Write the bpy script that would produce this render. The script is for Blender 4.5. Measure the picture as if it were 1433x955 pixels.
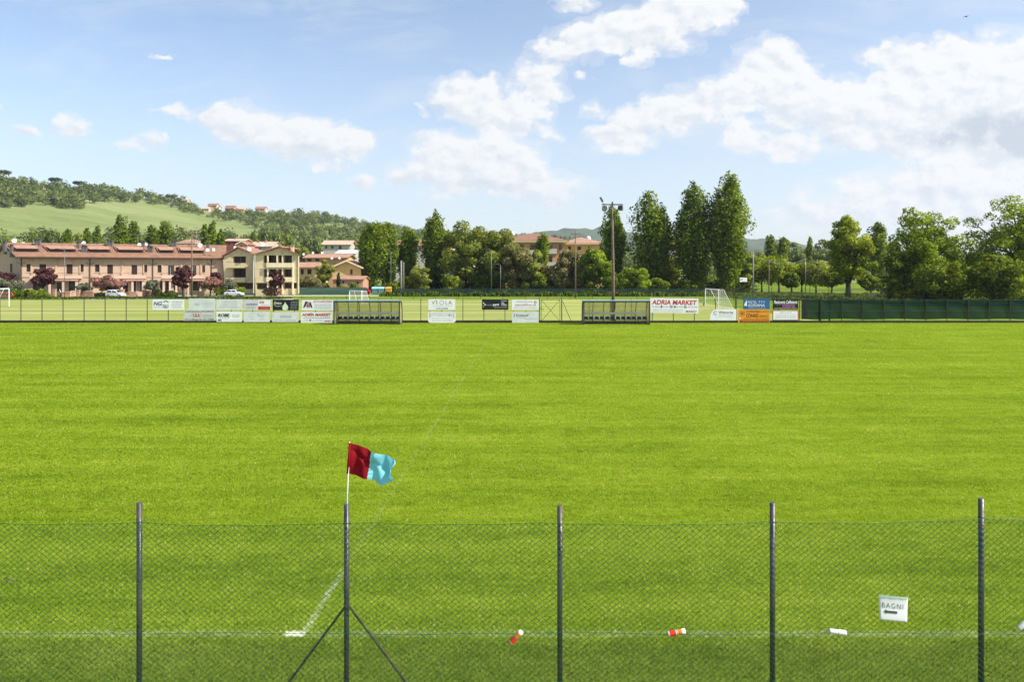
import bpy, bmesh, math, random
import numpy as np
from mathutils import Vector, Matrix

R = math.radians
for o in list(bpy.data.objects):
    bpy.data.objects.remove(o)
S = bpy.context.scene
COL = S.collection
rng = np.random.default_rng(7)
random.seed(7)

# ------------------------------------------------------------------ camera, sky, sun, exposure
HZ, FPX, CXP, HC = 383.0, 1000.0, 716.5, 4.5      # horizon row, focal length in photo pixels, centre column, eye height
cam_d = bpy.data.cameras.new('camera')
cam = bpy.data.objects.new('camera', cam_d)
COL.objects.link(cam)
cam.location = (0, 0, HC)
cam.rotation_euler = (R(90), 0, 0)
cam_d.sensor_width = 36
cam_d.lens = FPX / 1433 * 36
cam_d.shift_y = -(477.5 - HZ) / 1433
cam_d.clip_start = 0.1
cam_d.clip_end = 20000
S.camera = cam

SUN_EL, SUN_AZ = 45.0, 110.0          # elevation; azimuth clockwise from the view direction (+Y)
sd = Vector((math.sin(R(SUN_AZ)) * math.cos(R(SUN_EL)), math.cos(R(SUN_AZ)) * math.cos(R(SUN_EL)), math.sin(R(SUN_EL))))
sun_d = bpy.data.lights.new('sun', 'SUN')
sun_d.energy = 4.6
sun_d.angle = R(0.5)
sun_d.color = (1.0, 0.955, 0.88)
sun = bpy.data.objects.new('sun', sun_d)
COL.objects.link(sun)
sun.rotation_euler = sd.to_track_quat('Z', 'Y').to_euler()
sun.location = (60, -20, 80)

S.view_settings.view_transform = 'Standard'
S.view_settings.look = 'None'
S.view_settings.exposure = 0.72
S.view_settings.gamma = 1
S.view_settings.use_curve_mapping = False
S.cycles.max_bounces = 6
S.cycles.volume_bounces = 0
HAZE = 0.00009
S.cycles.transparent_max_bounces = 16
S.cycles.sample_clamp_indirect = 4


class NT:
    """small helper that builds node trees"""
    def __init__(self, tree):
        self.t = tree
        self.n = tree.nodes
        self.l = tree.links

    def node(self, kind, **kw):
        n = self.n.new(kind)
        for k, v in kw.items():
            setattr(n, k, v)
        return n

    def put(self, sock, v):
        if isinstance(v, bpy.types.NodeSocket):
            self.l.new(v, sock)
        elif v is not None:
            if isinstance(v, (tuple, list)) and sock.type == 'RGBA' and len(v) == 3:
                v = (*v, 1)
            sock.default_value = v

    def math(self, op, a, b=None, c=None, clamp=False):
        n = self.node('ShaderNodeMath', operation=op, use_clamp=clamp)
        for i, v in enumerate((a, b, c)):
            if v is not None:
                self.put(n.inputs[i], v)
        return n.outputs[0]

    def vmath(self, op, a, b=None, s=None):
        n = self.node('ShaderNodeVectorMath', operation=op)
        self.put(n.inputs[0], a)
        if b is not None:
            self.put(n.inputs[1], b)
        if s is not None:
            self.put(n.inputs[3], s)
        return n.outputs['Value'] if op in ('LENGTH', 'DOT_PRODUCT') else n.outputs[0]

    def mix(self, f, a, b, blend='MIX'):
        n = self.node('ShaderNodeMix', data_type='RGBA', blend_type=blend)
        self.put(n.inputs[0], f)
        self.put(n.inputs[6], a)
        self.put(n.inputs[7], b)
        return n.outputs[2]

    def noise(self, vec, scale, detail=4, rough=0.55, dist=0.0):
        n = self.node('ShaderNodeTexNoise')
        if vec is not None:
            self.put(n.inputs['Vector'], vec)
        n.inputs['Scale'].default_value = scale
        n.inputs['Detail'].default_value = detail
        n.inputs['Roughness'].default_value = rough
        n.inputs['Distortion'].default_value = dist
        return n.outputs[0]

    def smooth(self, v, lo, hi, a=0.0, b=1.0):
        n = self.node('ShaderNodeMapRange', interpolation_type='SMOOTHSTEP')
        self.put(n.inputs[0], v)
        n.inputs[1].default_value = lo
        n.inputs[2].default_value = hi
        n.inputs[3].default_value = a
        n.inputs[4].default_value = b
        return n.outputs[0]

    def ramp(self, f, stops):
        n = self.node('ShaderNodeValToRGB')
        e = n.color_ramp.elements
        while len(e) < len(stops):
            e.new(0.5)
        for i, (p, c) in enumerate(stops):
            e[i].position = p
            e[i].color = (*c, 1)
        self.put(n.inputs[0], f)
        return n.outputs[0]


# ---- sky: Nishita with cumulus placed by direction (azimuth and elevation of each cloud bank)
W = bpy.data.worlds.new('World')
S.world = W
W.use_nodes = True
w = NT(W.node_tree)
w.n.clear()
sky = w.node('ShaderNodeTexSky', sky_type='NISHITA')
sky.sun_disc = False
sky.sun_elevation = R(SUN_EL)
sky.sun_rotation = R(SUN_AZ)
sky.air_density = 1.0
sky.dust_density = 1.0
sky.ozone_density = 1.6
tc = w.node('ShaderNodeTexCoord')
sep = w.node('ShaderNodeSeparateXYZ')
w.l.new(tc.outputs['Generated'], sep.inputs[0])
yy = w.math('MAXIMUM', sep.outputs[1], 0.04)
uu = w.math('DIVIDE', sep.outputs[0], yy)
vv = w.math('DIVIDE', sep.outputs[2], yy)
comb = w.node('ShaderNodeCombineXYZ')
w.l.new(uu, comb.inputs[0])
w.l.new(vv, comb.inputs[1])
P0 = comb.outputs[0]

CLOUDS = [  # column, row, half width, half height (degrees follow from the focal length), strength
    (33, 184, 24, 10, .9), (100, 178, 28, 13, 1), (200, 201, 34, 12, 1), (240, 156, 24, 9, .8), (224, 74, 17, 6, .6),
    (285, 163, 34, 14, .9), (335, 168, 50, 22, 1), (370, 184, 62, 28, 1), (430, 196, 60, 26, 1), (480, 203, 45, 20, 1), (508, 198, 24, 16, .9),
    (455, 231, 34, 9, .8), (505, 250, 27, 13, .8), (300, 70, 2, 2, .1),
    (645, 138, 42, 30, 1), (680, 150, 50, 32, 1), (715, 160, 50, 26, 1), (748, 172, 28, 16, .9), (690, 116, 24, 15, .9), (590, 155, 9, 10, .7),
    (640, 212, 62, 26, 1), (600, 234, 52, 22, 1), (690, 214, 52, 34, 1), (660, 246, 100, 22, 1), (730, 240, 50, 22, .8), (606, 274, 26, 11, .8),
    (770, 262, 70, 28, .75), (770, 190, 22, 9, .8), (745, 215, 30, 20, .7),
    (750, 108, 36, 22, .9), (768, 130, 34, 14, .9), (775, 75, 34, 20, .9), (815, 60, 50, 24, 1), (860, 44, 56, 24, 1), (905, 32, 50, 24, 1),
    (960, 18, 66, 26, 1), (1010, 8, 40, 18, .9), (935, 64, 45, 16, 1), (895, 80, 22, 16, .9), (800, 3, 30, 14, .9), (830, 153, 19, 13, .8), (818, 103, 16, 7, .6),
    (1080, 72, 44, 24, 1), (1070, 100, 52, 30, 1), (1030, 128, 60, 28, 1), (985, 150, 62, 28, 1), (930, 160, 50, 28, 1), (890, 172, 40, 24, .9),
    (850, 186, 34, 14, .9), (880, 202, 42, 14, .9), (1110, 120, 46, 32, 1), (1140, 150, 70, 40, 1), (1190, 150, 70, 44, 1), (1245, 160, 90, 50, 1),
    (1300, 130, 80, 48, 1), (1350, 96, 80, 44, 1), (1420, 90, 80, 50, 1), (1260, 74, 60, 20, .9), (1225, 68, 30, 9, .7), (1310, 62, 40, 18, .9), (1400, 160, 110, 60, 1.1), (1330, 200, 100, 32, .9),
    (1050, 190, 46, 22, .9), (1095, 208, 60, 17, .9), (1030, 180, 22, 14, .8), (1180, 196, 60, 20, .7),
    (1440, 232, 90, 36, .9), (1370, 250, 110, 32, .85), (1290, 262, 120, 34, .8), (1210, 284, 120, 34, .75), (1130, 304, 80, 24, .65), (1440, 290, 140, 40, .9), (1330, 310, 160, 34, .7),
    (1520, 150, 110, 90, 1), (1600, 60, 90, 40, 1), (-80, 150, 60, 20, 1), (-200, 190, 70, 24, 1),
]
g = bpy.data.node_groups.new('cloud_density', 'ShaderNodeTree')
g.interface.new_socket('P', in_out='INPUT', socket_type='NodeSocketVector')
g.interface.new_socket('D', in_out='OUTPUT', socket_type='NodeSocketFloat')
g.interface.new_socket('L', in_out='OUTPUT', socket_type='NodeSocketFloat')
g.interface.new_socket('A', in_out='OUTPUT', socket_type='NodeSocketFloat')
gn = NT(g)
gi = gn.node('NodeGroupInput')
go = gn.node('NodeGroupOutput')
nz = gn.node('ShaderNodeTexNoise')
gn.l.new(gi.outputs[0], nz.inputs['Vector'])
nz.inputs['Scale'].default_value = 26
nz.inputs['Detail'].default_value = 5
wv = gn.vmath('SUBTRACT', nz.outputs['Color'], (0.5, 0.5, 0.5))
wv = gn.vmath('MULTIPLY', wv, (0.075, 0.048, 0))
Pw = gn.vmath('ADD', gi.outputs[0], wv)
acc = vac = None
for (cx, cy, rx, ry, st) in CLOUDS:
    kx, ky = FPX / rx / 1.24, FPX / ry / 1.24
    d = gn.node('ShaderNodeVectorMath', operation='MULTIPLY_ADD')
    gn.l.new(Pw, d.inputs[0])
    d.inputs[1].default_value = (kx, ky, 0)
    d.inputs[2].default_value = (-(cx - CXP) / FPX * kx, -(HZ - cy) / FPX * ky, 0)
    d = d.outputs[0]
    q = gn.math('MAXIMUM', gn.math('SUBTRACT', st, gn.vmath('DOT_PRODUCT', d, d)), 0.0)
    acc = q if acc is None else gn.math('ADD', acc, q)
    v_ = gn.vmath('SCALE', d, s=q)
    vac = v_ if vac is None else gn.vmath('ADD', vac, v_)
f1 = gn.noise(gn.vmath('MULTIPLY', gi.outputs[0], (1, 1.5, 1)), 24, 10, 0.64)
f3 = gn.noise(gn.vmath('ADD', gn.vmath('MULTIPLY', gi.outputs[0], (1, 1.5, 1)), (0.010, 0.016, 0)), 24, 5, 0.6)
tex = gn.math('SUBTRACT', f1, f3)
side = gn.math('DIVIDE', gn.vmath('DOT_PRODUCT', vac, (0.35, 0.65, 0)), gn.math('ADD', acc, 0.25))
acc = gn.math('MINIMUM', acc, 1.3)
f2 = gn.math('ADD', gn.math('MULTIPLY_ADD', f1, 2.4, -1.2), gn.math('MULTIPLY_ADD', gn.noise(gn.vmath('MULTIPLY', gi.outputs[0], (1, 1.3, 1)), 9, 3, .5), 1.6, -.8))
has = gn.math('MULTIPLY', acc, 3.0, clamp=True)
D = gn.math('ADD', acc, gn.math('MULTIPLY', f2, has))
gn.l.new(D, go.inputs[0])
gn.l.new(acc, go.inputs[2])
gn.l.new(gn.math('ADD', side, gn.math('MULTIPLY', tex, 2.2)), go.inputs[1])
cg = w.node('ShaderNodeGroup')
cg.node_tree = g
w.l.new(P0, cg.inputs[0])
cover = w.math('MAXIMUM', w.smooth(cg.outputs[0], 0.06, 0.90), w.smooth(cg.outputs[0], -0.5, 0.7, 0.0, 0.46))
cover = w.math('MULTIPLY', cover, w.smooth(cg.outputs[2], 0.0, 0.12))
lit = w.smooth(cg.outputs[1], -0.55, 0.25)
# grey undersides of the thick bank on the right
gq = None
for (cx, cy, rx, ry) in ((1385, 178, 110, 34), (1300, 196, 60, 14), (1440, 205, 90, 20), (1160, 196, 50, 10), (660, 258, 70, 10), (420, 205, 60, 8), (1290, 268, 90, 12)):
    d = w.vmath('SUBTRACT', P0, ((cx - CXP) / FPX, (HZ - cy) / FPX, 0))
    d = w.vmath('MULTIPLY', d, (FPX / rx, FPX / ry, 0))
    q = w.math('SUBTRACT', 1.0, w.vmath('DOT_PRODUCT', d, d))
    q = w.math('MAXIMUM', q, 0.0)
    if (cx, cy) in ((660, 258), (420, 205), (1290, 268), (1160, 196)):
        q = w.math('MULTIPLY', q, 0.4)
    gq = q if gq is None else w.math('ADD', gq, q)
gq = w.math('MULTIPLY', gq, w.smooth(w.noise(P0, 22, 7, 0.62), 0.25, 0.75, 0.0, 1.5))
gq = w.smooth(gq, 0.0, 1.15, 0.0, .85)
ccol = w.mix(lit, (0.475, 0.505, 0.545), (0.60, 0.604, 0.605))
ccol = w.mix(gq, ccol, (0.34, 0.385, 0.445))
# sky colour: Nishita, a touch of pale veil towards the horizon and thin cirrus
skyc = w.mix(1.0, sky.outputs[0], (1.04, 1.0, .98), 'MULTIPLY')
skys = w.vmath('SCALE', skyc, s=0.128)
veil = w.smooth(vv, 0.40, -0.02)
veil = w.math('MULTIPLY', veil, 0.52)
skys = w.mix(veil, skys, (0.45, 0.505, 0.56))
cir = w.noise(w.vmath('MULTIPLY', w.vmath('ADD', P0, w.vmath('MULTIPLY', P0, (0, 0, 0))), (1.0, 3.2, 1)), 5.0, 7, 0.62, 0.6)
cir = w.smooth(cir, 0.42, 0.85, 0.0, 0.6)
right = w.smooth(uu, -0.55, 0.75, 0.08, 0.42)
skys = w.mix(w.math('ADD', w.math('MULTIPLY', cir, 0.85), w.math('MULTIPLY', right, 0.5), clamp=True), skys, (0.50, 0.535, 0.57))
fin = w.mix(w.math('MULTIPLY', cover, 0.97), skys, ccol)
bg = w.node('ShaderNodeBackground')
w.l.new(fin, bg.inputs[0])
bg.inputs[1].default_value = 1.0
wo = w.node('ShaderNodeOutputWorld')
w.l.new(bg.outputs[0], wo.inputs[0])
W.cycles.sampling_method = 'MANUAL'
W.cycles.sample_map_resolution = 512


# ------------------------------------------------------------------ helpers
def gx(px, Y):
    return (px - CXP) * Y / FPX


def gz(py, Y):
    return HC + (HZ - py) * Y / FPX


def at(px, py, Y):
    return Vector((gx(px, Y), Y, gz(py, Y)))


def ground_depth(py):
    return HC * FPX / (py - HZ)


def tag(o, label=None, cat=None, group=None, kind=None):
    if label: o['label'] = label
    if cat: o['category'] = cat
    if group: o['group'] = group
    if kind: o['kind'] = kind
    return o


def empty(name, loc=(0, 0, 0), rz=0.0, label=None, cat=None, group=None):
    o = bpy.data.objects.new(name, None)
    o.empty_display_size = 0.3
    COL.objects.link(o)
    o.location = loc
    o.rotation_euler = (0, 0, rz)
    return tag(o, label, cat, group)


def dup(o, parent=None):
    c = o.copy()
    COL.objects.link(c)
    if parent is not None:
        c.parent = parent
    for ch in o.children:
        dup(ch, c)
    return c


class MB:
    """collects faces and links them as ONE mesh object"""
    def __init__(self):
        self.v, self.f, self.m, self.mats = [], [], [], []

    def mi(self, m):
        if m not in self.mats:
            self.mats.append(m)
        return self.mats.index(m)

    def add(self, vs, fs, m):
        k = len(self.v)
        i = self.mi(m)
        self.v += [tuple(v) for v in vs]
        for f in fs:
            self.f.append(tuple(k + j for j in f))
            self.m.append(i)

    def quad(self, a, b, c, d, m):
        self.add((a, b, c, d), ((0, 1, 2, 3),), m)

    def box(self, x0, x1, y0, y1, z0, z1, m, M=None):
        vs = [Vector((x, y, z)) for z in (z0, z1) for (x, y) in ((x0, y0), (x1, y0), (x1, y1), (x0, y1))]
        if M is not None:
            vs = [M @ v for v in vs]
        self.add(vs, ((3, 2, 1, 0), (4, 5, 6, 7), (0, 1, 5, 4), (1, 2, 6, 5), (2, 3, 7, 6), (3, 0, 4, 7)), m)

    def slab(self, pts, off, m):
        """closed prism: polygon pts moved by off"""
        off = Vector(off)
        n = len(pts)
        a = [Vector(p) for p in pts]
        b = [p + off for p in a]
        fs = [tuple(range(n - 1, -1, -1)), tuple(range(n, 2 * n))] + [(i, (i + 1) % n, n + (i + 1) % n, n + i) for i in range(n)]
        self.add(a + b, fs, m)

    def tube(self, pts, r, m, seg=6, cap=True):
        pts = [Vector(p) for p in pts]
        rs = r if isinstance(r, (list, tuple)) else [r] * len(pts)
        vs, fs = [], []
        for i, p in enumerate(pts):
            d = (pts[min(i + 1, len(pts) - 1)] - pts[max(i - 1, 0)])
            d.normalize()
            ref = Vector((1, 0, 0)) if abs(d.x) < 0.8 else Vector((0, 1, 0))
            u = d.cross(ref).normalized()
            v = d.cross(u).normalized()
            for k in range(seg):
                a = 2 * math.pi * k / seg
                vs.append(p + (u * math.cos(a) + v * math.sin(a)) * rs[i])
        for i in range(len(pts) - 1):
            for k in range(seg):
                a, b = i * seg + k, i * seg + (k + 1) % seg
                fs.append((a, a + seg, b + seg, b))
        if cap:
            fs.append(tuple(range(seg)))
            e = (len(pts) - 1) * seg
            fs.append(tuple(range(e + seg - 1, e - 1, -1)))
        self.add(vs, fs, m)

    def lathe(self, prof, m, seg=16, M=None):
        vs, fs = [], []
        for (r, z) in prof:
            for k in range(seg):
                a = 2 * math.pi * k / seg
                p = Vector((r * math.cos(a), r * math.sin(a), z))
                vs.append(M @ p if M is not None else p)
        for i in range(len(prof) - 1):
            for k in range(seg):
                a, b = i * seg + k, i * seg + (k + 1) % seg
                fs.append((a, b, b + seg, a + seg))
        self.add(vs, fs, m)

    def build(self, name, parent=None, smooth=False, bevel=0):
        me = bpy.data.meshes.new(name)
        me.from_pydata(self.v, [], self.f)
        for m in self.mats:
            me.materials.append(m)
        me.polygons.foreach_set('material_index', self.m)
        if smooth:
            me.polygons.foreach_set('use_smooth', [True] * len(self.f))
        me.update()
        o = bpy.data.objects.new(name, me)
        COL.objects.link(o)
        if parent is not None:
            o.parent = parent
        if bevel:
            b = o.modifiers.new('bevel', 'BEVEL')
            b.width = bevel
            b.segments = 2
            b.limit_method = 'ANGLE'
        return o


def np_mesh(name, V, F, mat, parent=None, attrs=None, smooth=False, normals=None):
    """F: (n,k) array of constant polygon size"""
    me = bpy.data.meshes.new(name)
    n, k = F.shape
    me.vertices.add(len(V))
    me.vertices.foreach_set('co', np.ascontiguousarray(V, dtype=np.float32).ravel())
    me.loops.add(n * k)
    me.loops.foreach_set('vertex_index', np.ascontiguousarray(F, dtype=np.int32).ravel())
    me.polygons.add(n)
    me.polygons.foreach_set('loop_start', np.arange(0, n * k, k, dtype=np.int32))
    if smooth:
        me.polygons.foreach_set('use_smooth', np.ones(n, dtype=bool))
    for key, arr in (attrs or {}).items():
        if arr.ndim == 2:
            a = me.attributes.new(key, 'FLOAT_VECTOR', 'POINT')
            a.data.foreach_set('vector', np.ascontiguousarray(arr, dtype=np.float32).ravel())
        else:
            a = me.attributes.new(key, 'FLOAT', 'POINT')
            a.data.foreach_set('value', np.ascontiguousarray(arr, dtype=np.float32))
    me.materials.append(mat)
    me.update(calc_edges=True)
    if normals is not None:
        me.polygons.foreach_set('use_smooth', np.ones(n, dtype=bool))
        me.normals_split_custom_set_from_vertices(np.ascontiguousarray(normals, dtype=np.float32))
    o = bpy.data.objects.new(name, me)
    COL.objects.link(o)
    if parent is not None:
        o.parent = parent
    return o


# ------------------------------------------------------------------ materials
def mat_new(name):
    m = bpy.data.materials.new(name)
    m.use_nodes = True
    t = NT(m.node_tree)
    t.n.clear()
    out = t.node('ShaderNodeOutputMaterial')
    return m, t, out


def plain(name, col, rough=0.7, metal=0.0, var=0.18, scale=3.0, bump=0.0, spec=0.3, bscale=40):
    m, t, out = mat_new(name)
    b = t.node('ShaderNodeBsdfPrincipled')
    tcn = t.node('ShaderNodeTexCoord')
    nzv = t.noise(tcn.outputs['Object'], scale, 6, 0.6)
    hi = tuple(min(1, c * (1 + var)) for c in col)
    lo = tuple(c * (1 - var) for c in col)
    t.put(b.inputs['Base Color'], t.ramp(nzv, ((0.3, lo), (0.7, hi))))
    b.inputs['Roughness'].default_value = rough
    b.inputs['Metallic'].default_value = metal
    b.inputs['Specular IOR Level'].default_value = spec
    if bump:
        bn = t.node('ShaderNodeBump')
        bn.inputs['Strength'].default_value = bump
        bn.inputs['Distance'].default_value = 0.02
        t.l.new(t.noise(tcn.outputs['Object'], bscale, 5), bn.inputs['Height'])
        t.l.new(bn.outputs[0], b.inputs['Normal'])
    t.l.new(b.outputs[0], out.inputs[0])
    return m


def plaster(name, col):
    """rendered wall with weathering streaks"""
    m, t, out = mat_new(name)
    b = t.node('ShaderNodeBsdfPrincipled')
    geo = t.node('ShaderNodeNewGeometry')
    st = t.noise(t.vmath('MULTIPLY', geo.outputs['Position'], (1.2, 1.2, 0.12)), 1.0, 5, 0.6)
    bl = t.noise(geo.outputs['Position'], 0.6, 5, 0.6)
    f = t.math('ADD', t.math('MULTIPLY', st, 0.5), t.math('MULTIPLY', bl, 0.5))
    c = t.ramp(f, ((0.32, tuple(x * 0.82 for x in col)), (0.5, col), (0.7, tuple(min(1, x * 1.1) for x in col))))
    t.put(b.inputs['Base Color'], c)
    b.inputs['Roughness'].default_value = 0.9
    b.inputs['Specular IOR Level'].default_value = 0.15
    t.l.new(b.outputs[0], out.inputs[0])
    return m


def tiles(name, col):
    """clay roof tiles: ribs and courses with colour mixture"""
    m, t, out = mat_new(name)
    b = t.node('ShaderNodeBsdfPrincipled')
    geo = t.node('ShaderNodeNewGeometry')
    P = geo.outputs['Position']
    n1 = t.noise(P, 0.9, 6, 0.65)
    n2 = t.noise(P, 5.0, 3, 0.6)
    f = t.math('ADD', t.math('MULTIPLY', n1, 0.6), t.math('MULTIPLY', n2, 0.4))
    c = t.ramp(f, ((0.33, tuple(x * 0.62 for x in col)), (0.5, col), (0.66, tuple(min(1, x * 1.25) for x in col))))
    t.put(b.inputs['Base Color'], c)
    b.inputs['Roughness'].default_value = 0.85
    b.inputs['Specular IOR Level'].default_value = 0.2
    wv_ = t.node('ShaderNodeTexWave', wave_type='BANDS', bands_direction='X')
    t.l.new(P, wv_.inputs['Vector'])
    wv_.inputs['Scale'].default_value = 1.3
    bn = t.node('ShaderNodeBump')
    bn.inputs['Strength'].default_value = 0.5
    bn.inputs['Distance'].default_value = 0.06
    t.l.new(wv_.outputs['Fac'], bn.inputs['Height'])
    t.l.new(bn.outputs[0], b.inputs['Normal'])
    t.l.new(b.outputs[0], out.inputs[0])
    return m


def leafmat(name, dark, mid, light, trans=0.35, tcol=None):
    """leaf clusters: pigment varies leaf by leaf, light passes through"""
    m, t, out = mat_new(name)
    a = t.node('ShaderNodeAttribute', attribute_name='tone')
    c = t.ramp(a.outputs['Fac'], ((0.1, dark), (0.5, mid), (0.95, light)))
    df = t.node('ShaderNodeBsdfDiffuse')
    t.l.new(c, df.inputs[0])
    tr = t.node('ShaderNodeBsdfTranslucent')
    t.put(tr.inputs[0], t.mix(1.0, c, tcol or (1.4, 1.25, 0.5), 'MULTIPLY'))
    mx = t.node('ShaderNodeMixShader')
    mx.inputs[0].default_value = trans
    t.l.new(df.outputs[0], mx.inputs[1])
    t.l.new(tr.outputs[0], mx.inputs[2])
    t.l.new(mx.outputs[0], out.inputs[0])
    return m


M = {}
M['poplar'] = leafmat('poplar_leaf', (.066,.110,.010), (.138,.208,.018), (.285,.37,.036), .46)
M['poplar_dark'] = leafmat('poplar_leaf_dark', (.062,.100,.012), (.128,.190,.020), (.26,.33,.036), .44)
M['plane'] = leafmat('plane_leaf', (.095,.150,.015), (.195,.285,.026), (.35,.45,.048), .5)
M['lime'] = leafmat('young_leaf', (.105,.145,.015), (.225,.295,.026), (.40,.46,.06), .46)
M['robinia'] = leafmat('robinia_leaf', (.115,.148,.026), (.235,.28,.048), (.38,.415,.09), .46)
M['olive'] = leafmat('olive_leaf', (0.095, 0.104, 0.065), (0.156, 0.164, 0.108), (0.233, 0.242, 0.164), .25)
M['dusty'] = leafmat('dusty_leaf', (.125,.118,.05), (.215,.20,.085), (.31,.28,.13), .36)
M['bush'] = leafmat('bush_leaf', (.058,.088,.011), (.135,.185,.021), (.265,.325,.042), .44)
M['plum'] = leafmat('plum_leaf', (.05,.020,.022), (.115,.048,.048), (.20,.09,.08), .32, (1.3, .7, .7))
M['blossom'] = leafmat('blossom_leaf', (.17, .08, .06), (.34, .185, .135), (.50, .30, .23), .3, (1.1, .8, .8))
M['hill'] = leafmat('hill_leaf', (.080,.112,.034), (.148,.195,.058), (.245,.285,.092), .30)
M['pine'] = leafmat('pine_needle', (0.021, 0.035, 0.016), (0.037, 0.060, 0.023), (0.063, 0.092, 0.035), .12)
M['cypress'] = leafmat('cypress_leaf', (0.017, 0.030, 0.013), (0.030, 0.050, 0.017), (0.054, 0.081, 0.024), .12)
M['weed'] = leafmat('weed_leaf', (0.047, 0.080, 0.014), (0.094, 0.145, 0.024), (0.159, 0.215, 0.037), .35)
M['bark'] = plain('bark', (.075, .058, .042), .9, bump=.6, scale=5)
M['bark_dark'] = plain('bark_dark', (.035, .028, .022), .9, bump=.6, scale=5)


def grass_group():
    """colour of the mown pitch from position: mowing streaks, patches, faded chalk lines, rough strip outside the line"""
    gr = bpy.data.node_groups.new('pitch_colour', 'ShaderNodeTree')
    gr.interface.new_socket('Tone', in_out='INPUT', socket_type='NodeSocketFloat')
    gr.interface.new_socket('Color', in_out='OUTPUT', socket_type='NodeSocketColor')
    t = NT(gr)
    gin = t.node('NodeGroupInput')
    gout = t.node('NodeGroupOutput')
    geo = t.node('ShaderNodeNewGeometry')
    P = geo.outputs['Position']
    sp = t.node('ShaderNodeSeparateXYZ')
    t.l.new(P, sp.inputs[0])
    x, y = sp.outputs[0], sp.outputs[1]
    streak = t.noise(t.vmath('MULTIPLY', P, (0.09, 1.0, 0)), 0.8, 7, 0.66)
    patch = t.noise(P, 0.35, 5, 0.6)
    fine = t.noise(t.vmath('MULTIPLY', P, (0.5, 1.0, 0)), 3.2, 5, 0.7)
    f = t.math('ADD', t.math('MULTIPLY', streak, 0.44), t.math('MULTIPLY', patch, 0.24))
    f = t.math('ADD', f, t.math('MULTIPLY', fine, 0.32))
    f = t.math('ADD', f, t.math('MULTIPLY_ADD', gin.outputs[0], 0.17, -0.085))
    worn = t.smooth(t.noise(t.vmath('MULTIPLY', P, (.6, 1, 0)), .9, 6, .68), .56, .74, 0.0, .085)
    f = t.math('ADD', f, worn)
    tuft = t.smooth(t.noise(P, 2.6, 4, .6), .60, .74, 0.0, .10)
    f = t.math('SUBTRACT', f, tuft)
    col = t.ramp(f, ((0.30, (.068, .115, .008)), (0.44, (.132, .198, .011)), (0.56, (.188, .258, .018)), (0.72, (.265, .312, .045))))
    straw = t.math('MULTIPLY', t.smooth(gin.outputs[0], .90, .98), t.smooth(t.noise(P, 1.7, 3), .40, .62, .1, .8))
    col = t.mix(straw, col, (.40, .36, .14))
    # rough, darker grass outside the touchline
    rough = t.smooth(t.math('ADD', y, t.math('MULTIPLY_ADD', fine, 0.5, -0.25)), 9.0, 8.5)
    rcol = t.ramp(f, ((0.30, (.052, .085, .008)), (0.5, (.118, .170, .016)), (0.72, (.21, .255, .045))))
    col = t.mix(rough, col, rcol)
    # chalk
    spk = t.noise(P, 14, 4, 0.7)
    wob = t.math('MULTIPLY_ADD', t.noise(P, 2.2, 2), 0.05, -0.025)
    ln = t.smooth(t.math('ABSOLUTE', t.math('SUBTRACT', t.math('ADD', y, wob), 8.90)), 0.12, 0.03)
    ln = t.math('MULTIPLY', ln, t.smooth(spk, 0.40, 0.72, 0.03, 0.36))
    ln = t.math('MULTIPLY', ln, t.smooth(t.noise(P, 0.9, 2), 0.3, 0.62, 0.4, 1.0))
    # goal line: from the corner (-2.6, 8.9) away to (-1.5, 56)
    xl = t.math('MULTIPLY_ADD', t.math('SUBTRACT', y, 8.9), 0.0236, -2.60)
    gl = t.smooth(t.math('ABSOLUTE', t.math('SUBTRACT', t.math('ADD', x, wob), xl)), 0.075, 0.01)
    near = t.math('MULTIPLY', t.smooth(y, 11.2, 10.0, 0.0, 0.46), t.smooth(t.noise(P, 3.0, 3), .36, .6, .45, 1.0))
    far = t.smooth(t.noise(P, .45, 2), .45, .7, 0.0, 0.05)
    far = t.math('MULTIPLY', far, t.smooth(y, 60, 45))
    gl = t.math('MULTIPLY', gl, t.math('ADD', t.math('ADD', near, far), 0.05))
    gl = t.math('MULTIPLY', gl, t.smooth(spk, 0.38, 0.62, 0.12, 1.0))
    gl = t.math('MULTIPLY', gl, t.smooth(y, 8.86, 8.94))
    # fresh chalk at the corner
    cx_ = t.math('ABSOLUTE', t.math('SUBTRACT', x, -2.70))
    cy_ = t.math('ABSOLUTE', t.math('SUBTRACT', y, 8.90))
    cm = t.math('MULTIPLY', t.smooth(t.math('ADD', cx_, t.math('MULTIPLY_ADD', spk, .06, -.03)), 0.15, 0.10), t.smooth(t.math('ADD', cy_, t.math('MULTIPLY_ADD', spk, .06, -.03)), 0.08, 0.04))
    chalk = t.math('MAXIMUM', t.math('MAXIMUM', ln, gl), t.math('MULTIPLY', cm, 0.92))
    col = t.mix(chalk, col, (.62, .64, .56))
    t.l.new(col, gout.inputs[0])
    return gr


GG = grass_group()


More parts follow.
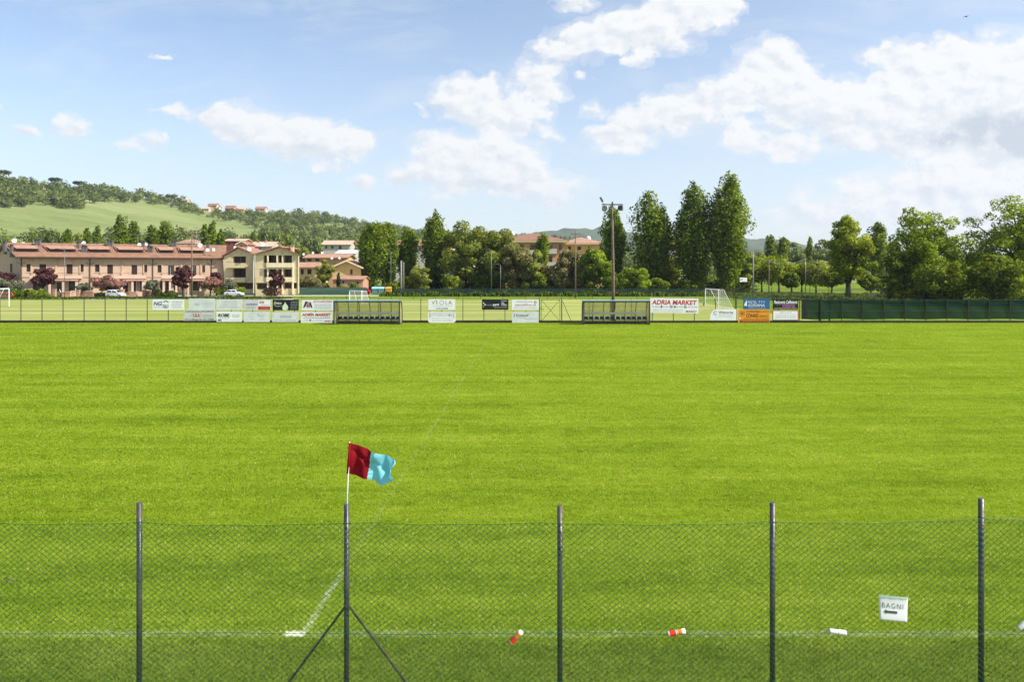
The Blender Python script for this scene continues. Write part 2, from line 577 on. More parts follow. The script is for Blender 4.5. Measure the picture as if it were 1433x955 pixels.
def turf(name, blades):
    m, t, out = mat_new(name)
    gnode = t.node('ShaderNodeGroup')
    gnode.node_tree = GG
    geo = t.node('ShaderNodeNewGeometry')
    if blades:
        a = t.node('ShaderNodeAttribute', attribute_name='tone')
        t.l.new(a.outputs['Fac'], gnode.inputs[0])
        c = t.mix(1.0, gnode.outputs[0], (1.58, 1.57, 1.5), 'MULTIPLY')
        df = t.node('ShaderNodeBsdfDiffuse')
        t.l.new(c, df.inputs[0])
        tr = t.node('ShaderNodeBsdfTranslucent')
        t.l.new(c, tr.inputs[0])
        mx = t.node('ShaderNodeMixShader')
        mx.inputs[0].default_value = .45
        t.l.new(df.outputs[0], mx.inputs[1])
        t.l.new(tr.outputs[0], mx.inputs[2])
        t.l.new(mx.outputs[0], out.inputs[0])
    else:
        gr = t.noise(t.vmath('MULTIPLY', geo.outputs['Position'], (1, .6, 0)), 26, 4, .7)
        t.l.new(t.smooth(gr, .25, .75), gnode.inputs[0])
        df = t.node('ShaderNodeBsdfDiffuse')
        t.put(df.inputs[0], t.mix(1.0, gnode.outputs[0], (.95, .93, .95), 'MULTIPLY'))
        bn = t.node('ShaderNodeBump')
        bn.inputs['Strength'].default_value = .35
        bn.inputs['Distance'].default_value = .03
        t.l.new(gr, bn.inputs['Height'])
        t.l.new(bn.outputs[0], df.inputs['Normal'])
        t.l.new(df.outputs[0], out.inputs[0])
    return m


def meadow(name, lo, mid, hi, scale=.12, sx=1.0, sy=1.0):
    m, t, out = mat_new(name)
    geo = t.node('ShaderNodeNewGeometry')
    P = t.vmath('MULTIPLY', geo.outputs['Position'], (sx, sy, 1))
    f = t.math('ADD', t.math('MULTIPLY', t.noise(P, scale, 6, .6), .6), t.math('MULTIPLY', t.noise(P, scale * 14, 5, .7), .4))
    c = t.ramp(f, ((.34, lo), (.5, mid), (.66, hi)))
    df = t.node('ShaderNodeBsdfDiffuse')
    t.l.new(c, df.inputs[0])
    t.l.new(df.outputs[0], out.inputs[0])
    return m


M['turf'] = turf('turf', False)
M['blade'] = turf('grass_blade', True)
M['meadow'] = meadow('meadow', (.085, .135, .018), (.14, .20, .026), (.21, .25, .045))
M['dry'] = meadow('dry_pitch', (.18, .235, .048), (.275, .305, .085), (.41, .375, .17), .10, .22, 1.5)
M['path'] = meadow('gravel_path', (.30, .27, .2), (.42, .385, .30), (.5, .46, .38), .4)
M['road'] = meadow('asphalt', (.05, .05, .05), (.07, .07, .068), (.09, .09, .085), .5)
M['hillgrass'] = meadow('hill_grass', (.115, .15, .05), (.185, .22, .08), (.25, .265, .115), .012, .5, 1.6)
M['farhill'] = meadow('far_hill_scrub', (.045, .065, .04), (.075, .10, .055), (.12, .14, .08), .012)

M['steel'] = plain('dark_steel', (.050, .047, .044), .32, .35, .25, 6, spec=.6)
def painted_steel():
    m, t, out = mat_new('weathered_post_paint')
    b = t.node('ShaderNodeBsdfPrincipled')
    geo = t.node('ShaderNodeNewGeometry')
    n1 = t.noise(t.vmath('MULTIPLY', geo.outputs['Position'], (1, 1, .35)), 14, 6, .65)
    n2 = t.noise(geo.outputs['Position'], 60, 4, .7)
    f = t.math('ADD', t.math('MULTIPLY', n1, .7), t.math('MULTIPLY', n2, .3))
    t.put(b.inputs['Base Color'], t.ramp(f, ((.36, (.030, .029, .029)), (.52, (.058, .054, .05)), (.60, (.085, .058, .042)), (.70, (.13, .075, .045)))))
    t.put(b.inputs['Roughness'], t.smooth(f, .4, .65, .26, .7))
    b.inputs['Metallic'].default_value = .25
    b.inputs['Specular IOR Level'].default_value = .6
    t.l.new(b.outputs[0], out.inputs[0])
    return m


M['postpaint'] = painted_steel()
M['galv'] = plain('galvanised_steel', (.17, .175, .17), .5, .5, .2, 8)
M['rust'] = plain('rusty_steel', (.07, .058, .05), .6, .4, .35, 12)
M['netwire'] = plain('green_coated_wire', (.014, .085, .042), .5, 0, .15, 4, spec=.22)
M['post_dark'] = plain('dark_green_post', (.03, .036, .03), .6, .1, .2)
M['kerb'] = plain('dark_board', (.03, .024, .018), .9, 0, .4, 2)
M['white'] = plain('white_panel', (.72, .73, .74), .45, 0, .05, 1.2)
M['offwhite'] = plain('weathered_panel', (.58, .60, .60), .5, 0, .09, 1.6)
M['greypanel'] = plain('grey_banner', (.50, .51, .49), .6, 0, .14, 2.0)
M['lilac'] = plain('lilac_panel', (.52, .52, .57), .5, 0, .08, 1.5)
M['black'] = plain('black_panel', (.012, .012, .013), .4, 0, .3, 2)
M['ink'] = plain('black_ink', (.02, .02, .022), .5)
M['inkgrey'] = plain('grey_ink', (.28, .29, .31), .5)
M['inkpale'] = plain('pale_ink', (.43, .45, .46), .5)
M['inkred'] = plain('red_ink', (.42, .03, .035), .5)
M['inkpink'] = plain('pink_ink', (.50, .24, .24), .5)
M['inknavy'] = plain('navy_ink', (.02, .03, .13), .5)
M['inkblue'] = plain('blue_ink', (.12, .18, .32), .5)
M['inkgreen'] = plain('green_ink', (.03, .24, .16), .5)
M['inkbrown'] = plain('bronze_ink', (.33, .21, .12), .5)
M['inklilac'] = plain('lilac_ink', (.33, .30, .43), .5)
M['inkdkred'] = plain('oxblood_ink', (.16, .03, .012), .5)
M['inkmag'] = plain('magenta_ink', (.42, .14, .34), .5)
M['drop'] = plain('pale_green_drop', (.55, .64, .47), .5)
M['signblue'] = plain('blue_panel', (.025, .105, .26), .4, 0, .15, 1.5)
M['orange'] = plain('orange_panel', (.66, .27, .02), .5, 0, .12, 1.5)
M['dugblue'] = plain('blue_paint', (.018, .045, .095), .35, .1, .2, 3)
M['dugroof'] = plain('pale_blue_sheet', (.25, .42, .52), .35, 0, .12, 2)
M['seatblue'] = plain('blue_seat_plastic', (.010, .026, .10), .4)
M['goalwhite'] = plain('white_painted_tube', (.78, .77, .74), .4, 0, .06)
M['goalnet'] = plain('goal_net_cord', (.62, .62, .58), .8)
M['wood'] = plain('weathered_wood_pole', (.16, .115, .08), .85, 0, .3, 3, .4)
M['concrete'] = plain('concrete', (.25, .24, .21), .85, 0, .15, 2)
M['lamp'] = plain('floodlight_housing', (.09, .10, .10), .4, .4)
M['glass'] = plain('dark_glass', (.02, .024, .028), .12, 0, .1, 2, spec=.6)
M['curtain'] = plain('net_curtain', (.42, .45, .47), .6, 0, .2, 6)
M['shutter'] = plain('brown_shutter', (.045, .022, .017), .7, 0, .2, 8)
M['inner_shade'] = plain('shaded_interior', (.05, .04, .034), .9)
M['pinkwall'] = plaster('pink_plaster', (.51, .368, .258))
M['pinkpale'] = plaster('pale_pink_plaster', (.60, .43, .33))
M['redwall'] = plaster('salmon_plaster', (.50, .27, .19))
M['cream'] = plaster('cream_plaster', (.64, .53, .32))
M['creampale'] = plaster('pale_cream_plaster', (.76, .66, .44))
M['yellow'] = plaster('yellow_plaster', (.62, .47, .20))
M['orangewall'] = plaster('orange_plaster', (.56, .36, .17))
M['apart'] = plaster('ochre_plaster', (.47, .26, .14))
M['whitewall'] = plaster('white_plaster', (.43, .40, .34))
M['darkred'] = plaster('dark_red_plaster', (.19, .055, .05))
M['brick'] = plaster('brick_base', (.13, .07, .05))
M['tile'] = tiles('terracotta_tile', (.25, .135, .088))
M['tilepink'] = tiles('sunbleached_tile', (.38, .215, .15))
M['tilebrown'] = tiles('brown_tile', (.30, .155, .11))
M['tilepale'] = tiles('pale_tile', (.55, .36, .27))
M['fascia'] = plain('dark_gutter', (.075, .045, .035), .6)
M['dish'] = plain('white_dish', (.75, .75, .74), .4)
M['antenna'] = plain('antenna_metal', (.30, .30, .30), .4, .7)
M['chimney'] = plain('grey_chimney', (.13, .12, .115), .7)
M['carwhite'] = plain('white_car_paint', (.74, .75, .76), .2, 0, .03, 1, spec=.6)
M['carred'] = plain('red_car_paint', (.45, .02, .03), .2, 0, .05, 1, spec=.6)
M['tyre'] = plain('tyre_rubber', (.018, .018, .018), .8)
M['rim'] = plain('wheel_rim', (.42, .42, .43), .3, .8)
M['lens'] = plain('headlight_lens', (.55, .57, .6), .1)
M['binteal'] = plain('teal_bin_body', (.10, .24, .23), .5)
M['binlid'] = plain('pale_blue_bin_lid', (.26, .50, .62), .4)
M['binyellow'] = plain('yellow_bin', (.60, .30, .04), .5)
M['redplastic'] = plain('red_plastic', (.55, .06, .05), .4)
M['card'] = plain('cardboard_white', (.72, .70, .67), .6)
M['cardbrown'] = plain('cardboard_inside', (.30, .19, .12), .9)
M['labelred'] = plain('red_label', (.62, .035, .015), .45)
M['labelorange'] = plain('orange_label', (.75, .27, .02), .45)
M['paper'] = plain('white_paper', (.76, .76, .77), .6, 0, .03, 6)
M['papergreen'] = plain('pale_green_tape', (.55, .68, .60), .5)
M['stone'] = plain('rubble_stone', (.33, .27, .22), .9, 0, .3, 2)
M['bird'] = plain('dark_plumage', (.03, .03, .033), .8)
M['cable'] = plain('white_cable', (.5, .5, .48), .6)


def cloth(name, col, tr):
    m, t, out = mat_new(name)
    df = t.node('ShaderNodeBsdfDiffuse')
    tcn = t.node('ShaderNodeTexCoord')
    c = t.ramp(t.noise(tcn.outputs['Object'], 30, 4), ((.3, tuple(x * .88 for x in col)), (.7, col)))
    t.l.new(c, df.inputs[0])
    tl = t.node('ShaderNodeBsdfTranslucent')
    t.l.new(c, tl.inputs[0])
    mx = t.node('ShaderNodeMixShader')
    mx.inputs[0].default_value = tr
    t.l.new(df.outputs[0], mx.inputs[1])
    t.l.new(tl.outputs[0], mx.inputs[2])
    t.l.new(mx.outputs[0], out.inputs[0])
    return m


M['flagred'] = cloth('red_cloth', (.27, .012, .020), .22)
M['flagblue'] = cloth('sky_blue_cloth', (.26, .66, .76), .3)


def veilmat(name, col, alpha, rough=.8):
    """woven screen or clear sheet: lets part of the light straight through"""
    m, t, out = mat_new(name)
    b = t.node('ShaderNodeBsdfPrincipled')
    tcn = t.node('ShaderNodeTexCoord')
    nzv = t.noise(t.vmath('MULTIPLY', tcn.outputs['Object'], (.25, .25, 2.0)), 1.0, 5, .6)
    t.put(b.inputs['Base Color'], t.ramp(nzv, ((.3, tuple(x * .75 for x in col)), (.7, tuple(x * 1.2 for x in col)))))
    b.inputs['Roughness'].default_value = rough
    b.inputs['Specular IOR Level'].default_value = .5 if rough < .5 else .08
    tp = t.node('ShaderNodeBsdfTransparent')
    mx = t.node('ShaderNodeMixShader')
    mx.inputs[0].default_value = alpha
    t.l.new(tp.outputs[0], mx.inputs[1])
    t.l.new(b.outputs[0], mx.inputs[2])
    t.l.new(mx.outputs[0], out.inputs[0])
    return m


M['screen'] = veilmat('dark_green_windbreak', (.005, .026, .016), .95)
M['screen_pale'] = veilmat('green_windbreak', (.07, .125, .095), .93)
M['meshveil'] = veilmat('distant_chain_link', (.035, .065, .05), .5)
M['farnet'] = veilmat('fine_fence_mesh', (.10, .12, .08), .10)
M['clear'] = veilmat('smoky_clear_sheet', (.50, .41, .14), .55, .3)


# ------------------------------------------------------------------ ground and terrain
def sheet(name, pts, z, mat, kind='structure', sub=1):
    mb = MB()
    mb.add([(x, y, z) for x, y in pts], [tuple(range(len(pts)))], mat)
    o = mb.build(name)
    return tag(o, kind=kind)


FENCE_Y = 65.2
sheet('ground', [(-3600, -60), (3600, -60), (3600, 3700), (-3600, 3700)], -0.02, M['meadow'])
sheet('football_pitch', [(-70, 3), (70, 3), (70, FENCE_Y), (-70, FENCE_Y)], 0.0, M['turf'])
sheet('training_pitch', [(-130, FENCE_Y), (29, FENCE_Y), (29, 124), (-130, 124)], -0.004, M['dry'])
sheet('gravel_path', [(-140, 139), (-20, 143), (-20, 149), (-140, 146)], -0.010, M['path'])
sheet('road', [(-160, 131.5), (-62, 139), (-62, 142.6), (-160, 137)], -0.006, M['road'])
sheet('side_path', [(-75, 122), (-38, 122), (-38, 127), (-75, 127)], 0.0, M['path'])

# grass blades of the pitch: ever coarser with distance, one uncountable mass
def make_blades(n):
    py = rng.uniform(452.5, 1010, n)
    Y = HC * FPX / (py - HZ)
    X = rng.uniform(-1, 1, n) * np.minimum(1.0 * Y + 4, 69.5)
    ang = rng.uniform(0, 2 * np.pi, n)
    rough = (Y < 8.8)
    h = (0.020 + 0.0005 * Y) * rng.uniform(.6, 1.4, n) * np.where(rough, 1.25, 1)
    wd = (0.0035 + 0.00042 * Y) * rng.uniform(.7, 1.3, n)
    lean = rng.uniform(0.3, 1.8, n) * h
    la = rng.uniform(0, 2 * np.pi, n)
    cx, sx = np.cos(ang), np.sin(ang)
    V = np.zeros((n, 3, 3))
    V[:, 0] = np.stack([X - cx * wd, Y - sx * wd, np.zeros(n)], 1)
    V[:, 1] = np.stack([X + cx * wd, Y + sx * wd, np.zeros(n)], 1)
    V[:, 2] = np.stack([X + np.cos(la) * lean, Y + np.sin(la) * lean, h], 1)
    ok = Y < FENCE_Y - .2
    V = V[ok]
    n = len(V)
    tone = np.repeat(np.clip(rng.normal(.5, .27, n), 0, 1), 3)
    F = np.arange(n * 3).reshape(n, 3)
    gn_ = np.cross(V[:, 1] - V[:, 0], V[:, 2] - V[:, 0])
    gn_ /= np.linalg.norm(gn_, axis=1)[:, None] + 1e-12
    dn = gn_[:, 2] < 0
    F[dn] = F[dn][:, ::-1]
    gn_[dn] *= -1
    N = gn_ * .5 + np.array([0, 0, 1.0])
    N /= np.linalg.norm(N, axis=1)[:, None]
    o = np_mesh('grass', V.reshape(-1, 3), F, M['blade'], attrs={'tone': tone}, normals=np.repeat(N, 3, 0))
    return tag(o, 'short mown bright green grass blades over the football pitch', 'grass', kind='stuff')


make_blades(1150000)

# hill on the left falling away to the right
RPX = [-500, -300, 0, 60, 130, 200, 260, 300, 400, 450, 520, 600, 700, 760, 850, 1000, 1100, 1300, 1800, 2400]
RPY = [244, 246, 255, 262, 269, 277, 288, 296, 302, 304, 317, 328, 331, 333, 346, 356, 356, 358, 360, 362]
DPX = [-500, 0, 300, 500, 750, 1100, 2400]
DPY = [700, 760, 950, 1250, 1600, 1900, 2000]
YB = 330.0


def ridge(px):
    yr = np.interp(px, DPX, DPY)
    return yr, HC + (HZ - np.interp(px, RPX, RPY)) * yr / FPX


def hill_z(px, s):
    yr, zr = ridge(px)
    z = np.where(s <= 1, zr * np.clip(s, 0, 1) ** 1.12, zr * (1 - .55 * (np.clip(s, 1, 2) - 1) ** 2))
    und = 3.0 * np.sin(px * .011 + 3 * s) * np.sin(3.1 * np.clip(s, 0, 1)) + 1.2 * np.sin(px * .037 + 7 * s) * np.sin(3.1 * np.clip(s, 0, 1))
    return z + und * np.clip(zr / 60, 0, 1)


def hill_point(px, s):
    yr, zr = ridge(px)
    Y = YB + (yr - YB) * s
    return np.stack([(px - CXP) * Y / FPX, Y, hill_z(px, s)], -1)


def hill_at(px, py):
    """depth and height where the sight line of column px, row py meets the hill"""
    lo_, hi_ = 0.02, 1.0
    for _ in range(40):
        m_ = (lo_ + hi_) / 2
        p_ = hill_point(np.array([float(px)]), np.array([m_]))[0]
        if HZ - (p_[2] - HC) / p_[1] * FPX > py:
            lo_ = m_
        else:
            hi_ = m_
    return float(p_[1]), float(p_[2])


pxs = np.arange(-480, 2300, 12.0)
ss = np.concatenate([np.linspace(0, 1, 46), np.linspace(1.05, 1.9, 10)])
PX, SS = np.meshgrid(pxs, ss)
HV = hill_point(PX.ravel(), SS.ravel())
HV[:, 2] -= np.where(SS.ravel() < .001, 1.0, 0)
nr, nc = PX.shape
ii = np.arange(nr - 1)[:, None] * nc + np.arange(nc - 1)[None, :]
HF = np.stack([ii, ii + 1, ii + 1 + nc, ii + nc], -1).reshape(-1, 4)
tag(np_mesh('hill', HV, HF, M['hillgrass'], smooth=True), kind='structure')
# distant wooded hill
fp = np.arange(500, 1700, 10.0)
ftop = np.interp(fp, [500, 640, 720, 760, 800, 845, 900, 980, 1060, 1090, 1130, 1200, 1300, 1700], [352, 340, 330, 322, 318, 317, 325, 331, 332, 333, 343, 350, 354, 358])
FD = 3000.0
rows = np.linspace(0, 1.6, 24)
FP, FS = np.meshgrid(fp, rows)
zt = HC + (HZ - np.interp(FP, fp, ftop)) * FD / FPX
zz = np.where(FS <= 1, zt * FS ** .9, zt * (1 - .8 * (FS - 1) ** 2))
zz = zz + 9 * np.sin(FP * .09 + 5 * FS) * np.sin(3.1 * np.clip(FS, 0, 1)) + rng.normal(0, 4, FP.shape) * np.clip(FS, 0, 1)
Yf = FD - 700 * (1 - FS)
FV = np.stack([(FP - CXP) * FD / FPX, Yf, zz - 6], -1).reshape(-1, 3)
nr, nc = FP.shape
ii = np.arange(nr - 1)[:, None] * nc + np.arange(nc - 1)[None, :]
tag(np_mesh('distant_hill', FV, np.stack([ii, ii + 1, ii + 1 + nc, ii + nc], -1).reshape(-1, 4), M['farhill']), kind='structure')


# ------------------------------------------------------------------ vegetation builders
def leaves(blobs, n, leaf, r, jitter=.75, fnj=.35, tone_spread=.27, shell=.55):
    """n leaf-cluster quads scattered through ellipsoidal clumps; returns V, F, normal, tone"""
    n = int(n * 1.7)
    leaf = leaf * .92
    B = np.array([b[:6] for b in blobs], float)
    bt = np.array([b[6] if len(b) > 6 else .5 for b in blobs])
    wgt = (B[:, 3] * B[:, 5] + B[:, 4] * B[:, 5] + B[:, 3] * B[:, 4])
    k = r.choice(len(B), n, p=wgt / wgt.sum())
    d = r.normal(size=(n, 3))
    d /= np.linalg.norm(d, axis=1)[:, None]
    rf = shell + (1.08 - shell) * r.random(n) ** .6
    C = B[k, :3] + d * B[k, 3:] * rf[:, None]
    nrm = d / B[k, 3:]
    nrm /= np.linalg.norm(nrm, axis=1)[:, None]
    ctr = B[:, :3].mean(0)
    out = C - ctr
    out /= np.linalg.norm(out, axis=1)[:, None] + 1e-6
    fn = .75 * nrm + .45 * out + np.array([0, 0, .15]) + fnj * r.normal(size=(n, 3))
    fn /= np.linalg.norm(fn, axis=1)[:, None]
    gnm = nrm + jitter * r.normal(size=(n, 3))
    gnm /= np.linalg.norm(gnm, axis=1)[:, None]
    a = np.cross(gnm, r.normal(size=(n, 3)))
    a /= np.linalg.norm(a, axis=1)[:, None] + 1e-9
    b = np.cross(gnm, a)
    sz = leaf * r.uniform(.55, 1.35, n)[:, None]
    asp = r.uniform(.45, .9, n)[:, None]
    bend = gnm * sz * r.uniform(-.25, .25, n)[:, None]
    V = np.stack([C - a * sz, C - b * sz * asp + bend, C + a * sz, C + b * sz * asp + bend], 1).reshape(-1, 3)
    tone = np.clip(bt[k] + r.normal(0, tone_spread, n), 0, 1)
    return V, np.repeat(fn, 4, 0), np.repeat(tone, 4)


def foliage_obj(name, parts, mat, parent=None):
    V = np.concatenate([p[0] for p in parts])
    N = np.concatenate([p[1] for p in parts])
    T = np.concatenate([p[2] for p in parts])
    F = np.arange(len(V)).reshape(-1, 4)
    Q = V.reshape(-1, 4, 3)
    back = (np.cross(Q[:, 2] - Q[:, 0], Q[:, 3] - Q[:, 1]) * N[::4]).sum(1) < 0
    F[back] = F[back][:, ::-1]
    return np_mesh(name, V, F, mat, parent, {'tone': T}, normals=N)


def poplar_blobs(H, Wd, r, leaders=3, base=.06, blunt=False):
    """several upright leaders, each a stack of upswept clumps"""
    bl = []
    spec = [(0.0, 0.0, 1.0, .78)]
    for i in range(leaders - 1):
        a = r.uniform(0, 2 * math.pi) if i else (math.pi if r.random() < .6 else 0)
        q = r.uniform(.22, .30) * Wd
        spec.append((math.cos(a) * q, math.sin(a) * q * .7, r.uniform(.72, .94), r.uniform(.45, .58)))
    for (ox, oy, hh, ww) in spec:
        n = int(16 * hh) + 3
        for i in range(n):
            t = (i + r.uniform(-.3, .3)) / (n - 1)
            t = min(max(t, 0), 1)
            z = H * hh * (base + (1 - base) * t)
            prof = float(np.interp(t, [0, .12, .32, .55, .72, .86, .95, 1], [.5, .66, .86, .96, 1, .93, .72, .42] if blunt else [.42, .62, .86, 1, .92, .62, .36, .14]))
            rad = Wd * .5 * ww * max(prof, .07)
            m = 6 if rad > .6 else 4
            for j in range(m):
                a = r.uniform(0, 2 * math.pi)
                q = rad * (r.uniform(.2, .8) if r.random() < .86 else r.uniform(.85, 1.12))
                s = rad * r.uniform(.36, .60) + .10
                bl.append((ox * min(1, .35 + t) + math.cos(a) * q, oy * min(1, .35 + t) + math.sin(a) * q, z + r.uniform(-.4, .4), s, s, s * r.uniform(1.3, 2.1), r.uniform(.25, .68)))
    return bl


def round_blobs(H, Wd, r, z0=.25, n=40, dz=None, lump=(.17, .30), flat=1.0, top=1.0, tone=(.3, .66)):
    bl = []
    rz = H * (1 - z0) / 2 * top
    cz = H - rz
    for i in range(n):
        d = r.normal(size=3)
        d /= np.linalg.norm(d)
        q = r.uniform(.45, .92) if i > n * .2 else r.uniform(0, .5)
        s = Wd / 2 * r.uniform(*lump)
        bl.append((d[0] * q * (Wd / 2 - s * .5), d[1] * q * (Wd / 2 - s * .5), cz + d[2] * q * (rz - s * .4), s, s, s * r.uniform(.65, .95) * flat, r.uniform(*tone)))
    return bl


def trunk_mesh(H, r0, r, mat, blobs=None, limbs=6, fork=.3, lean=0.0, name='trunk', parent=None, top=.85):
    mb = MB()
    pts, rs = [], []
    n = 7
    for i in range(n):
        t = i / (n - 1)
        pts.append((lean * t * H * .2 + r.uniform(-.03, .03) * H * .1 * t, r.uniform(-.02, .02) * H * .1 * t, H * top * t))
        rs.append(max(r0 * (1.25 if i == 0 else 1) * (1 - .82 * t), .02))
    mb.tube(pts, rs, mat, 8)
    if blobs:
        far = sorted(blobs, key=lambda b: -(b[0] ** 2 + b[1] ** 2) ** .5)
        pick = [far[int(i * len(far) * .7 / max(limbs, 1))] for i in range(limbs)]
        for b in pick:
            z1 = b[2]
            zs = min(H * r.uniform(fork * .8, fork * 1.5), z1 * .8)
            q = (pts[0][0] + lean * zs * .2, 0, zs)
            m1 = (b[0] * .45, b[1] * .45, zs + (z1 - zs) * .55)
            mb.tube([q, m1, (b[0], b[1], z1)], [r0 * .42, r0 * .26, r0 * .07], mat, 6)
    return mb.build(name, parent, smooth=True)


def tree(name, label, px, top, wpx, Y, kind, mat, seed, n=5000, leaf=.3, group=None, cat='tree', base=0.0, rz=0.0, bark='bark', crown='crown', **kw):
    r = np.random.default_rng(seed)
    H = gz(top, Y) - base
    Wd = wpx * Y / FPX * (1.0 if kind == 'poplar' else 1.13)
    t = empty(name, (gx(px, Y), Y, base), rz, label, cat, group)
    if kind == 'poplar':
        bl = poplar_blobs(H, Wd, r, kw.get('leaders', 3), kw.get('low', .07), kw.get('blunt', False))
        L = leaves(bl, n, leaf, r)
        foliage_obj(crown, [L], M[mat], t)
        trunk_mesh(H, H * .016 + .08, r, M[bark], bl, 8, .12, parent=t, top=.9)
    else:
        bl = round_blobs(H, Wd, r, kw.get('z0', .25), kw.get('nb', 40), lump=kw.get('lump', (.17, .30)), flat=kw.get('flat', 1))
        if 'extra' in kw:
            bl += kw['extra'](H, Wd, r)
        L = leaves(bl, n, leaf, r, shell=kw.get('shell', .45))
        foliage_obj(crown, [L], M[mat], t)
        trunk_mesh(H, kw.get('r0', H * .018 + .05), r, M[bark], bl, kw.get('limbs', 9), kw.get('fork', .25), kw.get('lean', 0), parent=t, top=kw.get('ttop', .7))
    return t


# ------------------------------------------------------------------ trees near the pitch
PG = 'tall poplars behind the training pitch'
tree('poplar_tree', 'tallest poplar, broad pointed crown just left of the small utility pole', 1020, 241, 62, 158, 'poplar', 'poplar', 11, 11000, .30, PG, leaders=3)
tree('poplar_tree', 'tall poplar with a lower spire on its left, beside the tallest poplar', 971, 257, 60, 160, 'poplar', 'poplar', 12, 9500, .30, PG, leaders=4)
tree('poplar_tree', 'twin spired poplar between the floodlight mast and two taller poplars', 908, 270, 64, 163, 'poplar', 'poplar', 13, 9500, .30, PG, leaders=4)
tree('poplar_tree', 'poplar standing directly behind the floodlight mast', 856, 290, 40, 168, 'poplar', 'poplar', 14, 6500, .30, PG, leaders=2)
tree('poplar_tree', 'dark narrow poplar just left of the bushy robinia trees', 609, 298, 40, 168, 'poplar', 'poplar_dark', 15, 7500, .30, PG, leaders=3)
tree('poplar_tree', 'wide rounded poplar behind the recycling bins, left of its pair', 521, 320, 40, 166, 'poplar', 'poplar_dark', 16, 7000, .30, PG, leaders=3, low=.12, blunt=True)
tree('poplar_tree', 'poplar behind the yellow bin, right of its pair', 541, 318, 34, 169, 'poplar', 'poplar_dark', 17, 6000, .30, PG, leaders=2, low=.12, blunt=True)
tree('poplar_tree', 'shorter poplar above the concrete pole stumps', 572, 325, 30, 172, 'poplar', 'poplar', 18, 4800, .30, PG, leaders=2, low=.1, blunt=True)
tree('poplar_tree', 'small bright poplar in front of the ochre apartment house', 758, 331, 21, 172, 'poplar', 'poplar', 19, 3000, .28, PG, leaders=2, low=.2, blunt=True)
tree('poplar_tree', 'slim dark poplar behind the bright green young tree on the right', 1228, 315, 25, 190, 'poplar', 'poplar_dark', 20, 4800, .32, PG, leaders=2, low=.2, blunt=True)
GR = 'poplars over the orchard in the distance'
tree('poplar_tree', 'broad distant poplar at the left end of the orchard poplars', 1079, 332, 18, 260, 'poplar', 'poplar_dark', 21, 2600, .42, GR, leaders=2, low=.1, blunt=True)
tree('poplar_tree', 'distant poplar right beside the broad one over the orchard', 1096, 335, 19, 262, 'poplar', 'poplar_dark', 22, 2600, .42, GR, leaders=2, low=.1, blunt=True)
tree('poplar_tree', 'thinnest distant poplar over the orchard', 1133, 334, 9, 265, 'poplar', 'poplar_dark', 23, 1300, .42, GR, leaders=1, low=.1, blunt=True)

tree('robinia_tree', 'leafy robinia with a spreading pale green crown right of the dark narrow poplar', 652, 304, 88, 165, 'round', 'robinia', 31, 11500, .27, z0=.12, nb=60, lump=(.14, .26), limbs=14, fork=.15, bark='bark_dark')
tree('robinia_tree', 'twiggy yellow green robinia in front of the ochre apartment house', 700, 314, 78, 162, 'round', 'robinia', 32, 9500, .26, z0=.10, nb=55, lump=(.14, .25), limbs=14, fork=.15, bark='bark_dark')
tree('olive_tree', 'dusty brown green tree left of the small bright poplar', 728, 336, 62, 158, 'round', 'dusty', 33, 7000, .25, z0=.06, nb=50, lump=(.16, .28), limbs=10, fork=.12, bark='bark_dark')
tree('tamarisk_tree', 'brownish feathery tree beside the thin wooden pole', 788, 344, 60, 158, 'round', 'dusty', 34, 6500, .25, z0=.04, nb=44, lump=(.15, .28), limbs=10, fork=.12, bark='bark_dark')
tree('robinia_tree', 'light green bushy tree at the foot of the ochre apartment house', 742, 342, 40, 156, 'round', 'robinia', 44, 4600, .25, z0=.04, nb=40, lump=(.15, .28), limbs=10, fork=.12, bark='bark_dark')
tree('tamarisk_tree', 'pale feathery bush leaning against the thin wooden pole from the right', 812, 352, 30, 157, 'round', 'dusty', 45, 2600, .25, z0=.04, nb=30, lump=(.16, .3), limbs=8, fork=.12, bark='bark_dark')
tree('elder_tree', 'round green tree between the thin pole and the floodlight mast', 829, 343, 52, 155, 'round', 'plane', 35, 6500, .26, z0=.04, nb=44, lump=(.16, .3), fork=.15)
tree('elder_bush', 'bright low bush right of the floodlight mast', 888, 372, 46, 150, 'round', 'plane', 36, 4200, .25, cat='bush', z0=.0, nb=34, lump=(.18, .32), fork=.1)
tree('maple_tree', 'bright yellow green tree between the twin poplar and the next poplar', 934, 355, 46, 170, 'round', 'lime', 37, 4200, .27, z0=.10, nb=38, lump=(.16, .3), fork=.15)
tree('maple_tree', 'bright yellow green tree low beside the tallest poplar', 1045, 352, 40, 168, 'round', 'lime', 38, 3600, .27, z0=.06, nb=34, lump=(.16, .3), fork=.15)
for i, (px, top, wd, mt, lb) in enumerate((
        (588, 368, 30, 'robinia', 'yellowish bush right of the shorter poplar'), (633, 384, 34, 'lime', 'sunlit bush at the foot of the leafy robinia'),
        (672, 380, 40, 'bush', 'dark undergrowth bush between the two robinia trunks'), (745, 378, 40, 'bush', 'dark bush under the dusty brown green tree'),
        (806, 380, 34, 'bush', 'dark bush at the foot of the thin wooden pole'), (862, 380, 34, 'plane', 'green bush directly behind the floodlight mast'),
        (918, 385, 36, 'bush', 'dark bush at the foot of the twin spired poplar'), (962, 388, 40, 'bush', 'dark bush left of the white goal'),
        (1008, 390, 36, 'bush', 'dark bush behind the white goal'), (550, 392, 30, 'bush', 'dark shrub behind the yellow bin'), (770, 388, 30, 'dusty', 'dusty shrub below the small bright poplar'))):
    tree('shrub', lb, px, top, wd, 157 + (i % 3) * 2.5, 'round', mt, 60 + i, 2200, .25, cat='bush', z0=0, nb=24, lump=(.22, .4), fork=.08, limbs=5)

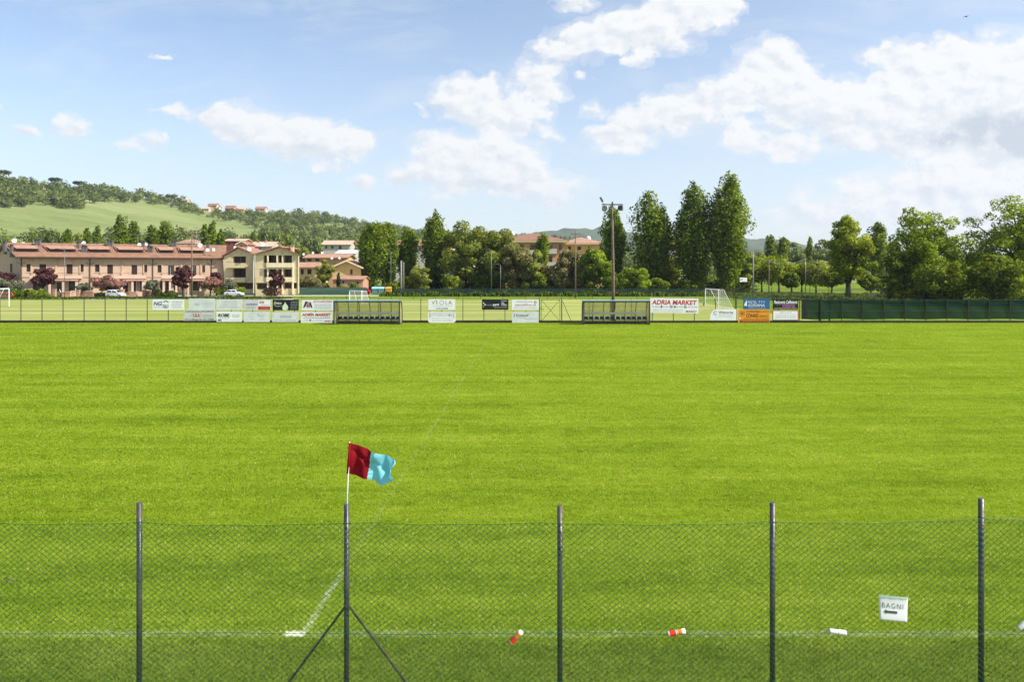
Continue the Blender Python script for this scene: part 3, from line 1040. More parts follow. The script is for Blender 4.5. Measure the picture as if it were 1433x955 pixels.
ru = np.random.default_rng(90)
ub = []
for i in range(330):
    X_ = ru.uniform(gx(556, 168), gx(1050, 168))
    s_ = ru.uniform(.8, 1.7)
    ub.append((X_, 168 + ru.uniform(-2.5, 2.5), ru.uniform(.2, 3.4), s_, s_, s_ * .9, ru.uniform(.15, .6)))
for i in range(150):
    X_ = ru.uniform(gx(1232, 125), gx(1520, 125))
    s_ = ru.uniform(.7, 1.5)
    ub.append((X_, 125 + ru.uniform(-2.5, 2.5), ru.uniform(.2, 4.0), s_, s_, s_ * .9, ru.uniform(.15, .6)))
tag(foliage_obj('undergrowth', [leaves(ub, 26000, .26, ru)], M['bush']), 'dark tangled undergrowth between the tree trunks', 'undergrowth', kind='stuff')

# right hand side
tree('young_plane_tree', 'bright yellow green young tree standing alone with a short dark trunk', 1187, 308, 76, 122, 'round', 'lime', 41, 8000, .22, z0=.16, nb=60, lump=(.14, .26), limbs=14, fork=.2, r0=.5, bark='bark_dark', ttop=.85,
     extra=lambda H, Wd, r: [(r.normal() * Wd * .07, r.normal() * Wd * .07, H * r.uniform(.72, .99), .9, .9, 1.1, .6) for _ in range(14)])
tree('plane_tree', 'large round topped tree with sky showing between its dark limbs', 1298, 279, 100, 108, 'round', 'plane', 42, 11500, .19, z0=.02, nb=120, lump=(.13, .23), limbs=18, fork=.3, r0=.42, bark='bark_dark', ttop=.8)
tree('oak_tree', 'spreading oak with open branches cut by the right edge', 1428, 268, 145, 104, 'round', 'plane', 43, 14500, .18, z0=.03, nb=150, lump=(.10, .18), limbs=22, fork=.3, r0=.55, bark='bark_dark', ttop=.75)
for i, (px, top, wd, Y, mt, lb) in enumerate((
        (1345, 325, 70, 118, 'plane', 'dense tree filling the gap between the round tree and the oak'), (1262, 345, 50, 106, 'bush', 'low dark tree hiding the left foot of the round topped tree'),
        (1320, 358, 70, 100, 'bush', 'dark thicket under the large round topped tree'), (1390, 352, 80, 98, 'bush', 'dark thicket under the spreading oak'),
        (1450, 340, 80, 112, 'bush', 'dark tree at the right edge under the oak'), (1245, 330, 40, 200, 'hill', 'grey green tree far behind the slim dark poplar'))):
    tree('thicket_tree', lb, px, top, wd, Y, 'round', mt, 80 + i, 4800, .20 if Y < 150 else .4, z0=0, nb=44, lump=(.18, .32), fork=.1, bark='bark_dark')
OG = 'orchard trees beyond the green windbreak'
for i, (px, top, wd, Y, mt, lb) in enumerate((
        (1066, 362, 44, 175, 'lime', 'yellow green orchard tree behind the small utility pole'), (1090, 358, 46, 168, 'lime', 'largest pale orchard tree left of the centre'),
        (1108, 378, 24, 160, 'bush', 'small dark orchard tree with a short trunk'), (1122, 368, 40, 172, 'lime', 'orchard tree just right of the small dark one'),
        (1142, 366, 44, 165, 'robinia', 'round orchard tree with twin trunks'), (1163, 374, 34, 150, 'robinia', 'orchard tree on a leaning dark trunk'),
        (1218, 388, 34, 150, 'bush', 'pollarded dark orchard stump tree under the slim poplar'))):
    tree('orchard_tree', lb, px, top - 2, wd * (1.25 if mt != 'bush' else 1), Y, 'round', mt, 100 + i, 3400, .26, OG, z0=.2, nb=34, lump=(.2, .36), fork=.2, limbs=7, r0=.22, bark='bark_dark', lean=(.5 if i in (5, 6) else 0))
BG = 'trees closing the view behind the orchard'
proto = None
for i, (px, top, wd) in enumerate(((1112, 338, 40), (1150, 330, 40), (1172, 334, 44), (1200, 340, 40), (1130, 345, 40), (1062, 350, 34))):
    tree('backdrop_tree', 'grey green tree in the row closing the view behind the orchard', px, top, wd, 300 + i * 6, 'round', 'hill', 130 + i, 2400, .5, BG, z0=.05, nb=34, lump=(.2, .34))

# garden trees in front of the houses
tree('plum_tree', 'dark purple plum tree above the left hedge by the pink houses', 59, 372, 34, 134, 'round', 'plum', 151, 2600, .2, z0=.28, nb=30, lump=(.18, .32), fork=.2, bark='bark_dark')
tree('plum_tree', 'purple plum tree beside the tall wooden pole', 256, 371, 28, 138, 'round', 'plum', 152, 2200, .2, z0=.25, nb=26, lump=(.18, .34), fork=.2, bark='bark_dark')
tree('plum_tree', 'small purple plum between the pink row and the cream house', 303, 376, 17, 147, 'round', 'plum', 153, 1200, .2, z0=.3, nb=18, lump=(.2, .36), fork=.3, bark='bark_dark')
tree('plum_tree', 'purple plum tree before the loggias of the cream house', 385, 376, 24, 142, 'round', 'plum', 154, 1500, .2, z0=.3, nb=22, lump=(.16, .28), fork=.3, bark='bark_dark')
tree('blossom_tree', 'wide rose brown blossom tree behind the white hatchback', 153, 384, 44, 137, 'round', 'blossom', 155, 3200, .18, z0=.25, nb=34, lump=(.18, .3), fork=.2, flat=.8, bark='bark_dark')
tree('blossom_tree', 'rose brown blossom tree at the right end of the pink row', 294, 386, 32, 141, 'round', 'blossom', 156, 2200, .18, z0=.3, nb=24, lump=(.2, .34), fork=.25, bark='bark_dark')
tree('blossom_tree', 'reddish shrub low in front of the cream house', 380, 402, 24, 143, 'round', 'blossom', 157, 900, .18, cat='bush', z0=0, nb=16, lump=(.22, .4), fork=.1)
tree('olive_tree', 'silvery olive tree left of the rose brown blossom tree', 117, 394, 22, 135, 'round', 'olive', 158, 1500, .17, z0=.3, nb=22, lump=(.2, .36), fork=.3)
tree('olive_tree', 'silvery olive tree between the white car and the tall pole', 214, 391, 24, 136, 'round', 'olive', 159, 1600, .17, z0=.3, nb=22, lump=(.2, .36), fork=.3)
tree('olive_tree', 'silvery olive at the far left edge under the gable wall', 10, 386, 42, 136, 'round', 'olive', 160, 2400, .18, z0=.1, nb=28, lump=(.2, .34), fork=.2)
tree('olive_tree', 'grey olive bush left of the cream house foot', 320, 390, 24, 145, 'round', 'olive', 161, 1400, .18, z0=.1, nb=20, lump=(.22, .38), fork=.2)
tree('plum_tree', 'dark plum at the far left edge above the olive', 0, 379, 34, 139, 'round', 'plum', 162, 1500, .2, z0=.55, nb=20, lump=(.2, .36), fork=.3)
tree('birch_tree', 'green garden tree in front of the yellow gable house', 453, 360, 30, 158, 'round', 'robinia', 163, 2600, .22, z0=.1, nb=30, lump=(.18, .32), fork=.2)
tree('tamarisk_tree', 'low brown feathery bush between the cream and yellow houses', 434, 385, 36, 155, 'round', 'dusty', 164, 1900, .22, cat='bush', z0=0, nb=24, lump=(.2, .36), fork=.15)
tree('cypress_tree', 'small dark columnar cypress before the yellow gable house', 474, 383, 6.5, 155, 'poplar', 'cypress', 165, 900, .18, leaders=1, low=.02)
tree('lime_bush', 'small lime green bush at the foot of the cypress', 481, 397, 15, 153, 'round', 'lime', 166, 800, .2, cat='bush', z0=0, nb=14, lump=(.3, .45), fork=.1)
tree('yew_bush', 'trimmed dark green bush right of the lime green one', 494, 395, 22, 154, 'round', 'bush', 167, 900, .2, cat='bush', z0=0, nb=16, lump=(.3, .45), fork=.1)
tree('green_bush', 'light green bush at the left foot of the yellow house porch', 424, 384, 14, 157, 'round', 'plane', 168, 900, .2, cat='bush', z0=0, nb=14, lump=(.3, .45), fork=.1)


def hedge(label, px0, px1, top, Y, seed, mat='bush', depth=1.6):
    r = np.random.default_rng(seed)
    H = gz(top, Y)
    x0, x1 = gx(px0, Y), gx(px1, Y)
    bl = []
    n = int((x1 - x0) / .5) * 3
    for i in range(n):
        s = r.uniform(.35, .55)
        bl.append((r.uniform(x0 + s, x1 - s) - (x0 + x1) / 2, r.uniform(-depth / 2, depth / 2), r.uniform(.2, H - s * .8), s, s, s, r.uniform(.35, .7)))
    o = foliage_obj('hedge', [leaves(bl, n * 45, .15, r)], M[mat])
    o.location = ((x0 + x1) / 2, Y, 0)
    return tag(o, label, 'hedge')


hedge('leafy green hedge below the purple plum at the far left', 14, 74, 405, 131, 171, 'plane')
hedge('clipped green hedge behind the white saloon car', 298, 345, 402, 144, 172, 'plane')
hedge('dark hedge with mesh fence left of the tall wooden pole', 210, 250, 407, 137.5, 173, 'bush', 1.0)
hedge('low dark hedge behind the white hatchback', 128, 152, 410, 136.2, 174, 'bush', 1.0)

# trees behind the pink roofs and the belt below the hill field
RG = 'poplars behind the pink roofs'
for i, (px, top, wd, lb) in enumerate((
        (95, 323, 13, 'dark small poplar furthest left behind the pink roof'), (122, 321, 13, 'slim poplar behind the second roof pocket'), (136, 319, 13, 'slim poplar just right of another slim one behind the pink roof'),
        (168, 304, 21, 'tallest poplar behind the pink roof'), (187, 312, 20, 'dense poplar right beside the tallest one behind the pink roof'), (213, 318, 18, 'medium poplar between the dense ones behind the pink roof'),
        (233, 313, 25, 'broadest dark poplar behind the pink roof'), (287, 317, 12, 'slim poplar right of the tall wooden pole top'), (297, 313, 14, 'middle spire of the three slim poplars left of the dark red house'), (309, 323, 12, 'shortest spire of the three slim poplars left of the dark red house'))):
    tree('poplar_tree', lb, px, top, wd, 215 + (i % 3) * 4, 'poplar', 'poplar_dark', 180 + i, 2600, .34, RG, leaders=2, low=.1, blunt=True)

rp = np.random.default_rng(5)
belt = []
for i in range(4):
    r = np.random.default_rng(300 + i)
    t = empty('belt_tree', (0, 0, -500))
    bl = round_blobs(9, 9.5, r, .05, 30, lump=(.2, .36))
    foliage_obj('crown', [leaves(bl, 1500, .42, r)], M[('hill', 'robinia', 'hill', 'bush')[i]], t)
    trunk_mesh(9, .25, r, M['bark'], bl, 4, .15, parent=t, top=.6)
    belt.append(t)
used = [False] * 4
BELT = [(-8, 322, 1.3), (12, 326, 1.1), (36, 322, 1.2), (56, 318, 1.2), (76, 316, 1.3), (108, 321, 1.1), (150, 325, 1.0), (200, 326, 1.0), (262, 330, .9), (330, 332, .9), (345, 320, 1.1), (362, 316, 1.2), (380, 314, 1.4), (398, 320, 1.2), (415, 327, 1.3), (430, 330, 1.3), (438, 326, 1.2),
        (372, 334, .9), (392, 336, 1.0), (408, 340, 1.1), (444, 340, 1.1), (425, 344, 1.0), (452, 345, 0.8), (470, 331, 1.0), (490, 334, 1.2), (500, 342, 1.2), (508, 330, 1.1), (560, 332, 1.2), (583, 330, 1.1), (590, 338, 1.0), (600, 328, 1.2), (640, 326, 1.2), (672, 330, 1.1), (705, 324, 1.1), (728, 325, 1.0), (748, 326, 1.1), (775, 330, .9), (810, 331, .9), (834, 333, .9)]
for i, (px, top, sc) in enumerate(BELT):
    k = i % 4
    o = dup(belt[k]) if used[k] else belt[k]
    used[k] = True
    Y = 300 + (i * 37 % 70)
    zt = gz(top, Y)
    s = sc * Y / 330
    o.location = (gx(px, Y), Y, max(zt - 9 * s, -2) if zt - 9 * s < 9 else 0)
    o.scale = (s, s, s if zt - 9 * s < 9 else zt / 9)
    o.rotation_euler = (0, 0, rp.uniform(0, 6.28))
    tag(o, 'rounded green tree in the belt between the rooftops and the hill', 'tree', 'trees in the belt below the hill')

# far-off wood on the hill: one mass
FIELDS = [[(-60, 292), (0, 291), (60, 289), (108, 293), (125, 284), (200, 283), (236, 290), (262, 297), (300, 307), (352, 318), (372, 324), (366, 336), (-60, 340)],
          [(446, 315), (478, 314), (502, 321), (488, 326), (452, 322)], [(398, 297), (411, 297), (410, 303), (396, 303)]]


def inside(poly, x, y):
    c = np.zeros(len(x), bool)
    n = len(poly)
    for i in range(n):
        (x1, y1), (x2, y2) = poly[i], poly[(i + 1) % n]
        hit = ((y1 > y) != (y2 > y)) & (x < (x2 - x1) * (y - y1) / (y2 - y1 + 1e-9) + x1)
        c ^= hit
    return c


def hill_spots(n, r, lo=-200, hi=1300):
    px = r.uniform(lo, hi, n)
    s = r.uniform(.02, 1.02, n) ** .9
    P = hill_point(px, s)
    py = HZ - (P[:, 2] - HC) / P[:, 1] * FPX
    ok = np.ones(n, bool)
    for f in FIELDS:
        ok &= ~inside(f, px, py - 1.5)
    vil = inside([(246, 272), (300, 280), (378, 284), (380, 301), (320, 301), (276, 297), (248, 285)], px, py)
    ok &= ~(vil & (r.random(n) < .93))
    return px[ok], s[ok], P[ok], py[ok]


r = np.random.default_rng(77)
protos = []
for i in range(6):
    rr = np.random.default_rng(400 + i)
    bl = round_blobs(1.0, 1.15, rr, .0, 12, lump=(.3, .5), tone=(.25, .7))
    protos.append(leaves(bl, 90, .08, rr, tone_spread=.06, fnj=.10))
px, s, P, py = hill_spots(6200, r)
VV, NN, TT = [], [], []
for i in range(len(P)):
    # thin the low slope that nothing shows of
    V, N, T = protos[i % 6]
    size = (5.0 + 8.0 * r.random() ** 1.6) * (1.0 + P[i, 1] / 4000)
    a = r.uniform(0, 6.28)
    c, sn = math.cos(a), math.sin(a)
    Rm = np.array([[c, sn, 0], [-sn, c, 0], [0, 0, 1]])
    VV.append((V * size * np.array([1, 1, r.uniform(.8, 1.1)])) @ Rm + P[i] - np.array([0, 0, .6]))
    NN.append(N @ Rm)
    TT.append(np.clip(T + r.normal(0, .26), 0, 1))
wood = foliage_obj('woodland', [(np.concatenate(VV), np.concatenate(NN), np.concatenate(TT))], M['hill'])
tag(wood, 'mixed green woodland covering the hillside around the pale field', 'woodland', kind='stuff')

VV, NN, TT = [], [], []
for i in range(170):
    V, N, T = protos[i % 6]
    side_ = 1 if i % 3 else -1
    Yd = r.uniform(215, 300)
    X_ = side_ * (Yd * r.uniform(.80, 2.2))
    size = r.uniform(7, 14)
    VV.append(V * size + np.array([X_, Yd, -.5]))
    NN.append(N)
    TT.append(np.clip(T + r.normal(0, .2), 0, 1))
tag(foliage_obj('woodland', [(np.concatenate(VV), np.concatenate(NN), np.concatenate(TT))], M['hill']), 'green tree belt closing the view far out on both sides', 'woodland', kind='stuff')

# umbrella pines on the crest
pp = None
for i, (px_, wd) in enumerate(((77, 15), (110, 14), (131, 9), (143, 12), (238, 13), (4, 16))):
    pr, zr = ridge(px_)
    if pp is None:
        rr = np.random.default_rng(500)
        pp = empty('umbrella_pine', (0, 0, 0))
        bl = [(rr.uniform(-3.4, 3.4), rr.uniform(-3.4, 3.4), 9.0 + rr.uniform(-1.0, .9), 2.0, 2.0, 1.3, .5) for _ in range(20)]
        foliage_obj('crown', [leaves(bl, 700, .5, rr)], M['pine'], pp)
        mb = MB()
        mb.tube([(0, 0, -2), (.2, 0, 5), (.1, .1, 9)], [.4, .32, .2], M['bark'], 7)
        mb.build('trunk', pp)
        o = pp
    else:
        o = dup(pp)
    o.location = ((px_ - CXP) * pr / FPX, pr, float(hill_z(np.array([px_]), np.array([1.0]))[0]) - 1.2)
    o.scale = (wd / 11, wd / 11, wd / 12)
    tag(o, 'dark umbrella pine standing on the crest of the wooded hill', 'tree', 'umbrella pines on the hill crest')
# cypresses on the slope
cp = None
for i, (px_, py_) in enumerate(((447, 322), (454, 322), (461, 321), (468, 322), (474, 321), (480, 323), (486, 322), (493, 322), (499, 323), (455, 328), (770, 331), (777, 331), (784, 331), (790, 332), (797, 332), (804, 333), (811, 333))):
    Yc, zc = hill_at(px_, py_ + 8)
    if cp is None:
        rr = np.random.default_rng(501)
        cp = empty('cypress_tree', (0, 0, 0))
        bl = poplar_blobs(10, 2.6, rr, 1, .02)
        foliage_obj('crown', [leaves(bl, 420, .4, rr)], M['cypress'], cp)
        mb = MB()
        mb.tube([(0, 0, -2), (0, 0, 2)], .15, M['bark'], 6)
        mb.build('trunk', cp)
        o = cp
    else:
        o = dup(cp)
    o.location = (gx(px_, Yc), Yc, zc - .5)
    ks = 9.5 * Yc / FPX / 10
    o.scale = (ks * 1.3, ks * 1.3, ks)
    tag(o, 'dark narrow cypress in the line on the lower hillside', 'tree', 'cypresses on the lower hillside')


# weedy tall grass along the far mesh fence
def weeds(name, label, x0, x1, y0, y1, n, h, seed):
    r = np.random.default_rng(seed)
    X, Yv = r.uniform(x0, x1, n), r.uniform(y0, y1, n)
    bl = np.stack([X, Yv, np.zeros(n)], 1)
    hh = h * r.uniform(.4, 1.3, n) * (.6 + .5 * np.sin(X * .7) ** 2)
    a = r.uniform(0, 6.28, n)
    wd = .14 * r.uniform(.6, 1.4, n)
    V = np.zeros((n, 4, 3))
    dx, dy = np.cos(a) * wd, np.sin(a) * wd
    lx, ly = r.normal(0, .15, n), r.normal(0, .15, n)
    V[:, 0] = bl - np.stack([dx, dy, 0 * dx], 1)
    V[:, 1] = bl + np.stack([dx, dy, 0 * dx], 1)
    V[:, 2] = bl + np.stack([dx * .4 + lx, dy * .4 + ly, hh], 1)
    V[:, 3] = bl + np.stack([-dx * .4 + lx, -dy * .4 + ly, hh], 1)
    N = np.repeat(np.stack([r.normal(0, .4, n), r.normal(0, .4, n), np.ones(n)], 1), 4, 0)
    T = np.repeat(np.clip(r.normal(.55, .2, n), 0, 1), 4)
    o = np_mesh(name, V.reshape(-1, 3), np.arange(4 * n).reshape(n, 4), M['weed'], attrs={'tone': T}, normals=N)
    tag(o, label, 'grass', kind='stuff')


weeds('tall_grass', 'tall weedy grass along the far mesh fence', -26, 46, 140.5, 143.5, 9000, .75, 1)
weeds('tall_grass', 'uncut meadow grass beyond the dark green windbreak', 40, 90, 118, 150, 16000, .5, 2)
weeds('tall_grass', 'rough green grass strip between the training pitch and the houses', -120, -40, 124.5, 131, 9000, .28, 3)


# ------------------------------------------------------------------ buildings
class Face:
    """a vertical facade: origin, direction along it, outward normal"""
    def __init__(self, A, B, flip=False):
        self.A = Vector((A[0], A[1], 0))
        self.B = Vector((B[0], B[1], 0))
        d = self.B - self.A
        self.L = d.length
        self.f = d / self.L
        self.n = Vector((self.f.y, -self.f.x, 0))      # outward for a facade running left to right seen from outside

    def p(self, x, z, out=0.0):
        v = self.A + self.f * x + self.n * out
        return Vector((v.x, v.y, z))

    def x(self, px):
        u = (px - CXP) / FPX
        den = self.f.x - u * self.f.y
        return (u * self.A.y - self.A.x) / den

    def z(self, x, py):
        return gz(py, self.p(x, 0).y)

    def rect(self, px0, px1, py0, py1):
        a, b = self.x(px0), self.x(px1)
        m = (a + b) / 2
        return a, b, self.z(m, py1), self.z(m, py0)


def wall(mb, F, x0, x1, zb, zt, opens, mat, deep=.25, out=0.0):
    """wall panel with real openings and reveals"""
    opens = [o for o in opens if o[1] > x0 and o[0] < x1]
    xs = sorted({x0, x1, *[min(max(o[0], x0), x1) for o in opens], *[min(max(o[1], x0), x1) for o in opens]})
    zs = sorted({zb, zt, *[o[2] for o in opens if zb < o[2] < zt], *[o[3] for o in opens if zb < o[3] < zt]})
    for i in range(len(xs) - 1):
        for j in range(len(zs) - 1):
            mx, mz = (xs[i] + xs[i + 1]) / 2, (zs[j] + zs[j + 1]) / 2
            if any(o[0] < mx < o[1] and o[2] < mz < o[3] for o in opens):
                continue
            mb.quad(F.p(xs[i], zs[j], out), F.p(xs[i + 1], zs[j], out), F.p(xs[i + 1], zs[j + 1], out), F.p(xs[i], zs[j + 1], out), mat)
    for (a, b, c, d) in opens:
        for (q, r_, s_, t_) in (((a, c), (b, c), 0, 0), ((b, c), (b, d), 0, 0), ((b, d), (a, d), 0, 0), ((a, d), (a, c), 0, 0)):
            mb.quad(F.p(q[0], q[1], out), F.p(r_[0], r_[1], out), F.p(r_[0], r_[1], out - deep), F.p(q[0], q[1], out - deep), mat)


def window(F, o, style, parent, name='window', deep=.2, out=0.0):
    a, b, c, d = o
    mb = MB()

    def bx(x0, x1, z0, z1, o0, o1, m):
        pts = [F.p(x0, z0, o0), F.p(x1, z0, o0), F.p(x1, z1, o0), F.p(x0, z1, o0)]
        mb.slab(pts, F.n * (o1 - o0), m)
    if style == 'shut':
        mid = (a + b) / 2
        for (u, v) in ((a, mid - .02), (mid + .02, b)):
            bx(u, v, c + .02, d - .02, out - deep * .6, out - deep * .6 + .04, M['shutter'])
            k = 6
            for i in range(k):
                z = c + (d - c) * (i + .5) / k
                bx(u + .06, v - .06, z - .03, z + .03, out - deep * .6 + .04, out - deep * .6 + .06, M['shutter'])
        bx(a - .08, b + .08, c - .1, c - .02, out - .02, out + .1, M['creampale'])
        w_ = mb.build(name, parent)
        m2 = MB()
        m2.quad(F.p(a, c, out - deep), F.p(b, c, out - deep), F.p(b, d, out - deep), F.p(a, d, out - deep), M['glass'])
        m2.build('pane', w_)
    elif style == 'open':
        w4 = (b - a) * .30
        for (u, v) in ((a - .02, a + w4), (b - w4, b + .02)):
            bx(u, v, c + .02, d - .02, out + .03, out + .08, M['shutter'])
        bx((a + b) / 2 - .05, (a + b) / 2 + .05, c, d, out - deep + .01, out - deep + .07, M['shutter'])
        w_ = mb.build(name, parent)
        m2 = MB()
        m2.quad(F.p(a, c, out - deep), F.p(b, c, out - deep), F.p(b, d, out - deep), F.p(a, d, out - deep), M['curtain'])
        m2.build('pane', w_)
    else:
        bx(a, b, d - .07, d, out - deep + .02, out - deep + .08, M['shutter'])
        bx(a, a + .07, c, d - .07, out - deep + .02, out - deep + .08, M['shutter'])
        bx(b - .07, b, c, d - .07, out - deep + .02, out - deep + .08, M['shutter'])
        bx(a - .06, b + .06, c - .08, c - .01, out - .02, out + .08, M['creampale'])
        w_ = mb.build(name, parent)
        m2 = MB()
        m2.quad(F.p(a, c, out - deep), F.p(b, c, out - deep), F.p(b, d, out - deep), F.p(a, d, out - deep), M['glass'])
        m2.build('pane', w_)
    return w_


def dish(px, py, Y, size, label, rz=.4):
    t = empty('satellite_dish', tuple(at(px, py, Y)), rz, label, 'satellite dish', 'satellite dishes on the roofs')
    mb = MB()
    Mx = Matrix.Rotation(R(80), 4, 'X')
    mb.lathe([(0.001, -.16 * size), (size * .25, -.13 * size), (size * .42, -.06 * size), (size * .5, 0), (size * .5, .01), (size * .4, -.04 * size), (0.001, -.13 * size)], M['dish'], 16, Mx)
    mb.build('reflector', t, smooth=True)
    m2 = MB()
    m2.tube([(0, .1, -size * 1.0), (0, .1, 0)], .04, M['antenna'], 6)
    m2.tube([(0, 0, -size * .45), (0, -.5 * size, .02)], .025, M['antenna'], 5)
    m2.build('mast', t)
    return t


def aerial(px, py_top, py_base, Y, half, label):
    t = empty('rooftop_aerial', (gx(px, Y), Y, gz(py_base, Y)), .2, label, 'aerial', 'rooftop aerials')
    h = gz(py_top, Y) - gz(py_base, Y)
    mb = MB()
    mb.tube([(0, 0, -.5), (0, 0, h)], .05, M['antenna'], 6)
    mb.build('mast', t)
    m2 = MB()
    m2.tube([(-half, 0, h - .15), (half, 0, h - .1)], .045, M['antenna'], 5)
    for i in range(9):
        x = -half + 2 * half * i / 8
        m2.tube([(x, -.3, h - .13), (x, .3, h - .13)], .02, M['antenna'], 4)
    m2.build('crossbar', t)


def chimney(parent, p, w_, h, m='chimney'):
    mb = MB()
    x, y, z = p
    mb.box(x - w_ / 2, x + w_ / 2, y - w_ / 2, y + w_ / 2, z - 1.2, z + h, M[m])
    mb.box(x - w_ * .62, x + w_ * .62, y - w_ * .62, y + w_ * .62, z + h, z + h + .1, M[m])
    mb.box(x - w_ * .4, x + w_ * .4, y - w_ * .4, y + w_ * .4, z + h + .1, z + h + .35, M['fascia'])
    mb.box(x - w_ * .6, x + w_ * .6, y - w_ * .6, y + w_ * .6, z + h + .35, z + h + .43, M[m])
    return mb.build('chimney', parent)


# --- the pink terrace
A, B = Vector((-96.4, 140, 0)), Vector((-61.9, 153, 0))
C, D_ = Vector((-107.2, 148, 0)), Vector((-65.8, 163.3, 0))
F1 = Face(A, B)
FE = Face(C, A)
FR = Face(B, D_)
FB = Face(D_, C)
EAVE, RIDGE = 7.75, 10.35
terr = empty('terraced_house', (A.x, A.y, 0), 0, 'long pink terrace with red tiled roof, brown shutters and balconies', 'house')
terr.location = (0, 0, 0)
UPW = [(37, 43, 369.8, 380.6, 'shut'), (55, 64.5, 369.8, 384, 'shut'), (93, 101.5, 370, 384, 'shut'), (112, 117, 370, 381, 'shut'), (133, 139, 370.3, 381, 'shut'), (150, 158, 370.6, 384, 'shut'),
       (184, 192, 371, 384.5, 'shut'), (201, 206, 371, 381.4, 'shut'), (220.5, 226, 371.3, 381.6, 'shut'), (236, 243.5, 371.4, 384.6, 'open'), (267.5, 274.5, 371.8, 385, 'open'), (283, 287, 371.8, 381.8, 'shut')]
LOW = [(46, 56, 395.5, 408, 'dark'), (79.5, 87, 395.5, 408, 'dark'), (96, 107, 394, 407, 'dark'), (172, 179, 395, 409, 'dark'), (186, 200, 394, 408, 'open'), (224, 236, 394, 406, 'open'), (243, 250, 394, 407, 'dark'), (270, 280, 394, 407, 'dark'), (142, 150, 396, 407, 'dark')]
ops, stl = [], []
for (a, b, c, d, s_) in UPW + LOW:
    q = F1.rect(a, b, c, d)
    ops.append(q)
    stl.append(s_)
mb = MB()
wall(mb, F1, 0, F1.L, 0, EAVE, ops, M['pinkwall'])
wo_ = [FE.rect(14, 17.2, 369, 381)]
wall(mb, FE, 0, FE.L, 0, EAVE, wo_, M['pinkwall'])
# gable triangle of the skewed end wall
mid = (A + C) / 2
mb.add([FE.p(0, EAVE), FE.p(FE.L, EAVE), (mid.x, mid.y, RIDGE - .1)], ((0, 1, 2),), M['pinkwall'])
wall(mb, FR, 0, FR.L, 0, EAVE, [], M['pinkwall'])
midr = (B + D_) / 2
mb.add([FR.p(0, EAVE), FR.p(FR.L, EAVE), (midr.x, midr.y, RIDGE - .1)], ((0, 1, 2),), M['pinkwall'])
wall(mb, FB, 0, FB.L, 0, EAVE, [], M['pinkwall'])
mb.build('wall', terr)
for q, s_ in zip(ops, stl):
    window(F1, q, s_, terr)
window(FE, wo_[0], 'shut', terr)
# paler ground storey band and string course
for (a, b) in ((29, 44), (117, 140), (206, 227), (287, 311)):
    x0, x1 = F1.x(a), F1.x(b)
    mb = MB()
    z = F1.z((x0 + x1) / 2, 388.5)
    mb.slab([F1.p(x0, z, .003), F1.p(x1, z, .003), F1.p(x1, z + .18, .003), F1.p(x0, z + .18, .003)], F1.n * .08, M['redwall'])
    mb.build('string_course', terr)
# projecting middle bays: shallow piers
for px_ in (44, 78.5, 112, 140.5, 171, 201, 227, 254, 281):
    x0 = F1.x(px_)
    mb = MB()
    mb.slab([F1.p(x0 - .12, 4.4, 0), F1.p(x0 + .12, 4.4, 0), F1.p(x0 + .12, EAVE - .02, 0), F1.p(x0 - .12, EAVE - .02, 0)], F1.n * .14, M['pinkwall'])
    mb.build('pier', terr)
# balconies
for (a, b, rx) in ((44, 115, (78, 79.5)), (140, 205, (171, 172.5)), (227, 287, (254, 255.5))):
    x0, x1 = F1.x(a), F1.x(b)
    xm = (x0 + x1) / 2
    z0, z1 = F1.z(xm, 390.5) + .05, F1.z(xm, 385.6)
    mb = MB()
    mb.slab([F1.p(x0, z0, .02), F1.p(x1, z0, .02), F1.p(x1, z0 + .18, .02), F1.p(x0, z0 + .18, .02)], F1.n * 1.25, M['pinkpale'])
    mb.slab([F1.p(x0, z0 + .18, 1.17), F1.p(x1, z0 + .18, 1.17), F1.p(x1, z1, 1.17), F1.p(x0, z1, 1.17)], F1.n * .1, M['pinkpale'])
    bal = mb.build('balcony', terr)
    m2 = MB()
    m2.tube([F1.p(x0, z1 + .45, 1.2), F1.p(x1, z1 + .45, 1.2)], .03, M['fascia'], 5)
    n = int((x1 - x0) / .5)
    for i in range(n + 1):
        x = x0 + (x1 - x0) * i / n
        m2.tube([F1.p(x, z1, 1.2), F1.p(x, z1 + .45, 1.2)], .016, M['fascia'], 4)
    m2.build('railing', bal)
    m3 = MB()
    xa, xb = F1.x(rx[0]), F1.x(rx[1])
    m3.slab([F1.p(xa, z1, .05), F1.p(xa, z1 + .7, .05), F1.p(xb, z1 + .7, .05), F1.p(xb, z1, .05)], F1.n * 1.2, M['pinkpale'])
    m3.build('divider', bal)
# tiled porch canopies
for (a, b) in ((70, 112), (170, 204), (228, 250), (262, 300)):
    x0, x1 = F1.x(a), F1.x(b)
    z = F1.z((x0 + x1) / 2, 392.4)
    mb = MB()
    mb.slab([F1.p(x0, z + .45, .02), F1.p(x1, z + .45, .02), F1.p(x1, z, 2.0), F1.p(x0, z, 2.0)], (0, 0, -.12), M['tilepink'])
    po = mb.build('porch', terr)
    m2 = MB()
    for x in (x0 + .3, (x0 + x1) / 2, x1 - .3):
        m2.slab([F1.p(x - .18, 0, 1.55), F1.p(x + .18, 0, 1.55), F1.p(x + .18, z - .05, 1.55), F1.p(x - .18, z - .05, 1.55)], F1.n * .3, M['pinkpale'])
    m2.build('pillar', po)
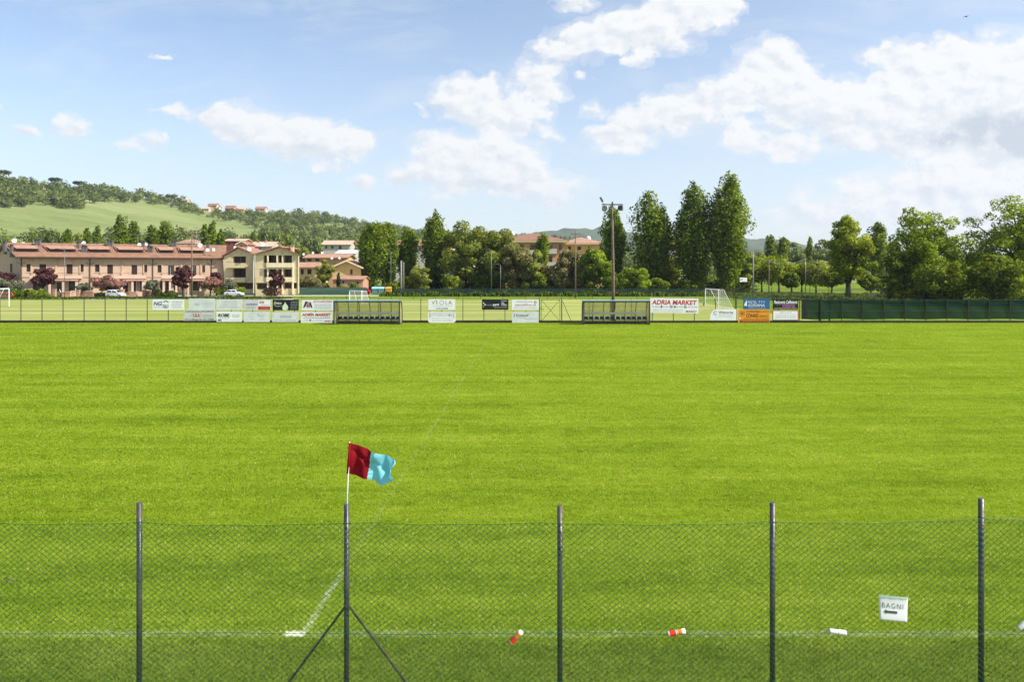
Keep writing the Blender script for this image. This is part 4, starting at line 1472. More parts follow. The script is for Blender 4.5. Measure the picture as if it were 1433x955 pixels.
# drainpipes with branched tops
for px_ in (30, 126, 214, 296):
    x0 = F1.x(px_)
    mb = MB()
    mb.tube([F1.p(x0, .4, .12), F1.p(x0, EAVE - .1, .12)], .09, M['fascia'], 6)
    mb.tube([F1.p(x0 - .8, EAVE - 1.0, .12), F1.p(x0, EAVE - 1.5, .12), F1.p(x0 + .8, EAVE - 1.0, .12)], .06, M['fascia'], 5)
    mb.build('drainpipe', terr)
# roof: two slopes with overhang, gutter
ov = .7
bf = Vector((FB.n.x, FB.n.y, 0))
rA = Vector((mid.x, mid.y, RIDGE)) + FE.n * .6
rB = Vector((midr.x, midr.y, RIDGE)) + F1.f * .6
eA = F1.p(0, EAVE - .1, ov) + FE.n * .6
eB = F1.p(F1.L, EAVE - .1, ov) + F1.f * .6
bA = Vector((C.x, C.y, EAVE - .1)) + FE.n * .6 + bf * ov
bB = Vector((D_.x, D_.y, EAVE - .1)) + F1.f * .6 + bf * ov
mb = MB()
mb.slab([eA, eB, rB, rA], (0, 0, .22), M['tile'])
mb.slab([rA, rB, bB, bA], (0, 0, .22), M['tile'])
mb.tube([rA + Vector((0, 0, .22)), rB + Vector((0, 0, .22))], .16, M['tilepink'], 6)
roof = mb.build('roof', terr)
m2 = MB()
m2.tube([eA + F1.n * .08, eB + F1.n * .08], .12, M['fascia'], 6)
m2.slab([eA + Vector((0, 0, -.18)), rA + Vector((0, 0, -.18)), rA + Vector((0, 0, -.004)), eA + Vector((0, 0, -.004))], FE.n * .06, M['fascia'])
m2.slab([bA + Vector((0, 0, -.18)), rA + Vector((0, 0, -.18)), rA + Vector((0, 0, -.004)), bA + Vector((0, 0, -.004))], FE.n * .06, M['fascia'])
m2.build('gutter', roof)


def roof_pt(px_, t):
    """point on the front slope: column px_, t from eave (0) to ridge (1)"""
    x = F1.x(px_)
    k = x / F1.L
    e = eA.lerp(eB, k)
    r_ = rA.lerp(rB, k)
    return e.lerp(r_, t) + Vector((0, 0, .22))


for (a, b) in ((33, 66), (77, 115), (129, 160), (168, 204), (222, 244), (250, 284)):
    mb = MB()
    p0, p1 = roof_pt(a + 2, .34), roof_pt(b - 2, .34)
    q0, q1 = roof_pt(a, .78), roof_pt(b, .78)
    up = Vector((0, 0, .62))
    # dark panel, inner shade put into its colour, awning slab over it, sloping cheeks
    mb.quad(p0 + Vector((0, 0, .01)), p1 + Vector((0, 0, .01)), p1 + up, p0 + up, M['inner_shade'])
    mb.slab([p0 + up + F1.n * .35, p1 + up + F1.n * .35, q1 + Vector((0, 0, .12)), q0 + Vector((0, 0, .12))], (0, 0, .1), M['tilepink'])
    mb.slab([p0 - F1.f * .35, p0 - F1.f * .05, q0 - F1.f * .05, q0 - F1.f * .35], (0, 0, .3), M['tile'])
    mb.slab([p1 + F1.f * .05, p1 + F1.f * .35, q1 + F1.f * .35, q1 + F1.f * .05], (0, 0, .3), M['tile'])
    mb.build('roof_terrace', roof)
for (px_, t, h) in ((24, .62, 1.0), (29.5, .40, .9), (67.5, .85, .9), (71.5, .85, 1.0), (120, .7, 1.0), (123, .38, 1.0), (126.5, .38, .9), (160, .85, 1.0), (164, .85, .9), (204.5, .75, 1.1), (210, .42, 1.1), (213.5, .40, .9), (242.5, .9, 1.0), (246, .9, .9), (288, .75, .8)):
    p = roof_pt(px_, t)
    chimney(roof, p, .5, h)
for i, (px_, py_, Y, sz, lb) in enumerate(((20, 337, 145, .95, 'large dish at the left gable of the pink terrace'), (33, 340.5, 146, .55, 'small dish near the left gable of the pink terrace'), (48, 341, 147, .5, 'small dish on the ridge above the first roof pocket'), (117, 340.3, 149, .8, 'dish between the second and third roof pockets'),
        (195, 342.5, 152, .7, 'tilted dish left of a pair on the terrace ridge'), (204, 342, 152, .7, 'right dish of the pair on the terrace ridge'), (280, 343.5, 155, .95, 'big dish at the right end of the terrace ridge'), (290.5, 350, 152, .75, 'lower dish at the right end of the terrace'), (299, 349.5, 152, .65, 'last small dish at the right end of the terrace'),
        (329, 346.5, 153, .6, 'dish on the left gable of the cream house'), (349, 349, 150, .8, 'dish in the roof valley of the cream house'), (368, 342.5, 170, .9, 'dish rising behind the cream house ridge'), (425, 356, 180, .6, 'dish at the left of the orange house roof'), (438, 354, 180, .6, 'dish above the middle of the orange house roof'), (451, 354, 180, .6, 'dish right of another on the orange house roof'),
        (464.5, 361.5, 170, .6, 'dish on the left slope of the yellow gable house'), (475, 361.5, 170, .6, 'dish near the ridge of the yellow gable house'))):
    dish(px_, py_, Y, sz, lb, .3 + .2 * (i % 3))
for (px_, pt, pb, Y, hf, lb) in ((108, 336.5, 344, 150, 1.3, 'long horizontal aerial left of the third roof pocket'), (134, 338.5, 344, 151, 1.0, 'low aerial above the third roof pocket'), (193, 328, 344, 152, 1.4, 'tall aerial above the middle of the terrace'), (278, 333, 345, 155, 1.2, 'aerial beside the big dish'), (299, 342.5, 347, 155, 1.5, 'wide aerial at the right end of the terrace'), (275, 318, 345, 156, .7, 'tall bundled aerial right of the wooden pole'), (395, 353, 358, 149, .4, 'short aerial on the right gable of the cream house')):
    aerial(px_, pt, pb, Y, hf, lb)

# low garden walls, gate pillars in front of the terrace
for i, (a, b, top, Y, lb) in enumerate(((73.5, 77.5, 406, 132, 'pink gate pillar left of the scooter gap'), (86.5, 98, 409.5, 132.5, 'low pink wall panel left of the olive tree'), (106, 111, 407, 133.5, 'pink gate pillar beside the dark gate'), (111.5, 130, 408, 134.5, 'long low pink wall under the olive tree'), (168.5, 173, 406, 136, 'pink gate pillar right of the white hatchback'),
                                        (180.5, 191, 409, 136.2, 'low pink wall panel below the porch glass doors'), (199, 203.5, 406, 137.5, 'pink gate pillar with a dark letter box'), (204, 211, 407.5, 138, 'pink wall left of the middle olive tree'), (255, 259.5, 406, 139, 'pink gate pillar left of the tall wooden pole'), (276, 283, 408.5, 140.5, 'low pink wall panel right of the tall wooden pole'))):
    x0, x1 = gx(a, Y), gx(b, Y)
    h = gz(top, Y)
    mb = MB()
    mb.box(x0, x1, Y, Y + .35, -.02, h, M['redwall'])
    mb.box(x0 - .05, x1 + .05, Y - .05, Y + .4, h, h + .1, M['pinkpale'])
    tag(mb.build('garden_wall'), lb, 'garden wall')
# low dark railing fences between them
for i, (a, b, top, Y, lb) in enumerate(((112, 166, 413.5, 133.6, 'low dark railing behind the white hatchback'), (204, 262, 413, 135.2, 'low dark railing left of the tall wooden pole foot'), (284, 358, 414, 137.2, 'low dark green mesh railing before the white saloon car'))):
    t = empty('garden_railing', (0, 0, 0), 0, lb, 'railing')
    x0, x1 = gx(a, Y), gx(b, Y)
    h = gz(top, Y) + .45
    mb = MB()
    n = int((x1 - x0) / .22)
    for k in range(n):
        x = x0 + (x1 - x0) * k / n
        mb.box(x, x + .035, Y, Y + .03, 0, h - .05, M['post_dark'])
    mb.build('balusters', t)
    m2 = MB()
    m2.box(x0, x1, Y - .02, Y + .05, h - .05, h, M['post_dark'])
    m2.box(x0, x1, Y - .02, Y + .05, .1, .16, M['post_dark'])
    m2.build('rail', t)

# --- the small pink house seen between terrace and cream house
def simple_house(name, label, px0, px1, eave, ridge_, Y, depth, wallm, roofm, wins=(), axis='x', base=0.0, group=None, over=.4, cat='house', rot=0.0, chim=(), hip=0.0, style='dark'):
    """detached house: walls with openings, pitched or hipped roof, windows"""
    x0, x1 = gx(px0, Y), gx(px1, Y)
    t = empty(name, (0, 0, 0), 0, label, cat, group)
    ze, zr = gz(eave, Y), gz(ridge_, Y)
    cxm = (x0 + x1) / 2
    c, s_ = math.cos(rot), math.sin(rot)

    def rp_(x, y):
        return (cxm + (x - cxm) * c - (y - Y) * s_, Y + (x - cxm) * s_ + (y - Y) * c)
    P = [rp_(x0, Y), rp_(x1, Y), rp_(x1, Y + depth), rp_(x0, Y + depth)]
    Fs = [Face(P[0], P[1]), Face(P[1], P[2]), Face(P[2], P[3]), Face(P[3], P[0])]
    rects = [Fs[0].rect(*w_[:4]) for w_ in wins]
    mb = MB()
    for i, F in enumerate(Fs):
        wall(mb, F, 0, F.L, base, ze, rects if i == 0 else [], M[wallm])

    def v(p, z):
        return Vector((p[0], p[1], z))
    m2 = MB()
    if axis == 'x' and not hip:
        l, r_ = (Vector((P[0][0] + P[3][0], P[0][1] + P[3][1], 0)) / 2), (Vector((P[1][0] + P[2][0], P[1][1] + P[2][1], 0)) / 2)
        mb.add([v(P[3], ze), v(P[0], ze), (l.x, l.y, zr)], ((0, 1, 2),), M[wallm])
        mb.add([v(P[1], ze), v(P[2], ze), (r_.x, r_.y, zr)], ((0, 1, 2),), M[wallm])
        f = Fs[0].f
        n = Fs[0].n
        drop = (zr - ze) / (depth / 2) * over
        a = v(P[0], ze - drop) + n * over - f * over
        b = v(P[1], ze - drop) + n * over + f * over
        d_ = v(P[3], ze - drop) - n * over - f * over
        e = v(P[2], ze - drop) - n * over + f * over
        L_, R__ = Vector((l.x, l.y, zr)) - f * over, Vector((r_.x, r_.y, zr)) + f * over
        m2.slab([a, b, R__, L_], (0, 0, .2), M[roofm])
        m2.slab([L_, R__, e, d_], (0, 0, .2), M[roofm])
    elif axis == 'y' and not hip:
        l, r_ = (Vector((P[0][0] + P[1][0], P[0][1] + P[1][1], 0)) / 2), (Vector((P[2][0] + P[3][0], P[2][1] + P[3][1], 0)) / 2)
        mb.add([v(P[0], ze), v(P[1], ze), (l.x, l.y, zr)], ((0, 1, 2),), M[wallm])
        mb.add([v(P[2], ze), v(P[3], ze), (r_.x, r_.y, zr)], ((0, 1, 2),), M[wallm])
        f, n = Fs[0].f, Fs[0].n
        drop = (zr - ze) / (Fs[0].L / 2) * over
        a0 = v(P[0], ze - drop) - f * over + n * over
        a1 = v(P[3], ze - drop) - f * over - n * over
        b0 = v(P[1], ze - drop) + f * over + n * over
        b1 = v(P[2], ze - drop) + f * over - n * over
        L_, R__ = Vector((l.x, l.y, zr)) + n * over, Vector((r_.x, r_.y, zr)) - n * over
        m2.slab([a0, L_, R__, a1], (0, 0, .2), M[roofm])
        m2.slab([L_, b0, b1, R__], (0, 0, .2), M[roofm])
        m2.slab([a0 + Vector((0, 0, -.12)), a0 + Vector((0, 0, .23)), L_ + Vector((0, 0, .23)), L_ + Vector((0, 0, -.12))], n * .06, M['creampale'])
        m2.slab([b0 + Vector((0, 0, -.12)), b0 + Vector((0, 0, .23)), L_ + Vector((0, 0, .23)), L_ + Vector((0, 0, -.12))], n * .06, M['creampale'])
    else:
        q = [v(P[i], ze) for i in range(4)]
        ctr = sum((Vector(x_) for x_ in q), Vector()) / 4
        q = [p + (p - ctr) * (over * 2 / (p - ctr).length) for p in q]
        q = [Vector((p.x, p.y, ze)) for p in q]
        f = Fs[0].f
        ln = Fs[0].L / 2 - hip
        k0, k1 = ctr - f * ln, ctr + f * ln
        k0.z = k1.z = zr
        m2.slab([q[0], q[1], k1, k0], (0, 0, .2), M[roofm])
        m2.slab([q[2], q[3], k0, k1], (0, 0, .2), M[roofm])
        m2.slab([q[1], q[2], k1], (0, 0, .2), M[roofm])
        m2.slab([q[3], q[0], k0], (0, 0, .2), M[roofm])
        m3 = MB()
        m3.box(min(p.x for p in q), max(p.x for p in q), min(p.y for p in q), max(p.y for p in q), ze - .22, ze - .01, M['creampale']) if abs(rot) < .01 else None
        if m3.f:
            m3.build('cornice', t)
    mb.build('wall', t)
    ro = m2.build('roof', t)
    for rct, w_ in zip(rects, wins):
        window(Fs[0], rct, w_[4] if len(w_) > 4 else style, t)
    for (px_, py_) in chim:
        chimney(ro, (gx(px_, Y), Y + depth * .4, gz(py_, Y)), .6, .5, 'redwall')
    return t, Fs


simple_house('pink_house', 'narrow pink house with red roof tucked between the terrace and the cream house', 296, 322, 363, 356, 166, 9, 'pinkwall', 'tile', ((301, 306, 366, 371), (312, 316, 366, 371), (303, 308, 377, 384)), chim=((300, 353), (306, 354)))

# --- cream three storey house with two gables
ch = empty('cream_house', (0, 0, 0), 0, 'cream three storey house with two gables, dark shutters and loggias', 'house')
Y1, Y2 = 152.0, 149.0
FL = Face((gx(313.5, Y1), Y1), (gx(357, Y1), Y1))
FRt = Face((gx(357, Y2), Y2), (gx(417.5, Y2), Y2))
mb = MB()
lw = [FL.rect(326, 344, 357, 368.3), FL.rect(326, 344, 376, 388.5), FL.rect(331, 356.5, 396, 405)]
wall(mb, FL, 0, FL.L, 0, gz(359, Y1), lw, M['cream'], 1.0)
pk = FL.x(334)
mb.add([FL.p(0, gz(359, Y1)), FL.p(FL.L, gz(359, Y1)), FL.p(FL.L, gz(357.5, Y1)), FL.p(pk, gz(347.5, Y1))], ((0, 1, 2, 3),), M['cream'])
rw = [FRt.rect(369, 376, 357.5, 368), FRt.rect(376, 387.6, 357.5, 368), FRt.rect(389, 395, 357.5, 368), FRt.rect(396.6, 409.5, 357.5, 368),
      FRt.rect(369, 374, 377, 388), FRt.rect(375.6, 387.6, 377, 388), FRt.rect(389, 395, 377, 388), FRt.rect(396.6, 409.5, 377, 388),
      FRt.rect(375.6, 387.6, 396, 404), FRt.rect(389, 395, 396, 404), FRt.rect(396.6, 408.5, 396, 404), FRt.rect(410, 415.5, 396, 404), FRt.rect(358.5, 374, 396.5, 405)]
wall(mb, FRt, 0, FRt.L, 0, gz(357, Y2), rw, M['cream'], 1.3)
mb.add([FRt.p(0, gz(357, Y2)), FRt.p(FRt.L, gz(357, Y2)), FRt.p(FRt.x(392), gz(346.8, Y2))], ((0, 1, 2),), M['cream'])
zt_ = gz(357.2, Y2)
for (a, b) in (((gx(357, Y2), Y2), (gx(357, Y2), Y1)), ((gx(417.5, Y2), Y2), (gx(416.5, Y2 + 13), Y2 + 13)), ((gx(313.5, Y1), Y1 + 10), (gx(313.5, Y1), Y1)), ((gx(416.5, Y2 + 13), Y2 + 13), (gx(313.5, Y1), Y1 + 10))):
    F = Face(a, b)
    wall(mb, F, 0, F.L, 0, zt_, [], M['cream'])
mb.build('wall', ch)
for q in lw + rw:
    m2 = MB()
    dpt = .95 if q in lw else 1.25
    F = FL if q in lw else FRt
    m2.slab([F.p(q[0] - .05, q[2], -dpt), F.p(q[1] + .05, q[2], -dpt), F.p(q[1] + .05, q[3], -dpt), F.p(q[0] - .05, q[3], -dpt)], F.n * -.05, M['shutter'] if q[2] > 3 else M['brick'])
    if q[1] - q[0] > 1.4 and q[2] > 3:
        for kx in (.28, .62):
            x_ = q[0] + (q[1] - q[0]) * kx
            m2.slab([F.p(x_, q[2], -.3), F.p(x_ + .12, q[2], -.3), F.p(x_ + .12, q[3] - .2, -.3), F.p(x_, q[3] - .2, -.3)], F.n * .05, M['shutter'])
    wn = m2.build('window', ch)
    m3 = MB()
    xx = q[0] + (q[1] - q[0]) * .36
    m3.slab([F.p(xx, q[2] + .05, -dpt + .01), F.p(xx + .22 * (q[1] - q[0]), q[2] + .05, -dpt + .01), F.p(xx + .22 * (q[1] - q[0]), q[3] - .15, -dpt + .01), F.p(xx, q[3] - .15, -dpt + .01)], F.n * .03, M['glass'])
    m3.build('pane', wn)
for (F, a, b, t0, t1, ot, mt) in ((FL, 319, 346, 368.5, 375, 1.0, 'cream'), (FL, 319, 346, 388.8, 395, 1.0, 'cream'), (FRt, 374, 411, 368.2, 374.3, .5, 'creampale'), (FRt, 374, 411, 388.2, 394.3, .5, 'creampale')):
    q = F.rect(a, b, t0, t1)
    m2 = MB()
    m2.slab([F.p(q[0], q[2], .02), F.p(q[1], q[2], .02), F.p(q[1], q[2] + .16, .02), F.p(q[0], q[2] + .16, .02)], F.n * (ot + .1), M[mt])
    m2.slab([F.p(q[0], q[2] + .16, ot), F.p(q[1], q[2] + .16, ot), F.p(q[1], q[3], ot), F.p(q[0], q[3], ot)], F.n * .1, M[mt])
    bal = m2.build('balcony', ch)
    m4 = MB()
    m4.tube([F.p(q[0], q[3] + .25, ot + .05), F.p(q[1], q[3] + .25, ot + .05)], .03, M['fascia'], 5)
    for i in range(14):
        x_ = q[0] + (q[1] - q[0]) * i / 13
        m4.tube([F.p(x_, q[3], ot + .05), F.p(x_, q[3] + .25, ot + .05)], .015, M['fascia'], 4)
    m4.build('railing', bal)
for px_ in (375.2, 388.3, 395.8, 410):
    m2 = MB()
    x_ = FRt.x(px_)
    m2.slab([FRt.p(x_ - .13, .2, .02), FRt.p(x_ + .13, .2, .02), FRt.p(x_ + .13, gz(357.6, Y2), .02), FRt.p(x_ - .13, gz(357.6, Y2), .02)], FRt.n * .3, M['creampale'])
    m2.build('column', ch)
m2 = MB()
for pyb in (375.5, 395.4):
    for F in (FL, FRt):
        z = F.z(1, pyb)
        m2.slab([F.p(0, z, .004), F.p(F.L, z, .004), F.p(F.L, z + .14, .004), F.p(0, z + .14, .004)], F.n * .05, M['creampale'])
m2.build('string_course', ch)
m2 = MB()
z1, z2 = gz(358.6, Y1), gz(346.6, Y1)
xl, xp, xr = gx(311.5, Y1), gx(334, Y1), gx(362, Y1)
m2.slab([(xl, Y1 - .7, z1 - .1), (xp, Y1 - .7, z2), (xp, Y1 + 11, z2), (xl, Y1 + 11, z1 - .1)], (0, 0, .22), M['tilebrown'])
m2.slab([(xp, Y1 - .7, z2), (xr, Y1 - .7, z1), (xr, Y1 + 11, z1), (xp, Y1 + 11, z2)], (0, 0, .22), M['tilebrown'])
z1, z2 = gz(357.6, Y2), gz(345.8, Y2)
xl, xp, xr = gx(354.5, Y2), gx(392, Y2), gx(420.5, Y2)
m2.slab([(xl, Y2 - .8, z1), (xp, Y2 - .8, z2), (xp, Y2 + 14, z2), (xl, Y2 + 14, z1)], (0, 0, .22), M['tilepink'])
m2.slab([(xp, Y2 - .8, z2), (xr, Y2 - .8, z1), (gx(419.5, Y2 + 14), Y2 + 14, z1), (xp - 3, Y2 + 14, z2)], (0, 0, .22), M['tilebrown'])
ro = m2.build('roof', ch)
chimney(ro, (gx(397, Y2), Y2 + 6, gz(348, Y2)), .6, .6, 'cream')
m2 = MB()
m2.tube([FRt.p(-.25, .3, .15), FRt.p(-.25, gz(358, Y2), .15)], .1, M['creampale'], 6)
m2.tube([FRt.p(FRt.L + .1, .3, .15), FRt.p(FRt.L + .1, gz(358, Y2), .15)], .1, M['creampale'], 6)
m2.build('drainpipe', ch)

# --- yellow and orange houses
simple_house('yellow_house', 'yellow house with a low gable end and one small dark window', 466, 505, 374, 365.5, 164, 14, 'yellow', 'tilepink', ((490, 493.5, 377, 384.5),), 'y', over=.7)
simple_house('garden_annex', 'low salmon annex with a pale tiled roof before the yellow gable', 466, 508, 391.5, 387.5, 157, 6, 'redwall', 'tilepink', ((479, 481.5, 393.5, 397), (499, 502, 394, 398)), over=.3, cat='annex')
simple_house('orange_house', 'orange upper house behind the yellow gable with a long red roof', 427, 484, 361, 356, 182, 10, 'orangewall', 'tilepink', ((430, 436, 362.5, 366), (441, 447, 362.5, 366)), over=.6)
simple_house('veranda_house', 'low wing with pink tiled roof just right of the cream house', 417, 446, 374, 368, 168, 8, 'cream', 'tilepink', ((421, 425, 377, 384), (430, 436, 377, 384)), over=.8)
# --- houses behind the terrace and along the slope
simple_house('pink_house', 'pale pink house with a hipped roof behind the wooden pole', 250, 273, 340, 333.5, 238, 9, 'pinkpale', 'tilepink', ((254, 257, 342, 346), (263, 266, 342, 346)), hip=3.2)
simple_house('dark_red_house', 'dark red house with a pale flat roof right of the slim poplars', 315, 341, 337.5, 334, 255, 12, 'darkred', 'tilepale', ((319, 321.5, 340, 344), (327, 329.5, 340, 344)), chim=((322, 335),), rot=.12)
simple_house('red_shed', 'bright red gabled shed right of the dark red house', 331, 346, 342, 338, 246, 7, 'redwall', 'tile', ((336, 339, 344, 347),), 'y', cat='shed')
simple_house('grey_roofed_house', 'house with a greyish tiled roof behind the cream house ridge', 349, 380, 345, 338, 262, 12, 'whitewall', 'tilepale', ((353, 356, 347, 350), (362, 365, 347, 350)), chim=((355, 340), (366, 338)))
simple_house('brick_house', 'small brick house half hidden in trees on the lower slope', 417, 429, 327.5, 323.5, hill_at(422, 332)[0], 12, 'darkred', 'tile', ((419, 421, 328, 330),), base=hill_at(422, 332)[1] - 1.5)
simple_house('flat_villa', 'long pale villa with a pink roof above the orange house', 452, 490, 342, 336.5, 305, 10, 'whitewall', 'tilepale', ((455, 458, 344, 348), (463, 467, 344, 348), (474, 478, 344, 349)), over=.8)
simple_house('greenhouse', 'white roofed shed between the pale villa and the yellow gable', 470, 497, 355, 350, 262, 12, 'whitewall', 'offwhite', ((474, 477, 356, 359),), cat='shed')
simple_house('grey_house', 'grey house with red roof half hidden behind the shorter poplar', 553, 594, 343.5, 335.5, 250, 12, 'whitewall', 'tile', ((557, 560, 346, 351), (566, 569, 346, 351), (577, 580, 346, 351), (586, 589, 346, 351)), over=.7)
wt, WF = simple_house('white_house', 'white house with balconies showing through the robinia leaves', 626, 662, 353, 348, 205, 12, 'whitewall', 'tilepale', ((631, 636, 356, 363), (641, 647, 356, 363), (651, 656, 356, 363), (633, 638, 369, 375)), over=.4)
ap, AF = simple_house('apartment_house', 'ochre apartment house with a broad red hipped roof and white balconies', 705, 789, 338, 325.5, 222, 18, 'apart', 'tile', ((712, 717, 342, 350), (728, 733, 342, 350), (742, 747, 342, 350), (754, 758, 342, 350), (768, 773, 341, 349.5), (782, 786, 342, 350), (742, 747, 360, 368), (768, 773, 358, 367), (782, 786, 358, 367)), hip=8, over=1.2, chim=((715, 326),))
ap2, AF2 = simple_house('orange_apartment_house', 'orange apartment house with a pink hipped roof left of the floodlight mast', 789, 842, 341, 331.5, 238, 16, 'orangewall', 'tilepink', ((795, 799, 345, 350), (808, 813, 345, 350), (823, 828, 345, 350), (795, 799, 360, 367), (823, 828, 360, 367)), hip=6, over=1.0)
for (F, par, a, b, t0, t1) in ((AF[0], ap, 736, 749, 350.5, 357), (AF[0], ap, 764, 779, 348.5, 355.5), (AF[0], ap, 764, 779, 367, 374), (WF[0], wt, 629, 650, 363, 367), (WF[0], wt, 629, 650, 374, 380)):
    q = F.rect(a, b, t0, t1)
    m2 = MB()
    m2.slab([F.p(q[0], q[2], .02), F.p(q[1], q[2], .02), F.p(q[1], q[2] + .18, .02), F.p(q[0], q[2] + .18, .02)], F.n * 1.3, M['whitewall'])
    m2.slab([F.p(q[0], q[2] + .18, 1.2), F.p(q[1], q[2] + .18, 1.2), F.p(q[1], q[3], 1.2), F.p(q[0], q[3], 1.2)], F.n * .1, M['whitewall'])
    m2.build('balcony', par)
# white roof lanterns
for (px_, py_, Y, par) in ((717, 324, 224, ap), (827, 330.5, 246, ap2)):
    m2 = MB()
    c_ = at(px_, py_, Y)
    m2.lathe([(.9, -.7), (.8, 0), (.45, .3), (.05, .45)], M['white'], 10, Matrix.Translation((c_.x, Y + 8, c_.z)))
    m2.build('roof_lantern', par)
simple_house('green_house', 'pale green house glimpsed between two tall poplars', 925, 956, 341, 332, 260, 12, 'whitewall', 'tilepink', ((935, 937, 344, 349), (939.5, 941.5, 344, 349), (944, 946, 344, 349)), over=.6)
# hilltop village
VG = 'village houses along the hill crest'
for i, (a, b, e, rdg, wl, rf, lb) in enumerate(((282, 292, 292, 289, 'whitewall', 'tilepale', 'white hill house at the left end of the village'), (291, 303, 287.5, 284.5, 'pinkpale', 'tile', 'pink hill house on top of the village'), (296, 306, 291, 288, 'creampale', 'tile', 'cream hill house below the pink one'), (315, 327, 291.5, 287.5, 'redwall', 'tile', 'brick coloured hill house in the middle of the village'),
                                                (326, 331, 294, 291.5, 'whitewall', 'tile', 'tiny white hill cottage below the brick coloured one'), (331, 342, 292.5, 289.5, 'creampale', 'tilepale', 'long pale hill house right of the middle'), (341, 345, 297, 294, 'whitewall', 'tilepale', 'small white hill house lowest in the village'), (357, 371, 292, 289, 'pinkpale', 'tilebrown', 'wide flat roofed hill house at the right end of the village'), (252, 262, 281, 278.5, 'pinkpale', 'tilepale', 'farm roof on the crest left of the village'), (49, 57, 262, 259.5, 'creampale', 'tilepale', 'cream farmhouse among the trees at the hill top'))):
    pm_ = np.array([(a + b) / 2])
    hp_ = hill_point(pm_, np.array([.965]))[0]
    Yh, hb_ = float(hp_[1]), float(hp_[2])
    cw = (b - a) / 5
    simple_house('hill_house', lb, a, b, e, rdg, Yh, 9, wl, rf, tuple((a + cw * (k + .6), a + cw * (k + 1.3), e + .8, e + 2.6) for k in (0, 2, 3)), base=min(hb_ - 2, gz(e, Yh) - 4), group=VG, over=.7)


# ------------------------------------------------------------------ vehicles
def car(label, px, py_ground, Y, length, paint, flip=False, cls='hatch', rz=0.0):
    t = empty('car', (gx(px, Y), Y, 0), rz + (math.pi if flip else 0), label, 'car')
    L, Wd, H = length, 1.62, 1.45
    if cls == 'hatch':
        low = [(-.5, .28), (-.5, .62), (-.47, .88), (.17, .90), (.40, .74), (.49, .62), (.5, .28)]
        cab = [(-.47, .88), (-.40, 1.26), (-.33, 1.43), (.0, 1.45), (.07, 1.40), (.26, .90)]
    else:
        low = [(-.5, .28), (-.5, .70), (-.46, .86), (.22, .88), (.44, .72), (.5, .58), (.5, .28)]
        cab = [(-.42, .86), (-.30, 1.24), (-.22, 1.36), (.02, 1.38), (.09, 1.33), (.25, .88)]
    mb = MB()
    mb.slab([(x * L, -Wd / 2, z) for x, z in low], (0, Wd, 0), M[paint])
    n = len(cab)
    a = [Vector((x * L, -Wd / 2 + (.04 if z < 1 else .17), z)) for x, z in cab]
    b = [Vector((p.x, -p.y, p.z)) for p in a]
    mb.add(a + b, [tuple(range(n - 1, -1, -1)), tuple(range(n, 2 * n))] + [(i, (i + 1) % n, n + (i + 1) % n, n + i) for i in range(n)], M[paint])
    mb.build('body', t, bevel=.06)

    def lerpx(k, z):
        """cabin edge at height z on the rear (k=0) or front (k=1)"""
        side = cab[:3] if k == 0 else cab[-1:-3:-1]
        pts = sorted([(q[1], q[0]) for q in side])
        return np.interp(z, [q[0] for q in pts], [q[1] for q in pts]) * L
    for sgn in (-1, 1):
        for (u0, u1) in ((.06, .46), (.52, .94)):
            z0, z1 = .94, cab[2][1] - .12
            def yy_(z):
                return sgn * (Wd / 2 - np.interp(z, [.9, 1.3], [.035, .158]) + .012)
            xs0 = (lerpx(0, z0), lerpx(1, z0)); xs1 = (lerpx(0, z1), lerpx(1, z1))
            P4 = [Vector((xs0[0] + (xs0[1] - xs0[0]) * u0, yy_(z0), z0)), Vector((xs0[0] + (xs0[1] - xs0[0]) * u1, yy_(z0), z0)), Vector((xs1[0] + (xs1[1] - xs1[0]) * u1, yy_(z1), z1)), Vector((xs1[0] + (xs1[1] - xs1[0]) * u0, yy_(z1), z1))]
            m2 = MB()
            m2.slab(P4, (0, -sgn * .03, 0), M['glass'])
            m2.build('side_window', t)
    m2 = MB()
    xa, xb = lerpx(1, .95), lerpx(1, cab[-2][1] - .04)
    m2.slab([(xa + .02, -Wd / 2 + .14, .95), (xa + .02, Wd / 2 - .14, .95), (xb + .02, Wd / 2 - .24, cab[-2][1] - .04), (xb + .02, -Wd / 2 + .24, cab[-2][1] - .04)], (-.03, 0, 0), M['glass'])
    m2.build('windscreen', t)
    m2 = MB()
    xa, xb = lerpx(0, 1.0), lerpx(0, 1.24)
    m2.slab([(xa - .02, -Wd / 2 + .2, 1.0), (xa - .02, Wd / 2 - .2, 1.0), (xb - .02, Wd / 2 - .26, 1.24), (xb - .02, -Wd / 2 + .26, 1.24)], (.03, 0, 0), M['glass'])
    m2.build('rear_window', t)
    for fx in (-.31, .33):
        for sgn in (-1, 1):
            m2 = MB()
            Mx = Matrix.Translation((fx * L, sgn * (Wd / 2 - .09), .30)) @ Matrix.Rotation(R(90), 4, 'X')
            m2.lathe([(.18, -.1), (.29, -.1), (.31, -.06), (.31, .06), (.29, .1), (.18, .1)], M['tyre'], 18, Mx)
            wh = m2.build('wheel', t, smooth=True)
            m3 = MB()
            m3.lathe([(.001, -.105), (.18, -.08), (.18, .08), (.001, .105)], M['rim'], 14, Mx)
            m3.build('rim', wh)
    for sgn in (-1, 1):
        m2 = MB()
        m2.box(.455 * L, .497 * L, sgn * .5 - .16, sgn * .5 + .16, .58, .70, M['lens'])
        m2.build('headlight', t)
        m2 = MB()
        m2.box(-.503 * L, -.48 * L, sgn * .66 - .08, sgn * .66 + .08, .62, .86, M['redplastic'])
        m2.build('tail_light', t)
    return t


